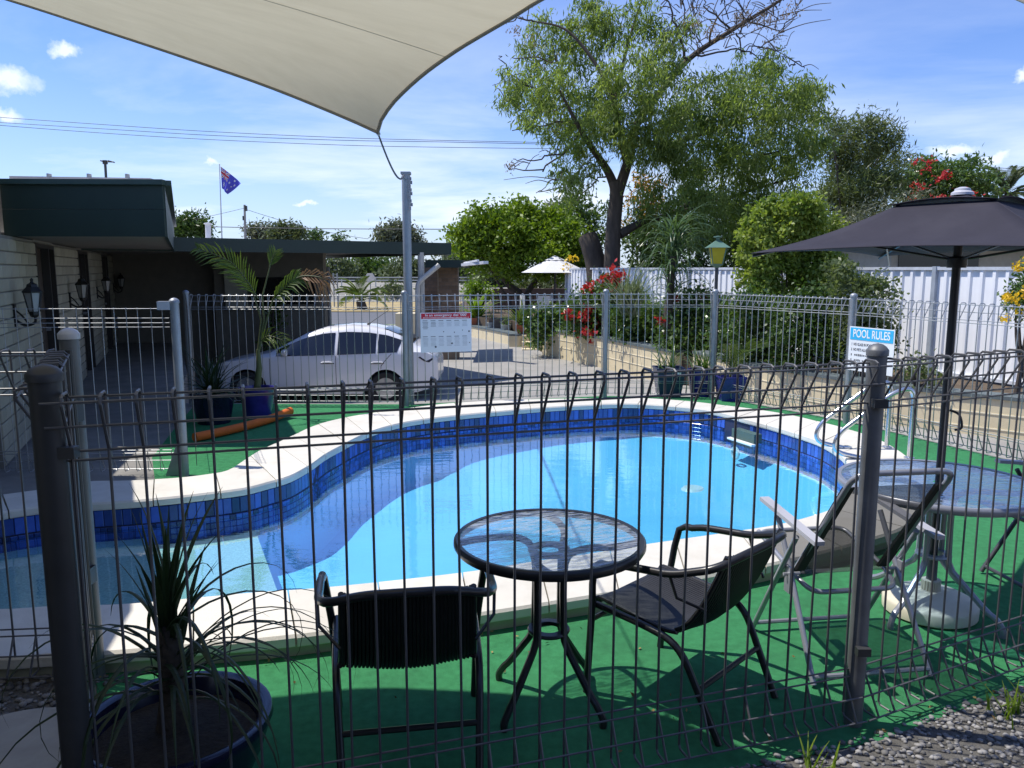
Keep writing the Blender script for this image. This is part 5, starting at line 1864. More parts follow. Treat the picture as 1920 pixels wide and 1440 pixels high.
g0, g1 = dep(1017, 618, 22.0), dep(1260, 662, 15.7)
wall_run("garden_wall", "long cream retaining wall with dark cap below the flower bed", [(g0.x, 22.0, g0.z), ((g0.x + g1.x) / 2 + .1, 18.8, (g0.z + g1.z) / 2 + .01), (g1.x, 15.7, g1.z)], -1.0, 0, 0.28)
k0 = dep(1300, 663, 15.2); k1 = dep(1440, 693, 13.2); k2 = dep(1690, 731, 11.2); k3 = dep(1930, 755, 10.0)
wall_run("garden_wall", "cream block retaining wall with dark cap behind the right side fence", [(k0.x, 15.2, k0.z), (k1.x, 13.2, k1.z), (k2.x, 11.2, k2.z), (k3.x, 10.0, k3.z), (k3.x + 3, 8.4, k3.z - .03)], -1.0, 0, 0.28)
l0, l1 = dep(880, 612, 29.0), dep(972, 630, 24.5)
wall_run("garden_wall", "low cream wall by the steps carrying a row of flower pots", [(l0.x - 1, 31, l0.z), (l0.x, 29.0, l0.z), (l1.x, 24.5, l1.z), (l1.x + 0.25, 25.6, l1.z)], -1.0, 0, 0.30, courses=False)
wq0, wq1 = dep(741, 588, 30), dep(772, 588, 30)
wall_run("planter_box", "cream planter box at the end of the drive", [(wq0.x, 30, wq0.z), (wq1.x + .3, 30, wq1.z)], -1.0, 0, 1.0, capped=False, courses=False)
stp = thing("garden_steps", "cream steps between the two low garden walls", "steps", dep(1000, 650, 23.5))
for k in range(3):
    a = dep(985, 660, 23.2 + .45 * k)
    mb = MB(); mb.box((a.x + 0.28, 23.6 + .45 * k, -0.62 + .17 * k - .25), (0.75, 0.45, 0.5)); mb.build("step", m_cream, stp)
# raised bed behind the walls
mb = MB()
bed = [(l0.x - 1.0, 31.3), (l0.x + .15, 29.2), (l1.x + .25, 25.7), (g0.x + .1, 22.15), ((g0.x + g1.x) / 2 + .3, 18.95), (g1.x + .15, 15.9), (k0.x + .1, 15.4), (k1.x + .1, 13.4), (k2.x + .1, 11.4), (k3.x + .1, 10.2), (k3.x + 3, 8.6), (24, 8), (24, 44), (l0.x - 1, 44)]
mb.prism(bed, -1.3, 0.02)
structure(mb, "garden_bed", M("garden_soil", (0.09, 0.065, 0.042), 0.95, var=0.4, scale=4, bump=0.6, bscale=40))

# ------------------------------------------------------------------ white sheet fence
m_sheet = M("white_steel_sheet", (0.88, 0.89, 0.91), 0.4, var=0.03, scale=2, dirt=(0.76, 0.77, 0.79), dscale=1.2, damt=0.3)
wf = thing("sheet_fence", "tall white ribbed sheet metal fence behind the flower bed", "fence", (7.0, 12.5, 0))
f0 = Vector((1.80, 26.0, 0)); f1 = Vector((8.6, 8.6, 0))
fd = (f1 - f0); FL = fd.length; fd.normalize(); fn = Vector((fd.y, -fd.x, 0))
if fn.y > 0: fn = -fn
npan = 8
for k in range(npan):
    s0, s1 = FL * k / npan + 0.03, FL * (k + 1) / npan - 0.03
    rows = [[], []]
    s = s0; q = 0
    prof = [(0.0, 0.0), (0.12, 0.0), (0.14, 0.032), (0.19, 0.032), (0.21, 0.0)]
    while s < s1:
        for ds, o in prof[:-1]:
            if s + ds < s1:
                p = f0 + fd * (s + ds) + fn * o
                rows[0].append((p.x, p.y, 0.10)); rows[1].append((p.x, p.y, 1.74))
        s += 0.21
    p = f0 + fd * s1
    rows[0].append((p.x, p.y, 0.10)); rows[1].append((p.x, p.y, 1.74))
    mb = MB(); mb.grid(rows); mb.build("sheet_panel", m_sheet, wf, solid=0.004)
    mb = MB(); a = f0 + fd * (s0 - .02); b = f0 + fd * (s1 + .02)
    mb.beam(a + Vector((0, 0, 1.755)) + fn * .012, b + Vector((0, 0, 1.755)) + fn * .012, 0.07, 0.05); mb.build("top_rail", M("white_rail", (0.55, 0.58, 0.63), 0.4), wf)
    mb = MB(); mb.beam(a + Vector((0, 0, 0.08)) + fn * .012, b + Vector((0, 0, 0.08)) + fn * .012, 0.07, 0.05); mb.build("bottom_rail", MATS["white_rail"], wf)
for k in range(npan + 1):
    p = f0 + fd * (FL * k / npan)
    mb = MB(); mb.beam(p + fn * .02 + Vector((0, 0, -.1)), p + fn * .02 + Vector((0, 0, 1.79)), 0.09, 0.07, up=fd); mb.build("fence_post", M("grey_blue_post", (0.36, 0.40, 0.45), 0.4), wf)

# house beyond the white fence
hs = thing("house", "low house with dark eave and beige wall beyond the white fence", "house", (10.5, 19, 0))
mb = MB(); a = dep(1670, 500, 17.0); b = dep(2100, 500, 15.0)
mb.box((a.x + 4.0, 19.0, 1.1), (8, 4, 2.3)); mb.build("wall", M("beige_house_wall", (0.50, 0.46, 0.36), 0.85), hs)
mb = MB(); mb.box((a.x + 4.0, 18.8, 2.34), (8.8, 5.2, 0.16)); mb.build("roof", M("dark_eave", (0.03, 0.026, 0.022), 0.7), hs)
mb = MB(); mb.box((a.x + 1.0, 16.985, 1.6), (1.7, 0.03, 1.4)); mb.build("window", M("dark_window_glass", (0.012, 0.013, 0.014), 0.1), hs)
# ------------------------------------------------------------------ vegetation
m_bark = M("grey_brown_bark", (0.075, 0.060, 0.048), 0.95, var=0.35, scale=9, bump=0.9, bscale=26, stretch=(1, 1, 0.25))
m_twig = M("thin_twig_bark", (0.085, 0.060, 0.045), 0.9, var=0.3, scale=9)
L_tree = leafmat("feathery_tree_leaf", (0.105, 0.175, 0.040), (0.290, 0.360, 0.130), 0.6)
L_grey = leafmat("grey_green_leaf", (0.085, 0.125, 0.045), (0.165, 0.200, 0.090), 0.4)
L_dark = leafmat("dark_evergreen_leaf", (0.035, 0.080, 0.018), (0.095, 0.155, 0.035), 0.32)
L_lime = leafmat("lime_green_leaf", (0.085, 0.165, 0.012), (0.230, 0.320, 0.030), 0.42)
L_bush = leafmat("yellow_green_leaf", (0.100, 0.185, 0.018), (0.350, 0.410, 0.095), 0.45)
L_hedge = leafmat("glossy_shrub_leaf", (0.040, 0.095, 0.018), (0.140, 0.215, 0.050), 0.32, rough=0.3, spec=0.6)
L_far = leafmat("distant_olive_leaf", (0.075, 0.105, 0.045), (0.125, 0.155, 0.070), 0.25)
L_far2 = leafmat("distant_gum_leaf", (0.110, 0.130, 0.090), (0.165, 0.180, 0.125), 0.25)
L_orange = leafmat("orange_autumn_leaf", (0.35, 0.11, 0.012), (0.42, 0.30, 0.03), 0.4)
L_red = leafmat("red_petal", (0.46, 0.020, 0.012), (0.58, 0.06, 0.09), 0.35)
L_yellow = leafmat("yellow_petal", (0.72, 0.45, 0.01), (0.75, 0.55, 0.05), 0.35)
L_palm = leafmat("palm_leaflet", (0.060, 0.105, 0.020), (0.140, 0.185, 0.045), 0.35)
L_dry = leafmat("dry_palm_leaflet", (0.22, 0.11, 0.055), (0.32, 0.19, 0.10), 0.3)
L_seed = leafmat("dry_seed_cluster", (0.20, 0.13, 0.07), (0.34, 0.24, 0.13), 0.3)


def leaf_arrays(cent, length, width, droop, spread=1.0, jit=0.35):
    """one rhombic leaf per centre"""
    n = len(cent)
    d = rng.normal(size=(n, 3)); d[:, 2] = d[:, 2] * spread - droop
    d /= np.linalg.norm(d, axis=1, keepdims=True) + 1e-9
    q = rng.normal(size=(n, 3))
    s = np.cross(d, q); s /= np.linalg.norm(s, axis=1, keepdims=True) + 1e-9
    nn = np.cross(s, d)
    l = length * rng.uniform(1 - jit, 1 + jit, (n, 1)); w = width * rng.uniform(1 - jit, 1 + jit, (n, 1))
    a = cent; b = cent + d * l * .45 + s * w * .5 + nn * l * .06; c = cent + d * l; e = cent + d * l * .45 - s * w * .5 + nn * l * .06
    V = np.stack([a, b, c, e], 1).reshape(-1, 3)
    F = np.arange(4 * n).reshape(-1, 4)
    return V, F


def clumps(lobes, per_m2, nleaf, sigma, shell=0.55, floor=None):
    """clump centres spread through each lobe, denser near its surface; leaves scattered round every clump"""
    out = []
    for (c, r) in lobes:
        rx, ry, rz = r if isinstance(r, (tuple, list)) else (r, r, r)
        k = max(3, int(per_m2 * (rx * rz) * 4))
        d = rng.normal(size=(k, 3)); d /= np.linalg.norm(d, axis=1, keepdims=True)
        rr = (rng.uniform(shell ** 3, 1.0, (k, 1))) ** (1 / 3)
        cc = np.array(c) + d * rr * np.array([rx, ry, rz])
        sg = sigma * rng.uniform(0.6, 1.4, (k, 1))
        m = rng.integers(int(nleaf * .5), int(nleaf * 1.5) + 1, k)
        idx = np.repeat(np.arange(k), m)
        p = cc[idx] + rng.normal(size=(len(idx), 3)) * sg[idx] * np.array([1, 1, .8])
        out.append(p)
    P = np.concatenate(out)
    if floor is not None:
        P = P[P[:, 2] > floor]
    return P


def limb(mb, pts, r0, r1, n=7, wob=0.0):
    pp = catmull(pts, 5)
    if wob:
        pp = [p + Vector((random.gauss(0, wob), random.gauss(0, wob), random.gauss(0, wob * .6))) if 0 < i < len(pp) - 1 else p for i, p in enumerate(pp)]
    k = len(pp)
    mb.tube(pp, [r0 + (r1 - r0) * (i / (k - 1)) ** 0.8 for i in range(k)], n)


def plantlike(name, label, cat, base, group=None):
    return thing(name, label, cat, base, 0, group)


def foliage(parent, lobes, mat, per_m2, nleaf, sigma, ll, lw, droop=0.3, name="crown", shell=.55, floor=None):
    P = clumps(lobes, per_m2, nleaf, sigma, shell, floor)
    V, F = leaf_arrays(P, ll, lw, droop)
    return np_mesh(name, V, F, mat, parent, kind='stuff')


def L3(lst, Y, jit=0.0):
    """lobes from (px, py, radius px) at the distance Y"""
    out = []
    for q in lst:
        px, py, r = q[0], q[1], q[2]
        y = Y + (q[3] if len(q) > 3 else random.uniform(-jit, jit))
        k = y / FPX
        rr = (r * k, r * k, r * k) if not isinstance(r, tuple) else (r[0] * k, (r[0] + r[1]) / 2 * k, r[1] * k)
        out.append((dep(px, py, y), rr))
    return out


# ---- the big feathery tree
TY = 24.0
bt = plantlike("feathery_tree", "big feathery tree with a thick dark trunk rising behind the white fence", "tree", Vector((dep(1148, 600, TY).x, TY, 0.0)))
tr = MB()
def T(px, py, dy=0.0): return dep(px, py, TY + dy)
limb(tr, [Vector((T(1148, 600).x, TY, -0.2)), T(1147, 520), T(1150, 430), T(1156, 365), T(1152, 340)], 0.29, 0.18, 12)
tr.build("trunk", m_bark, bt, smooth=True)
mbk = MB()
limb(mbk, [T(1156, 362), T(1140, 322), T(1108, 275, -.6), T(1078, 225, -1.2), T(1050, 170, -1.6)], 0.17, 0.03)
limb(mbk, [T(1158, 362), T(1178, 300), T(1190, 240, .4), T(1225, 190, .6), T(1290, 112, .8), T(1370, 58, .6), T(1445, 12, .3), T(1500, -25)], 0.18, 0.03)
limb(mbk, [T(1176, 310), T(1160, 240, -.5), T(1148, 180, -.8), T(1110, 110, -.6), T(1060, 55, -.4), T(1000, 40, -.2)], 0.12, 0.02)
limb(mbk, [T(1150, 200, -.8), T(1168, 120, -.3), T(1190, 40), T(1215, -30)], 0.07, 0.02)
limb(mbk, [T(1162, 440), T(1205, 416, .3), T(1255, 402, .6), T(1330, 360, 1)], 0.15, 0.05)
limb(mbk, [T(1188, 260, .4), T(1250, 270, 1), T(1320, 250, 1.2), T(1420, 215, 1), T(1500, 190, .6)], 0.10, 0.025)
limb(mbk, [T(1255, 402, .6), T(1340, 380, 1.4), T(1430, 350, 1.5), T(1500, 330, 1.2)], 0.08, 0.025)
limb(mbk, [T(1325, 250, 1.2), T(1400, 290, 1.2), T(1480, 280, 1)], 0.05, 0.02)
for (pts, r) in [([(1290, 112), (1275, 60), (1250, 5), (1240, -30)], .05), ([(1330, 85), (1340, 40), (1380, -10)], .04), ([(1300, 105), (1360, 95), (1420, 90), (1460, 70)], .035),
                 ([(1400, 40), (1440, 52), (1470, 60)], .03), ([(1380, 62), (1400, 100), (1440, 110)], .03), ([(1370, 58), (1330, 20), (1300, -15)], .04),
                 ([(1080, 228), (1020, 235), (960, 245)], .035), ([(1100, 265), (1040, 290), (1000, 300), (962, 298)], .035), ([(1090, 250), (1030, 310), (985, 318), (945, 310)], .035),
                 ([(1120, 290), (1080, 330), (1050, 350), (1010, 360)], .03), ([(1050, 170), (1000, 165), (950, 130), (935, 105)], .035), ([(1060, 200), (1000, 210), (955, 190), (932, 165)], .03),
                 ([(1060, 120), (1010, 110), (960, 108)], .03), ([(1000, 40), (975, 35), (950, 45)], .03), ([(1470, 60), (1490, 20), (1500, 5)], .02), ([(1420, 90), (1455, 95), (1475, 85)], .02),
                 ([(1480, 125), (1495, 118), (1508, 128)], .02), ([(1140, 330), (1105, 350), (1085, 375)], .03), ([(1080, 330), (1040, 340), (1005, 362)], .02)]:
    dy = random.uniform(-1, 1)
    limb(mbk, [T(x, y, dy) for x, y in pts], r, 0.012, 5, wob=0.05)
    for k in range(4):           # finer twigs
        i = random.randrange(len(pts) - 1)
        p = T(*pts[i], dy).lerp(T(*pts[i + 1], dy), random.random())
        q = p + Vector((random.gauss(0, .5), random.gauss(0, .4), random.uniform(-.1, .7)))
        limb(mbk, [p, (p + q) / 2 + Vector((0, 0, .1)), q], 0.016, 0.007, 4)
for k in range(130):              # bare twigs in the thin top
    px = random.uniform(1230, 1470); py = random.uniform(-25, 105) 
    if py > 150 - (px - 1200) * .3: py *= .5
    p = T(px, py, random.uniform(-1, 1)); q = p + Vector((random.gauss(0.1, .4), random.gauss(0, .3), random.uniform(0, .7)))
    limb(mbk, [p, (p + q) / 2 + Vector((random.gauss(0, .08), 0, .06)), q], 0.018, 0.007, 4)
mbk.build("limbs", m_bark, bt, smooth=True, kind='stuff')
BT = [(985, 185, 34), (1000, 95, 34), (1060, 60, 40), (1040, 150, 48), (1100, 205, 58), (1180, 140, 58), (1250, 110, 45), (1130, 70, 42), (1085, 262, 50), (1165, 235, 55), (1250, 205, 75),
      (1330, 185, 62), (1400, 150, 50), (1460, 175, 52), (1505, 205, 45), (1310, 265, 75), (1400, 240, 78), (1480, 275, 65), (1525, 250, 35), (1255, 320, 62), (1350, 345, 78), (1450, 345, 72),
      (1300, 405, 65), (1380, 425, 62), (1225, 400, 42), (1060, 330, 26), (955, 140, 22), (962, 195, 22), (1005, 225, 26), (1200, 40, 36), (1290, 60, 22), (1010, 50, 24), (1440, 125, 25), (1110, 20, 34), (1080, 360, 30),
      (1530, 180, 22), (1230, 60, 28), (970, 165, 20), (1020, 190, 30), (1075, 120, 36), (1050, 245, 26), (1130, 185, 40), (1105, 320, 24), (1210, 270, 44), (990, 130, 20), (1150, 60, 26), (1145, 400, 16)]
foliage(bt, L3(BT, TY, 1.7), L_tree, 10, 56, 0.17, 0.19, 0.040, 1.5, floor=1.6, shell=.3)
SEED = [(1000, 70, 12), (965, 60, 10), (1010, 120, 12), (1050, 240, 10), (1000, 95, 12), (1060, 350, 8), (1300, 30, 18), (1430, 40, 20), (1480, 20, 14), (1340, 60, 18), (955, 310, 7), (1390, 20, 18), (1450, 75, 14)]
foliage(bt, L3(SEED, TY, 1.0), L_seed, 26, 16, 0.09, 0.09, 0.03, 1.5, name="seed_clusters")
stump = plantlike("lopped_trunk", "thick leaning lopped trunk left of the big tree trunk", "tree trunk", Vector((dep(1120, 600, 24.6).x, 24.6, 0)))
mb = MB(); limb(mb, [Vector((dep(1125, 600, 24.6).x, 24.6, 0)), dep(1118, 505, 24.6), dep(1108, 462, 24.6), dep(1102, 444, 24.7)], 0.33, 0.30, 12); mb.build("trunk", m_bark, stump, smooth=True)

# ---- other trees and shrubs, each a plant of its own
def shrub(name, label, cat, lobes, Y, mat, per, nl, sg, ll, lw, droop=.2, jit=.3, stems=3, base_z=0.0, group=None, flowers=None, shell=.5, trunk=None, floor=None):
    lb = L3(lobes, Y, jit)
    bx = sum(c.x for c, r in lb) / len(lb)
    t = plantlike(name, label, cat, Vector((bx, Y, base_z)), group)
    mb = MB()
    if trunk:
        for pts, r0, r1 in trunk:
            limb(mb, [dep(x, y, Y) for x, y in pts], r0, r1, 8)
    for c, r in lb[:: max(1, len(lb) // max(stems, 1))]:
        limb(mb, [Vector((bx + random.gauss(0, .12), Y, base_z)), Vector((bx * .5 + c.x * .5, (Y + c.y) / 2, base_z * .5 + c.z * .5 + .05)), c], 0.035 if Y < 20 else 0.09, 0.01, 6)
    mb.build("stems" if not trunk else "trunk", m_bark, t, smooth=True)
    foliage(t, lb, mat, per, nl, sg, ll, lw, droop, name="foliage" if not trunk else "crown", shell=shell, floor=floor)
    if flowers:
        for fl, fm, fper, fn, fs, fll in flowers:
            foliage(t, L3(fl, Y - (0.25 if Y < 25 else 2.3), .25), fm, fper, fn, fs, fll, fll * .8, 0.0, name="flowers", shell=.2)
    return t


shrub("lime_tree", "bright lime green bushy tree with forked low trunks beside the white garden umbrella", "tree",
      [(880, 440, 32), (905, 425, 40), (950, 440, 48), (990, 420, 42), (1030, 440, 48), (1070, 450, 38), (900, 470, 38), (960, 478, 45), (1020, 480, 42), (1070, 490, 32), (862, 455, 22), (980, 395, 18), (925, 402, 16), (1050, 410, 20)],
      28.5, L_lime, 18, 50, 0.17, 0.16, 0.085, jit=1.0, shell=.4, stems=0, trunk=[([(985, 600), (975, 555), (955, 535), (930, 500)], .22, .08), ([(985, 590), (990, 550), (1005, 525), (1015, 500)], .16, .06)], flowers=[([(1072, 485, 14), (1060, 500, 10)], L_yellow, 30, 8, .06, .1)])
shrub("dark_tree", "dark evergreen tree filling in behind the big trunk and the garden lamp", "tree",
      [(1215, 470, 50), (1290, 470, 60), (1360, 480, 62), (1290, 420, 55), (1200, 440, 30), (1420, 480, 50), (1330, 525, 50), (1400, 420, 50), (1230, 520, 45)], 26.5, L_dark, 12, 40, 0.2, 0.17, 0.07, jit=1.0)
shrub("autumn_tree", "small orange and yellow leaved tree showing right of the big trunk", "tree", [(1205, 375, 30), (1225, 400, 26), (1190, 420, 20), (1200, 350, 16), (1225, 350, 14)], 27.5, L_orange, 12, 30, 0.16, 0.15, 0.07, jit=.5)
shrub("green_tree", "mid green tree behind the lopped trunk", "tree", [(1080, 390, 26), (1105, 410, 28), (1075, 430, 26), (1120, 440, 22), (1060, 410, 16)], 31, L_hedge, 14, 36, 0.2, 0.17, 0.08, jit=.5)
shrub("she_oak_tree", "wispy grey green tree right of the big feathery tree", "tree",
      [(1580, 270, 38), (1625, 255, 38), (1660, 265, 30), (1590, 320, 45), (1645, 310, 38), (1675, 300, 18), (1570, 370, 40), (1630, 360, 42), (1670, 350, 24), (1560, 240, 20), (1600, 400, 40)], 33, L_grey, 15, 40, 0.24, 0.26, 0.045, droop=-.3, jit=1.5, shell=.3,
      trunk=[([(1600, 520), (1590, 430), (1575, 340), (1560, 260)], .16, .03), ([(1592, 430), (1620, 350), (1650, 290)], .10, .02), ([(1590, 400), (1630, 375), (1680, 345)], .08, .02)])
shrub("dry_tree", "greyish thin leaved tree below the wispy one, above the umbrella", "tree", [(1620, 410, 38), (1680, 395, 40), (1570, 430, 35), (1720, 390, 30), (1650, 440, 40)], 30, L_far2, 10, 30, 0.24, 0.22, 0.04, jit=.8, shell=.3)
shrub("flame_tree", "rounded tree sprinkled with red blossom above the umbrella", "tree",
      [(1700, 335, 30), (1740, 335, 34), (1780, 340, 36), (1820, 330, 30), (1725, 365, 38), (1790, 370, 42), (1840, 365, 26), (1770, 315, 18), (1715, 310, 14), (1850, 345, 16)], 37, L_hedge, 13, 34, 0.25, 0.22, 0.09, jit=1.2,
      flowers=[([(1722, 350, 9), (1762, 335, 10), (1755, 370, 14), (1800, 372, 16), (1775, 330, 6), (1735, 318, 6), (1830, 380, 12), (1820, 365, 8), (1715, 378, 8), (1725, 303, 7), (1745, 306, 5)], L_red, 18, 8, .12, .14)])
shrub("round_bush", "big rounded yellow green bush in front of the white fence, left of the umbrella", "bush",
      [(1460, 415, 42), (1500, 408, 42), (1535, 430, 38), (1425, 440, 38), (1475, 460, 55), (1540, 470, 40), (1415, 490, 36), (1460, 520, 52), (1530, 520, 46), (1490, 390, 26), (1420, 530, 36), (1555, 500, 26)], 14.8, L_bush, 60, 52, 0.075, 0.080, 0.052, jit=.3, shell=.6)
hed = [("flowering_shrub", "red flowering shrub spilling over the end of the garden wall", "shrub", [(1110, 575, 38), (1150, 560, 40), (1100, 620, 36), (1160, 610, 46), (1130, 640, 30), (1190, 590, 36), (1080, 600, 18)], 19.6, L_hedge,
        [([(1150, 512, 16), (1128, 530, 12), (1105, 543, 10), (1145, 540, 14), (1165, 520, 10), (1110, 575, 10), (1092, 595, 10), (1115, 605, 9), (1105, 585, 9), (1112, 632, 8), (1095, 622, 8), (1064, 588, 7), (1155, 598, 6), (1135, 548, 9), (1160, 545, 8), (1120, 650, 6)], L_red, 30, 14, .07, .10)]),
       ("leafy_shrub", "dense leafy shrub behind the third fence post", "shrub", [(1190, 640, 38), (1220, 600, 40), (1230, 650, 36), (1180, 600, 28), (1165, 660, 22)], 18.2, L_hedge, None),
       ("leafy_shrub", "dense glossy shrub at the foot of the garden lamp", "shrub", [(1290, 600, 42), (1320, 640, 40), (1280, 650, 38), (1330, 590, 38), (1310, 570, 28), (1260, 620, 26)], 16.4, L_hedge, [([(1268, 560, 5), (1322, 558, 5), (1240, 600, 4)], L_red, 40, 8, .04, .09)]),
       ("leafy_shrub", "dark leafy shrub right of the garden lamp above the blue pots", "shrub", [(1380, 600, 42), (1420, 630, 46), (1370, 650, 40), (1440, 590, 40), (1400, 575, 30), (1440, 660, 36)], 14.2, L_hedge, None),
       ("leafy_shrub", "dark leafy shrub below the big rounded bush", "shrub", [(1490, 600, 46), (1530, 640, 44), (1480, 650, 42), (1550, 590, 40), (1510, 570, 30), (1560, 650, 30), (1530, 560, 26)], 13.0, L_dark, None),
       ("leafy_shrub", "loose grey green shrub against the white fence behind the pool rules sign", "shrub", [(1600, 545, 38), (1640, 560, 38), (1600, 590, 36), (1650, 610, 34), (1620, 640, 36), (1580, 520, 30), (1665, 640, 26), (1660, 530, 14)], 12.3, L_grey, None),
       ("flowering_shrub", "yellow flowered shrub at the right edge before the white fence", "shrub", [(1915, 540, 30), (1930, 570, 32), (1905, 565, 16), (1940, 520, 30)], 10.6, L_hedge, [([(1900, 560, 8), (1908, 500, 6), (1890, 555, 4), (1918, 585, 8), (1885, 598, 6), (1915, 550, 8)], L_yellow, 60, 10, .025, .05)]),
       ("low_shrub", "low grey leaved plant on the bed behind the right front post", "shrub", [(1700, 690, 18), (1730, 700, 20), (1760, 708, 16), (1715, 712, 14)], 11.2, L_grey, None),
       ("climbing_plant", "green creeper hanging over the wall between the steps and the flower bed", "creeper", [(1003, 600, 16), (1010, 625, 14), (1030, 590, 18), (1055, 600, 20), (1012, 645, 10), (1075, 585, 18), (1045, 615, 12)], 21.5, L_hedge, None)]
for nm, lb, ct, lo, Y, mt, fl in hed:
    sz = 0.085 * Y / 14
    shrub(nm, lb, ct, lo, Y, mt, 62 if Y < 15 else 50, 36, 0.105 * Y / 14, sz * 1.05, sz * .55, jit=.35, shell=.35, floor=(-.45 if ct == 'creeper' else .10), flowers=fl, base_z=0.02 if Y > 10 else 0)


def blades_plant(name, label, cat, base, specs, mat, stem=None, group=None):
    t = plantlike(name, label, cat, base, group)
    if stem:
        mb = MB(); mb.tube(stem[0], stem[1], 9); mb.build("stem", m_bark, t, smooth=True)
    mb = MB()
    for (p, az, el, ln, wd, dr) in specs:
        blade(mb, p, az, el, ln, wd, dr)
    mb.build("foliage", mat, t, kind='stuff')
    return t


L_ribbon = leafmat("ribbon_leaf", (0.045, 0.100, 0.035), (0.120, 0.185, 0.085), 0.3, rough=0.3, spec=0.6)
Y = 16.2
crown = dep(1262, 480, Y); foot = dep(1258, 690, Y)
sp_ = []
for z, n in ((0.0, 60), (-0.35, 45), (0.35, 50), (-0.75, 30)):
    for i in range(n):
        sp_.append((crown + Vector((random.gauss(0, .07), random.gauss(0, .07), z + random.gauss(0, .08))), random.uniform(0, 6.28), rad(random.uniform(5, 80)), random.uniform(.7, 1.25), 0.035, random.uniform(1.2, 3.0)))
blades_plant("ribbon_leaf_plant", "tall plant with hanging ribbon leaves on a dark stem left of the garden lamp", "plant", Vector((foot.x, Y, 0)), sp_, L_ribbon,
             ([Vector((foot.x - .05, Y, 0)), foot.lerp(crown, .5) + Vector((-.08, 0, 0)), crown], [0.12, 0.10, 0.06]))
Y = 17.4
sp_ = []
for i in range(120):
    p = dep(random.uniform(1165, 1200), random.uniform(560, 600), Y)
    sp_.append((p, random.uniform(0, 6.28), rad(random.uniform(50, 88)), random.uniform(.6, 1.2), 0.028, random.uniform(0.4, 1.6)))
blades_plant("ornamental_grass", "silvery tufted ornamental grass behind the red flowering shrub", "grass plant", Vector((dep(1180, 600, Y).x, Y, 0)), sp_, leafmat("silver_grass_blade", (0.12, 0.16, 0.10), (0.22, 0.26, 0.18), 0.3))


def frond(leafm, rachm, start, az, el, length, droop, nl, ll, lw, sag=0.6):
    """palm frond: rachis tube and paired leaflets"""
    p = Vector(start); e = el
    d = Vector((math.cos(az), math.sin(az), 0)); sd = Vector((-math.sin(az), math.cos(az), 0))
    n = 16; st = length / n; pts = [p.copy()]; dirs = []
    for i in range(n):
        t = d * math.cos(e) + Vector((0, 0, 1)) * math.sin(e)
        dirs.append(t); p = p + t * st; pts.append(p.copy()); e -= droop * st * (0.5 + i / n)
    rachm.tube(pts, [0.012 * (1 - .8 * i / n) for i in range(n + 1)], 5)
    for k in range(nl):
        u = 0.22 + 0.78 * k / (nl - 1)
        i = min(int(u * n), n - 1)
        b = pts[i].lerp(pts[i + 1], u * n - i); t = dirs[i]
        l = ll * (0.45 + 0.75 * math.sin(math.pi * min(u * .9 + .08, 1)))
        for s in (-1, 1):
            dirv = (sd * s * 0.75 + t * 0.75 + Vector((0, 0, .25))).normalized()
            q = [b, b + dirv * l * .5 + Vector((0, 0, -.02 * sag)), b + dirv * l + Vector((0, 0, -l * .35 * sag))]
            leafm.ribbon(q, [lw * .7, lw, 0.002], t.cross(dirv).cross(dirv) if True else sd)


# potted palm, left
def pot(t, c, w, h, mat, top=1.0, square=True, soilz=.05):
    mb = MB(); r0 = w * .36; r1 = w * .5
    k = 1.414 if square else 1
    n = 4 if square else 28
    mb.lathe([(0, 0), (r0 * k, 0), (r1 * k * .97, h * .92), (r1 * k, h * .94), (r1 * k, h), (r1 * k * .88, h), (r1 * k * .84, h - soilz)], n, c, sq=True)
    p = mb.build("pot", mat, t, smooth=not square)
    mb = MB(); mb.lathe([(r1 * k * .85, h - soilz), (0, h - soilz + .01)], n, c, sq=True); mb.build("soil", m_soil, t)
pc = lev(484, 782, 0.0)
pt = plantlike("potted_palm", "palm with a fresh frond and a dry frond in a bright blue glazed pot", "potted palm", pc)
pot(pt, pc, 0.42, 0.36, m_glaze2, square=False)
YP = pc.y
mb = MB(); mb.tube([pc + Vector((0, 0, .30)), dep(486, 690, YP), dep(484, 655, YP)], [0.045, 0.035, 0.022], 9)
mb.tube([dep(484, 660, YP), dep(490, 600, YP), dep(478, 560, YP), dep(468, 530, YP)], [0.014, 0.012, 0.009, 0.007], 7)
mb.tube([dep(485, 660, YP), dep(495, 600, YP), dep(492, 555, YP), dep(506, 500, YP), dep(512, 478, YP)], [0.015, 0.012, 0.010, 0.007, 0.004], 7)
mb.tube([dep(485, 660, YP), dep(500, 600, YP), dep(512, 560, YP), dep(530, 540, YP)], [0.013, 0.010, 0.008, 0.006], 7)
mb.build("stem", M("green_palm_stem", (0.075, 0.090, 0.030), 0.6, var=0.2), pt, smooth=True)
lf = MB(); rc = MB(); dl = MB()
def frond_path(leafm, rachm, pts, nl, ll, lw, sag, up=Vector((0, 0, 1)), r=0.010, vert=False):
    pp = catmull(pts, 6); n = len(pp) - 1
    rachm.tube(pp, [r * (1 - .8 * i / n) for i in range(n + 1)], 5)
    for k in range(nl):
        u = 0.12 + 0.88 * k / (nl - 1)
        i = min(int(u * n), n - 1)
        b = pp[i].lerp(pp[i + 1], min(u * n - i, 1)); t = (pp[i + 1] - pp[i]).normalized()
        sd = t.cross(Vector((0, -1, 0.35)).normalized()).normalized()
        l = ll * (0.35 + 0.8 * math.sin(math.pi * min(u * .88 + .1, 1))) * random.uniform(.85, 1.15)
        for s in (-1, 1):
            dv = (sd * s * 0.62 + t * 0.85 + Vector((0, random.gauss(0, .15), 0))).normalized()
            q = [b, b + dv * l * .55, b + dv * l + Vector((0, 0, -l * sag))]
            leafm.ribbon(q, [lw * .6, lw, 0.003], Vector((0, -1, 0.2)))
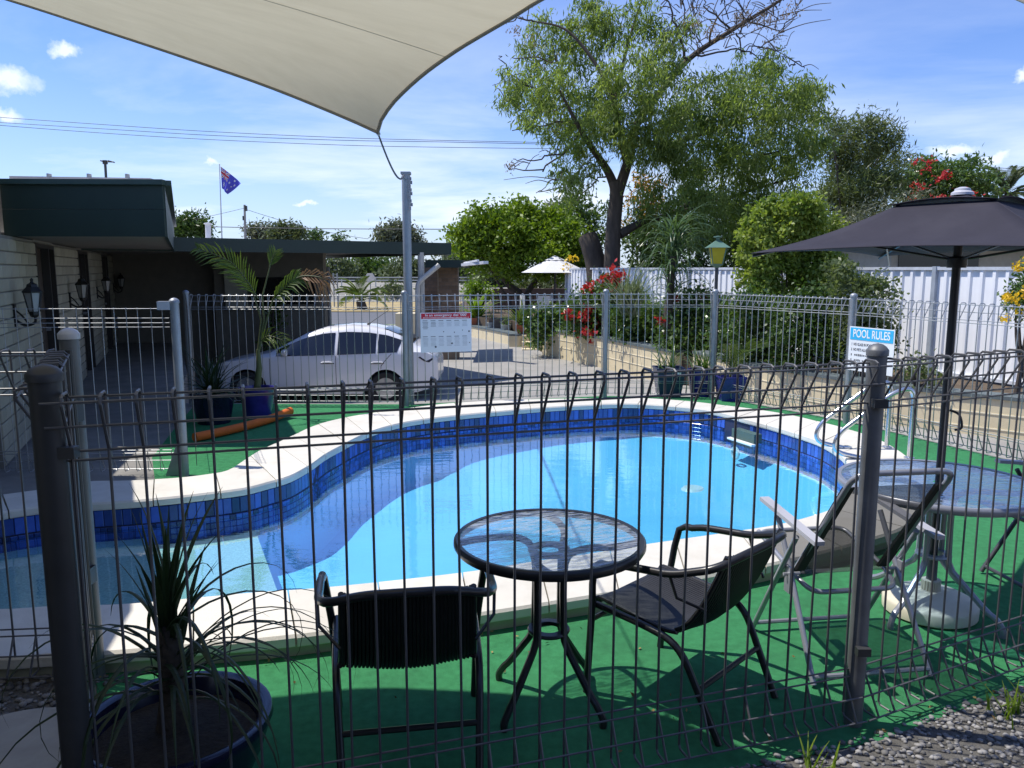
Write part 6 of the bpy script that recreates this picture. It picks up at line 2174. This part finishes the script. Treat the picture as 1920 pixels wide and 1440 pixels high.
frond_path(lf, rc, [dep(484, 560, YP), dep(462, 525, YP - .1), dep(430, 490, YP - .2), dep(372, 466, YP - .3)], 22, 0.25, 0.020, .18)
frond_path(lf, rc, [dep(505, 500, YP), dep(510, 488, YP), dep(516, 472, YP)], 10, 0.16, 0.014, .02)
frond_path(lf, rc, [dep(512, 562, YP), dep(524, 548, YP - .1), dep(545, 528, YP - .2), dep(558, 521, YP - .2)], 14, 0.22, 0.022, .3)
frond_path(dl, rc, [dep(556, 522, YP - .2), dep(572, 517, YP - .25), dep(600, 520, YP - .3), dep(606, 528, YP - .3)], 12, 0.20, 0.018, .7)
frond_path(lf, rc, [dep(488, 640, YP), dep(505, 630, YP - .1), dep(535, 640, YP - .2)], 10, 0.20, 0.012, .3)
lf.build("fresh_frond", L_palm, pt, kind='stuff'); dl.build("dry_frond", L_dry, pt, kind='stuff'); rc.build("frond_rib", MATS["green_palm_stem"], pt, kind='stuff')
pc = lev(402, 792, 0.0)
pl_ = plantlike("potted_plant", "dark spiky plant in a dark blue pot beside the potted palm", "potted plant", pc)
pot(pl_, pc, 0.50, 0.36, m_glaze, square=False)
mb = MB()
for i in range(60):
    blade(mb, pc + Vector((random.gauss(0, .04), random.gauss(0, .04), .32)), random.uniform(0, 6.28), rad(random.uniform(15, 85)), random.uniform(.4, .75), .03, random.uniform(.5, 2.2))
mb.build("foliage", m_strap, pl_, kind='stuff')

# blue pots in the far right corner
for i, (px, py, w, h, mt, lab, sq) in enumerate([(1258, 746, .40, .40, M("navy_plastic", (0.014, 0.022, 0.075), 0.3, var=.2), "tapered navy pot with a small white label, leftmost of the three far pots", True),
                                              (1322, 746, .42, .37, m_glaze2, "round violet blue pot between the two square pots", False), (1374, 754, .36, .33, m_glaze2, "square violet blue pot holding a young palm, nearest the side fence", True)]):
    c = lev(px, py, 0.0)
    c = c + Vector((0, w * .5, 0))
    t = thing("potted_plant", lab, "potted plant", c, 0, "blue pots in the far corner")
    pot(t, c, w, h, mt, square=sq)
    lf = MB(); rc = MB()
    if i == 2:
        for k in range(7):
            az = random.uniform(0, 6.28)
            frond(lf, rc, c + Vector((0, 0, h - .02)), az, rad(random.uniform(55, 80)), random.uniform(.5, .75), 1.6, 12, .20, .02, .4)
        lf.build("frond_leaflets", L_palm, t, kind='stuff'); rc.build("frond_rib", MATS["green_palm_stem"], t, kind='stuff')
    else:
        mb = MB()
        for k in range(50 if i else 24):
            blade(mb, c + Vector((random.gauss(0, .05), random.gauss(0, .05), h - .04)), random.uniform(0, 6.28), rad(random.uniform(30, 85)), random.uniform(.25, .55), .02, random.uniform(.8, 2.5))
        mb.build("foliage", L_hedge, t, kind='stuff')
    if i == 0:
        mb = MB(); mb.box(c + Vector((.10, -w * .487, h * .80)), (.06, .004, .06), Matrix.Rotation(rad(9), 3, 'X')); mb.build("price_label", m_white, t)

# flower pots on the low wall
m_terra = M("terracotta", (0.42, 0.13, 0.06), 0.8, var=.12)
m_wpot = M("white_stone_pot", (0.50, 0.50, 0.46), 0.8, var=.1)
def bedpot(px, py, Y, w, h, mt, sq, lab, leaf, nl, ln):
    c = dep(px, py, Y)
    t = thing("potted_plant", lab, "potted plant", c, 0, "flower pots on the low wall")
    pot(t, c, w, h, mt, square=sq)
    mb = MB()
    for k in range(nl):
        blade(mb, c + Vector((random.gauss(0, .05), random.gauss(0, .05), h - .04)), random.uniform(0, 6.28), rad(random.uniform(35, 88)), random.uniform(ln * .5, ln), ln * .09, random.uniform(.3, 1.8))
    mb.build("foliage", leaf, t, kind='stuff')
bedpot(893, 611, 29.2, .52, .30, m_terra, True, "square terracotta pot with a tall broad leaved plant, far left on the low wall", L_lime, 34, 1.5)
bedpot(923, 617, 28.0, .38, .24, m_wpot, False, "round white pot, next to the far terracotta pot", L_hedge, 10, .5)
bedpot(949, 621, 26.6, .38, .22, m_wpot, False, "round white pot, nearer the square terracotta pot by the steps", L_hedge, 10, .5)
bedpot(981, 629, 24.9, .46, .33, m_terra, True, "square terracotta pot with a spiky plant at the corner of the steps", L_palm, 40, 1.1)
bb = shrub("low_shrub", "bright green low bush beside the far terracotta pot", "shrub", [(890, 540, 18), (905, 545, 16), (880, 550, 12), (915, 552, 10)], 31.5, L_lime, 22, 26, .13, .16, .08)
shrub("leafy_shrub", "leafy plant climbing the corner of the reception block", "shrub", [(510, 585, 10), (513, 605, 12), (505, 630, 12), (500, 650, 10), (515, 570, 7)], 18.1, L_hedge, 40, 20, .08, .11, .05)

# ---- garden lamp
lp0 = dep(1337, 690, 13.6)
gl_ = thing("garden_lamp", "green lamp post with four sided yellow glass lantern in the flower bed", "lamp post", Vector((lp0.x, 13.6, 0)))
mg = M("lamp_green_paint", (0.10, 0.19, 0.14), 0.45, var=.1); mgp = M("dark_pole_paint", (0.05, 0.055, 0.06), 0.4, metal=.2)
zl = dep(1337, 497, 13.6).z; ze = dep(1337, 464, 13.6).z; zt_ = dep(1337, 446, 13.6).z
c = Vector((lp0.x, 13.6, 0))
mb = MB(); mb.tube([c, c + Vector((0, 0, dep(1337, 550, 13.6).z))], .062, 12); mb.tube([c + Vector((0, 0, dep(1337, 552, 13.6).z)), c + Vector((0, 0, zl))], .030, 10); mb.lathe([(.066, dep(1337, 553, 13.6).z), (.07, dep(1337, 548, 13.6).z), (.03, dep(1337, 545, 13.6).z)], 12, c)
mb.build("pole", mgp, gl_, smooth=True)
q = rad(40)
def sqr(r, z): return [c + Vector((r * math.cos(q + math.pi / 2 * k), r * math.sin(q + math.pi / 2 * k), z)) for k in range(4)]
myl = M("amber_lantern_glass", (0.42, 0.36, 0.02), 0.3, var=.15, scale=4)
lo, hi = sqr(.115, zl + .02), sqr(.18, ze)
for k in range(4):
    mb = MB(); mb.add([lo[k], lo[(k + 1) % 4], hi[(k + 1) % 4], hi[k]], [(0, 1, 2, 3)]); mb.build("lantern_pane", myl, gl_)
for k in range(4):
    mb = MB(); mb.tube([lo[k], hi[k]], .010, 6); mb.build("lantern_bar", mg, gl_)
mb = MB(); e0, e1 = sqr(.265, ze - .005), sqr(.02, zt_ - .03)
mb.add(e0 + e1 + [c + Vector((0, 0, ze + .005))], [(0, 1, 5, 4), (1, 2, 6, 5), (2, 3, 7, 6), (3, 0, 4, 7), (4, 5, 6, 7), (1, 0, 8), (2, 1, 8), (3, 2, 8), (0, 3, 8)])
mb.build("lantern_roof", mg, gl_)
mb = MB(); mb.lathe([(.03, zt_ - .03), (.035, zt_ + .0), (.075, zt_ + .01), (.075, zt_ + .022), (0, zt_ + .035)], 12, c); mb.build("lantern_finial", mg, gl_, smooth=True)
mb = MB(); mb.lathe([(.03, zl - .05), (.11, zl - .005), (.125, zl + .02), (0, zl + .02)], 4, c, sq=True); mb.build("lantern_base", mg, gl_)

# ---- white garden umbrella and seats on the upper terrace
wy = 26.8
wu = dep(1035, 478, wy)
gu = thing("garden_umbrella", "open white garden umbrella beyond the low wall", "umbrella", Vector((wu.x + .1, wy, 0)))
zr = dep(967, 511, wy).z; zp = dep(1035, 480, wy).z
cc = Vector((wu.x + .1, wy, 0))
mwc = M("white_canopy_cloth", (0.62, 0.62, 0.64), 0.85, var=.03)
R8 = [rad(22.5 + 45 * k) for k in range(8)]
rr = (dep(1035, 511, wy).x - dep(967, 511, wy).x) * 1.0
for k in range(8):
    a, b = R8[k], R8[(k + 1) % 8]
    mb = MB()
    mb.add([cc + Vector((rr * math.cos(a), rr * math.sin(a), zr)), cc + Vector((rr * math.cos(b), rr * math.sin(b), zr)), cc + Vector((.32 * math.cos(b), .32 * math.sin(b), zp - .15)), cc + Vector((.32 * math.cos(a), .32 * math.sin(a), zp - .15))], [(0, 1, 2, 3)])
    mb.build("canopy_panel", mwc, gu, solid=.004)
mb = MB(); mb.lathe([(.36, zp - .14), (0.0, zp + .02)], 8, cc); mb.build("vent_cap", mwc, gu)
mb = MB(); mb.tube([cc, cc + Vector((0, 0, zp - .02))], .028, 8); mb.build("pole", m_post_dark, gu)
gt = thing("garden_table", "grey garden table under the white umbrella", "table", cc + Vector((0, 0, 0)))
mb = MB(); mb.lathe([(0, .70), (.62, .70), (.63, .74), (0, .745)], 28, cc); mb.build("table_top", M("grey_table_top", (.35, .35, .35), .6), gt)
for k in range(4):
    a = rad(45 + 90 * k); mb = MB(); mb.tube([cc + Vector((.4 * math.cos(a), .4 * math.sin(a), .70)), cc + Vector((.5 * math.cos(a), .5 * math.sin(a), .02))], .022, 6); mb.build("leg", m_post_dark, gt)
CL_ = ["pale garden chair at the left of the table under the white umbrella", "pale garden chair with its back to the pool at the white umbrella table", "pale garden chair at the near right of the white umbrella table", "pale garden chair on the far right side of the white umbrella table"]
for k, a in enumerate([200, 250, 310, 20]):
    a = rad(a); b = cc + Vector((.95 * math.cos(a), .95 * math.sin(a), 0))
    ch = thing("garden_chair", CL_[k], "chair", b, a, "garden chairs under the white umbrella", local=True)
    mc = M("pale_chair_plastic", (.5, .5, .48), .5)
    mb = MB(); mb.box((0, 0, .43), (.44, .44, .03)); mb.build("seat", mc, ch)
    mb = MB(); mb.box((.21, 0, .66), (.03, .42, .44)); mb.build("backrest", mc, ch)
    for sx in (-.2, .2):
        for sy in (-.2, .2):
            mb = MB(); mb.box((sx, sy, .21), (.03, .03, .42)); mb.build("leg", mc, ch)
bw = thing("low_wall", "low brown wall behind the white garden umbrella", "wall", dep(985, 560, 34))
mb = MB(); a = dep(925, 541, 34); b = dep(1068, 541, 34); mb.box(((a.x + b.x) / 2, 34, a.z / 2), (b.x - a.x, .25, a.z)); mb.build("wall_face", M("brown_wall", (.13, .085, .06), .9, var=.15), bw)
pf = thing("picket_railing", "black metal railing by the entry pier at the top of the drive", "railing", dep(872, 600, 31))
a = dep(858, 552, 31); b = dep(1000, 552, 31)
z0, z1 = dep(858, 600, 31).z, a.z
for z in (z0 + .1, z1 - .06):
    mb = MB(); mb.beam(Vector((a.x, 31, z)), Vector((b.x, 31, z)), .04, .04); mb.build("rail", m_black, pf)
for k in range(25):
    x = a.x + (b.x - a.x) * k / 24
    mb = MB(); mb.beam(Vector((x, 31, z0)), Vector((x, 31, z1)), .022, .022, up=Vector((0, 1, 0))); mb.build("picket", m_black, pf)

# ------------------------------------------------------------------ road and the far side
def strip(name, y0, y1, z, mat, x0=-120, x1=160):
    mb = MB(); mb.add([(x0, y0, z), (x1, y0, z), (x1, y1, z), (x0, y1, z)], [(0, 1, 2, 3)]); structure(mb, name, mat)
strip("footpath", 33.5, 36.4, -0.80, M("pale_footpath", (.40, .38, .34), .9, var=.1, scale=2))
strip("lawn_strip", 36.4, 37.6, -0.86, M("cut_grass", (.10, .17, .04), .95, var=.3, scale=6))
strip("road", 37.6, 49.0, -0.90, M("road_asphalt", (.115, .118, .125), .9, var=.14, scale=.6, stretch=(.15, 3, 1)))
strip("verge", 49.0, 64.0, -0.86, M("dry_verge_grass", (.36, .28, .13), .95, var=.25, scale=1.5))
mb = MB()
mb.grid([[(-120, 64, -.86), (160, 64, -.86)], [(-120, 66, .05), (160, 66, .05)], [(-120, 74, .35), (160, 74, .35)], [(-120, 90, .3), (160, 90, .3)]])
structure(mb, "embankment", M("pale_embankment", (.27, .26, .22), .95, var=.2, scale=.8))
gr = thing("guard_rail", "pale double railing along the far embankment beyond the road", "railing", Vector((-14, 70, .3)))
for z in (0.75, 1.0):
    mb = MB(); mb.beam(Vector((-60, 70, z)), Vector((30, 70, z)), .06, .10); mb.build("rail", M("pale_rail_paint", (.55, .53, .47), .7), gr)
for k in range(31):
    x = -60 + 3 * k
    mb = MB(); mb.beam(Vector((x, 70.05, .2)), Vector((x, 70.05, 1.05)), .09, .09, up=Vector((0, 1, 0))); mb.build("rail_post", MATS["pale_rail_paint"], gr)
# poles beyond the road
sg = thing("street_sign", "small pale road sign on a thin post beyond the road", "road sign", dep(694, 570, 62))
mb = MB(); p = dep(694, 515, 62); mb.tube([Vector((p.x, 62, -.8)), Vector((p.x, 62, p.z))], .04, 6); mb.build("sign_post", m_post, sg)
mb = MB(); mb.lathe([(0, -.02), (.42, -.02), (.42, .02), (0, .02)], 6); mb.v = [(p.x + x, 61.9 + z, dep(694, 521, 62).z + y) for x, y, z in mb.v]; mb.build("sign_face", M("sign_back", (.60, .60, .60), .5), sg)
for k, px in enumerate((625, 632)):
    pass
pl2 = thing("lattice_post", "thin pale ladder like post beyond the road", "post", dep(628, 600, 55))
for px in (625, 632):
    a = dep(px, 512, 55); mb = MB(); mb.tube([Vector((a.x, 55, -.9)), a], .05, 6); mb.build("upright", m_post, pl2)
for k in range(9):
    z = -.3 + .33 * k; a = dep(625, 512, 55); b = dep(632, 512, 55)
    mb = MB(); mb.beam(Vector((a.x, 55, z)), Vector((b.x, 55, z)), .03, .03); mb.build("rung", m_post, pl2)
# small palms on the verge
for px, py, Y, lab, n, ln in [(675, 562, 52, "stocky fan palm on the verge beyond the road, seen under the carport", 26, 1.9)]:
    c = dep(px, py, Y)
    t = plantlike("verge_palm", lab, "palm", Vector((c.x, Y, -.86)))
    mb = MB(); mb.tube([Vector((c.x + .15, Y, -.9)), c], [.35, .28], 9); mb.build("trunk", m_bark, t, smooth=True)
    lf = MB(); rc = MB()
    for k in range(n):
        frond(lf, rc, c, 2 * math.pi * k / n + random.uniform(-.1, .1), rad(random.uniform(10, 85)), ln * random.uniform(.8, 1.1), .7, 12, .5, .07, .4)
    lf.build("crown", L_palm, t, kind='stuff'); rc.build("frond_rib", m_twig, t, kind='stuff')
# date palm top right
c = dep(1886, 366, 42)
t = plantlike("date_palm", "date palm crown showing above the umbrella at the right edge", "palm", Vector((c.x, 42, -.5)))
mb = MB(); mb.tube([Vector((c.x, 42, -.6)), c], [.35, .30], 10); mb.build("trunk", m_bark, t, smooth=True)
lf = MB(); rc = MB()
for k in range(46):
    frond(lf, rc, c + Vector((0, 0, random.uniform(-.1, .1))), random.uniform(0, 6.28), rad(random.uniform(-5, 85)), random.uniform(1.6, 2.2), .75, 22, .42, .05, .3)
lf.build("crown", leafmat("date_palm_leaflet", (.085, .125, .055), (.16, .20, .10), .3), t, kind='stuff'); rc.build("frond_rib", m_twig, t, kind='stuff')

far = [([(340, 428, 20), (362, 424, 22), (380, 434, 14), (325, 438, 12)], 85, L_dark, "dense dark far tree above the carport roof near the motel"),
       ([(470, 440, 10), (482, 434, 11)], 120, L_far2, "thin far gum tree beside the utility pole"), ([(500, 434, 11), (492, 444, 8), (508, 446, 8)], 120, L_far2, "small round far gum tree right of the utility pole"),
       ([(528, 438, 14), (548, 436, 15), (515, 446, 10), (560, 446, 10)], 105, L_far, "bushy olive far tree in the middle above the carport"), ([(587, 448, 9), (593, 444, 5)], 120, L_dark, "tiny dark treetop just above the carport fascia"),
       ([(638, 448, 7)], 120, L_dark, "small dark pointed treetop above the carport"), ([(725, 442, 18), (745, 436, 20), (765, 444, 16), (785, 452, 10), (735, 455, 20), (760, 460, 22)], 95, L_far2, "rounded pale far gum tree left of the sail post"),
       ([(640, 515, 32), (610, 520, 30), (580, 525, 26)], 88, L_far, "olive tree seen under the left of the carport"), ([(690, 510, 34), (720, 518, 32), (700, 535, 24)], 92, L_hedge, "green tree seen under the middle of the carport"),
       ([(750, 520, 30), (775, 515, 28), (740, 540, 24)], 86, L_far, "olive tree seen under the carport by the sail post"), ([(735, 553, 17), (750, 556, 15), (720, 560, 10)], 66, L_far, "rounded verge bush seen under the carport"),
       ([(830, 520, 30), (870, 505, 34), (900, 520, 30), (850, 545, 24)], 80, L_far, "olive far tree behind the brick piers"), ([(925, 515, 26), (950, 525, 26), (900, 540, 22)], 70, L_far, "dim far tree behind the lime green tree"),
       ([(860, 470, 16), (845, 480, 14), (875, 482, 16)], 90, L_far2, "pale far tree over the end of the carport"), ([(1040, 400, 16), (1025, 408, 12), (1055, 392, 12)], 60, L_far2, "thin grey far tree above the lime green tree"),
       ([(545, 520, 30), (510, 525, 30)], 90, L_far, "olive tree half hidden behind the reception block"), ([(1000, 535, 28), (1050, 530, 28), (1090, 520, 26)], 62, L_far, "dull far tree behind the white garden umbrella")]
for lo, Y, mt, lab in far:
    k = Y / 60
    lb = L3(lo, Y, 1.0)
    bx = sum(c.x for c, r in lb) / len(lb)
    t = plantlike("distant_tree", lab, "tree", Vector((bx, Y, -.5)))
    mb = MB(); limb(mb, [Vector((bx, Y, -.8)), Vector((bx + .2, Y, lb[0][0].z * .5)), lb[0][0]], .22 * k, .06 * k, 6); mb.build("trunk", m_bark, t, smooth=True)
    foliage(t, lb, mt, 8 / k, 34, .30 * k, .34 * k, .13 * k, .1, shell=.45)

# ---- flag, poles, wires
FY = 46.0
fp = thing("flag_pole", "slim white flag pole rising behind the carport roof", "flag pole", Vector((dep(416, 443, FY).x, FY, -.8)))
mb = MB(); a = dep(416, 445, FY); b = dep(411.5, 308, FY); mb.tube([Vector((a.x + .1, FY, -.9)), a, b], [.05, .04, .025], 8); mb.lathe([(0, -.04), (.045, 0), (0, .045)], 10, b); mb.build("shaft", M("white_pole_paint", (.62, .62, .62), .4), fp, smooth=True)
flg = thing("flag", "blue Australian flag with union canton and white stars hanging from the slim pole", "flag", dep(413, 312, FY))
mf_b = M("flag_blue", (.09, .09, .55), .8, var=.05); mf_w = M("flag_white", (.75, .75, .78), .8, var=.03); mf_r = M("flag_red", (.55, .03, .05), .8, var=.03)
def flag_col(u, v):
    """u along the fly 0..2, v up 0..1: 0 blue, 1 white, 2 red"""
    def star(cx, cy, r, n=7):
        dx, dy = u - cx, v - cy
        d = math.hypot(dx, dy)
        if d > r: return False
        a = (math.atan2(dx, dy) * n / (2 * math.pi)) % 1.0
        return d < r * (0.45 + 0.55 * abs(2 * a - 1))
    if star(.5, .25, .17) or star(1.5, .83, .085) or star(1.5, .17, .085) or star(1.25, .56, .085) or star(1.72, .63, .085) or star(1.6, .45, .05, 5): return 1
    if u < 1 and v > .5:
        x, y = u, (v - .5) * 2
        if abs(x - .5) < .05 or abs(y - .5) < .10: return 2
        if abs(x - .5) < .085 or abs(y - .5) < .17: return 1
        for sl in (1, -1):
            d = abs((y - .5) - sl * (x - .5)) / 1.414
            if d < .035: return 2
            if d < .10: return 1
    return 0
mb = MB(); nu, nv = 64, 36
q0, q1, q2, q3 = dep(413, 312, FY), dep(415.5, 353, FY), dep(451, 344, FY), dep(425, 364, FY)
rows = []
for j in range(nv + 1):
    v = j / nv
    row = []
    for i in range(nu + 1):
        u = i / nu
        p = (q1.lerp(q0, v)).lerp(q3.lerp(q2, v), u)
        p = p + Vector((0, .16 * math.sin(u * 7 + v * 2.5) * u + .05, .05 * math.sin(u * 3.1)))
        row.append(p)
    rows.append(row)
mb.grid(rows)
mb.m = [flag_col(2 * (i + .5) / nu, (j + .5) / nv) for j in range(nv) for i in range(nu)]
mb.build("cloth", [mf_b, mf_w, mf_r], flg, smooth=True)
up = thing("utility_pole", "grey utility pole with a small transformer head beyond the carport", "utility pole", Vector((dep(460, 445, 80).x, 80, -.8)))
a = dep(460, 446, 80); b = dep(458.5, 384, 80)
mb = MB(); mb.tube([Vector((a.x, 80, -.9)), a, b], [.16, .13, .11], 8); mb.build("shaft", M("weathered_pole", (.30, .29, .28), .9), up, smooth=True)
mb = MB(); mb.box(b + Vector((.12, 0, -.35)), (.22, .25, .5)); mb.build("transformer", m_post_dark, up)
mb = MB(); mb.box(b + Vector((-.16, 0, -1.3)), (.16, .2, .42)); mb.build("switch_box", m_post_dark, up)
vp = thing("vent_pipe", "stubby white vent pipe on the carport roof", "vent pipe", dep(390, 443, 20))
a = dep(390, 446, 20); b = dep(390, 421, 20)
mb = MB(); mb.tube([Vector((a.x, 20, 2.2)), b], .07, 10); mb.lathe([(.075, 0), (.10, .01), (.10, .03), (0, .05)], 12, b); mb.build("pipe", M("white_vent_paint", (.62, .63, .66), .4), vp, smooth=True)
m_cable = M("black_cable", (.05, .055, .07), .6)
def wire(lab, pts, Y, r, sag=0.0):
    t = thing("power_line", lab, "power line", dep(*pts[0], Y))
    P = catmull([dep(x, y, Y) for x, y in pts], 8)
    mb = MB(); mb.tube(P, r, 5); mb.build("cable", m_cable, t)
wire("uppermost of the three power lines crossing the left half of the sky", [(-40, 217), (0, 220), (200, 234), (400, 247), (640, 258), (820, 263), (1060, 268)], 75, .025)
wire("middle one of the three power lines crossing the left half of the sky", [(-40, 226), (0, 229.5), (200, 242), (400, 254), (640, 263), (820, 266), (1060, 271)], 75, .025)
wire("lowest of the three power lines crossing the left half of the sky", [(-40, 231), (0, 235), (200, 250), (400, 262), (640, 272), (820, 276), (1060, 279)], 75, .025)
wire("nearly level power line just above the carport roof", [(392, 425), (480, 427), (620, 429), (860, 430)], 60, .03)
wire("sagging service line running down from the utility pole to the right", [(459, 392), (500, 405), (560, 423), (640, 440), (690, 448)], 79, .022)
wire("service line running from the utility pole to the left", [(459, 390), (430, 397), (395, 405), (365, 412)], 79, .02)
wire("upper power line above the palm at the right edge", [(1690, 293), (1800, 308), (1940, 320)], 75, .025)
wire("lower power line above the palm at the right edge", [(1690, 298), (1800, 312), (1940, 325)], 75, .025)

# leaf litter and weeds along the coping and the fence
m_litter = M("dry_litter_leaf", (.24, .17, .06), .9, var=.3, island=.5)
P = []
for k in range(90):
    i = random.randrange(35 * NI, 43 * NI)
    a = outC[i % NP]; d = (outC[i % NP] - inC[i % NP]).normalized()
    if random.random() < .8 and (i // 4) % 3: continue
    P.append((a.x + d.x * abs(random.gauss(.02, .03)) + random.gauss(0, .02), a.y + d.y * abs(random.gauss(.02, .03)), .012))
for k in range(60):
    P.append((random.uniform(-1, 3.2), random.uniform(2.4, 3.7), .008))
for k in range(80):
    t_ = random.random(); b = P2.lerp(P3, t_); P.append((b.x + random.gauss(0, .05), b.y - .05 + random.gauss(0, .06), .012))
V, F = leaf_arrays(np.array(P), .022, .012, -.1, .25)
o = np_mesh("leaf_litter", V, F, m_litter); o['kind'] = 'stuff'; o['label'] = "scattered dry leaves on the green deck"
mb = MB()
for (x, y) in [(P2.x + .62, P2.y + .16), (P2.x + .7, P2.y + .22), (P2.x - .25, P2.y - .2), (P2.x + 1.2, P2.y + .4)]:
    for k in range(16):
        blade(mb, (x + random.gauss(0, .03), y - .12 + random.gauss(0, .03), .0), random.uniform(0, 6.28), rad(random.uniform(40, 85)), random.uniform(.06, .16), .008, random.uniform(1, 4), 5)
o = mb.build("weeds", L_lime); o['kind'] = 'stuff'; o['label'] = "small weed tufts at the foot of the front fence"
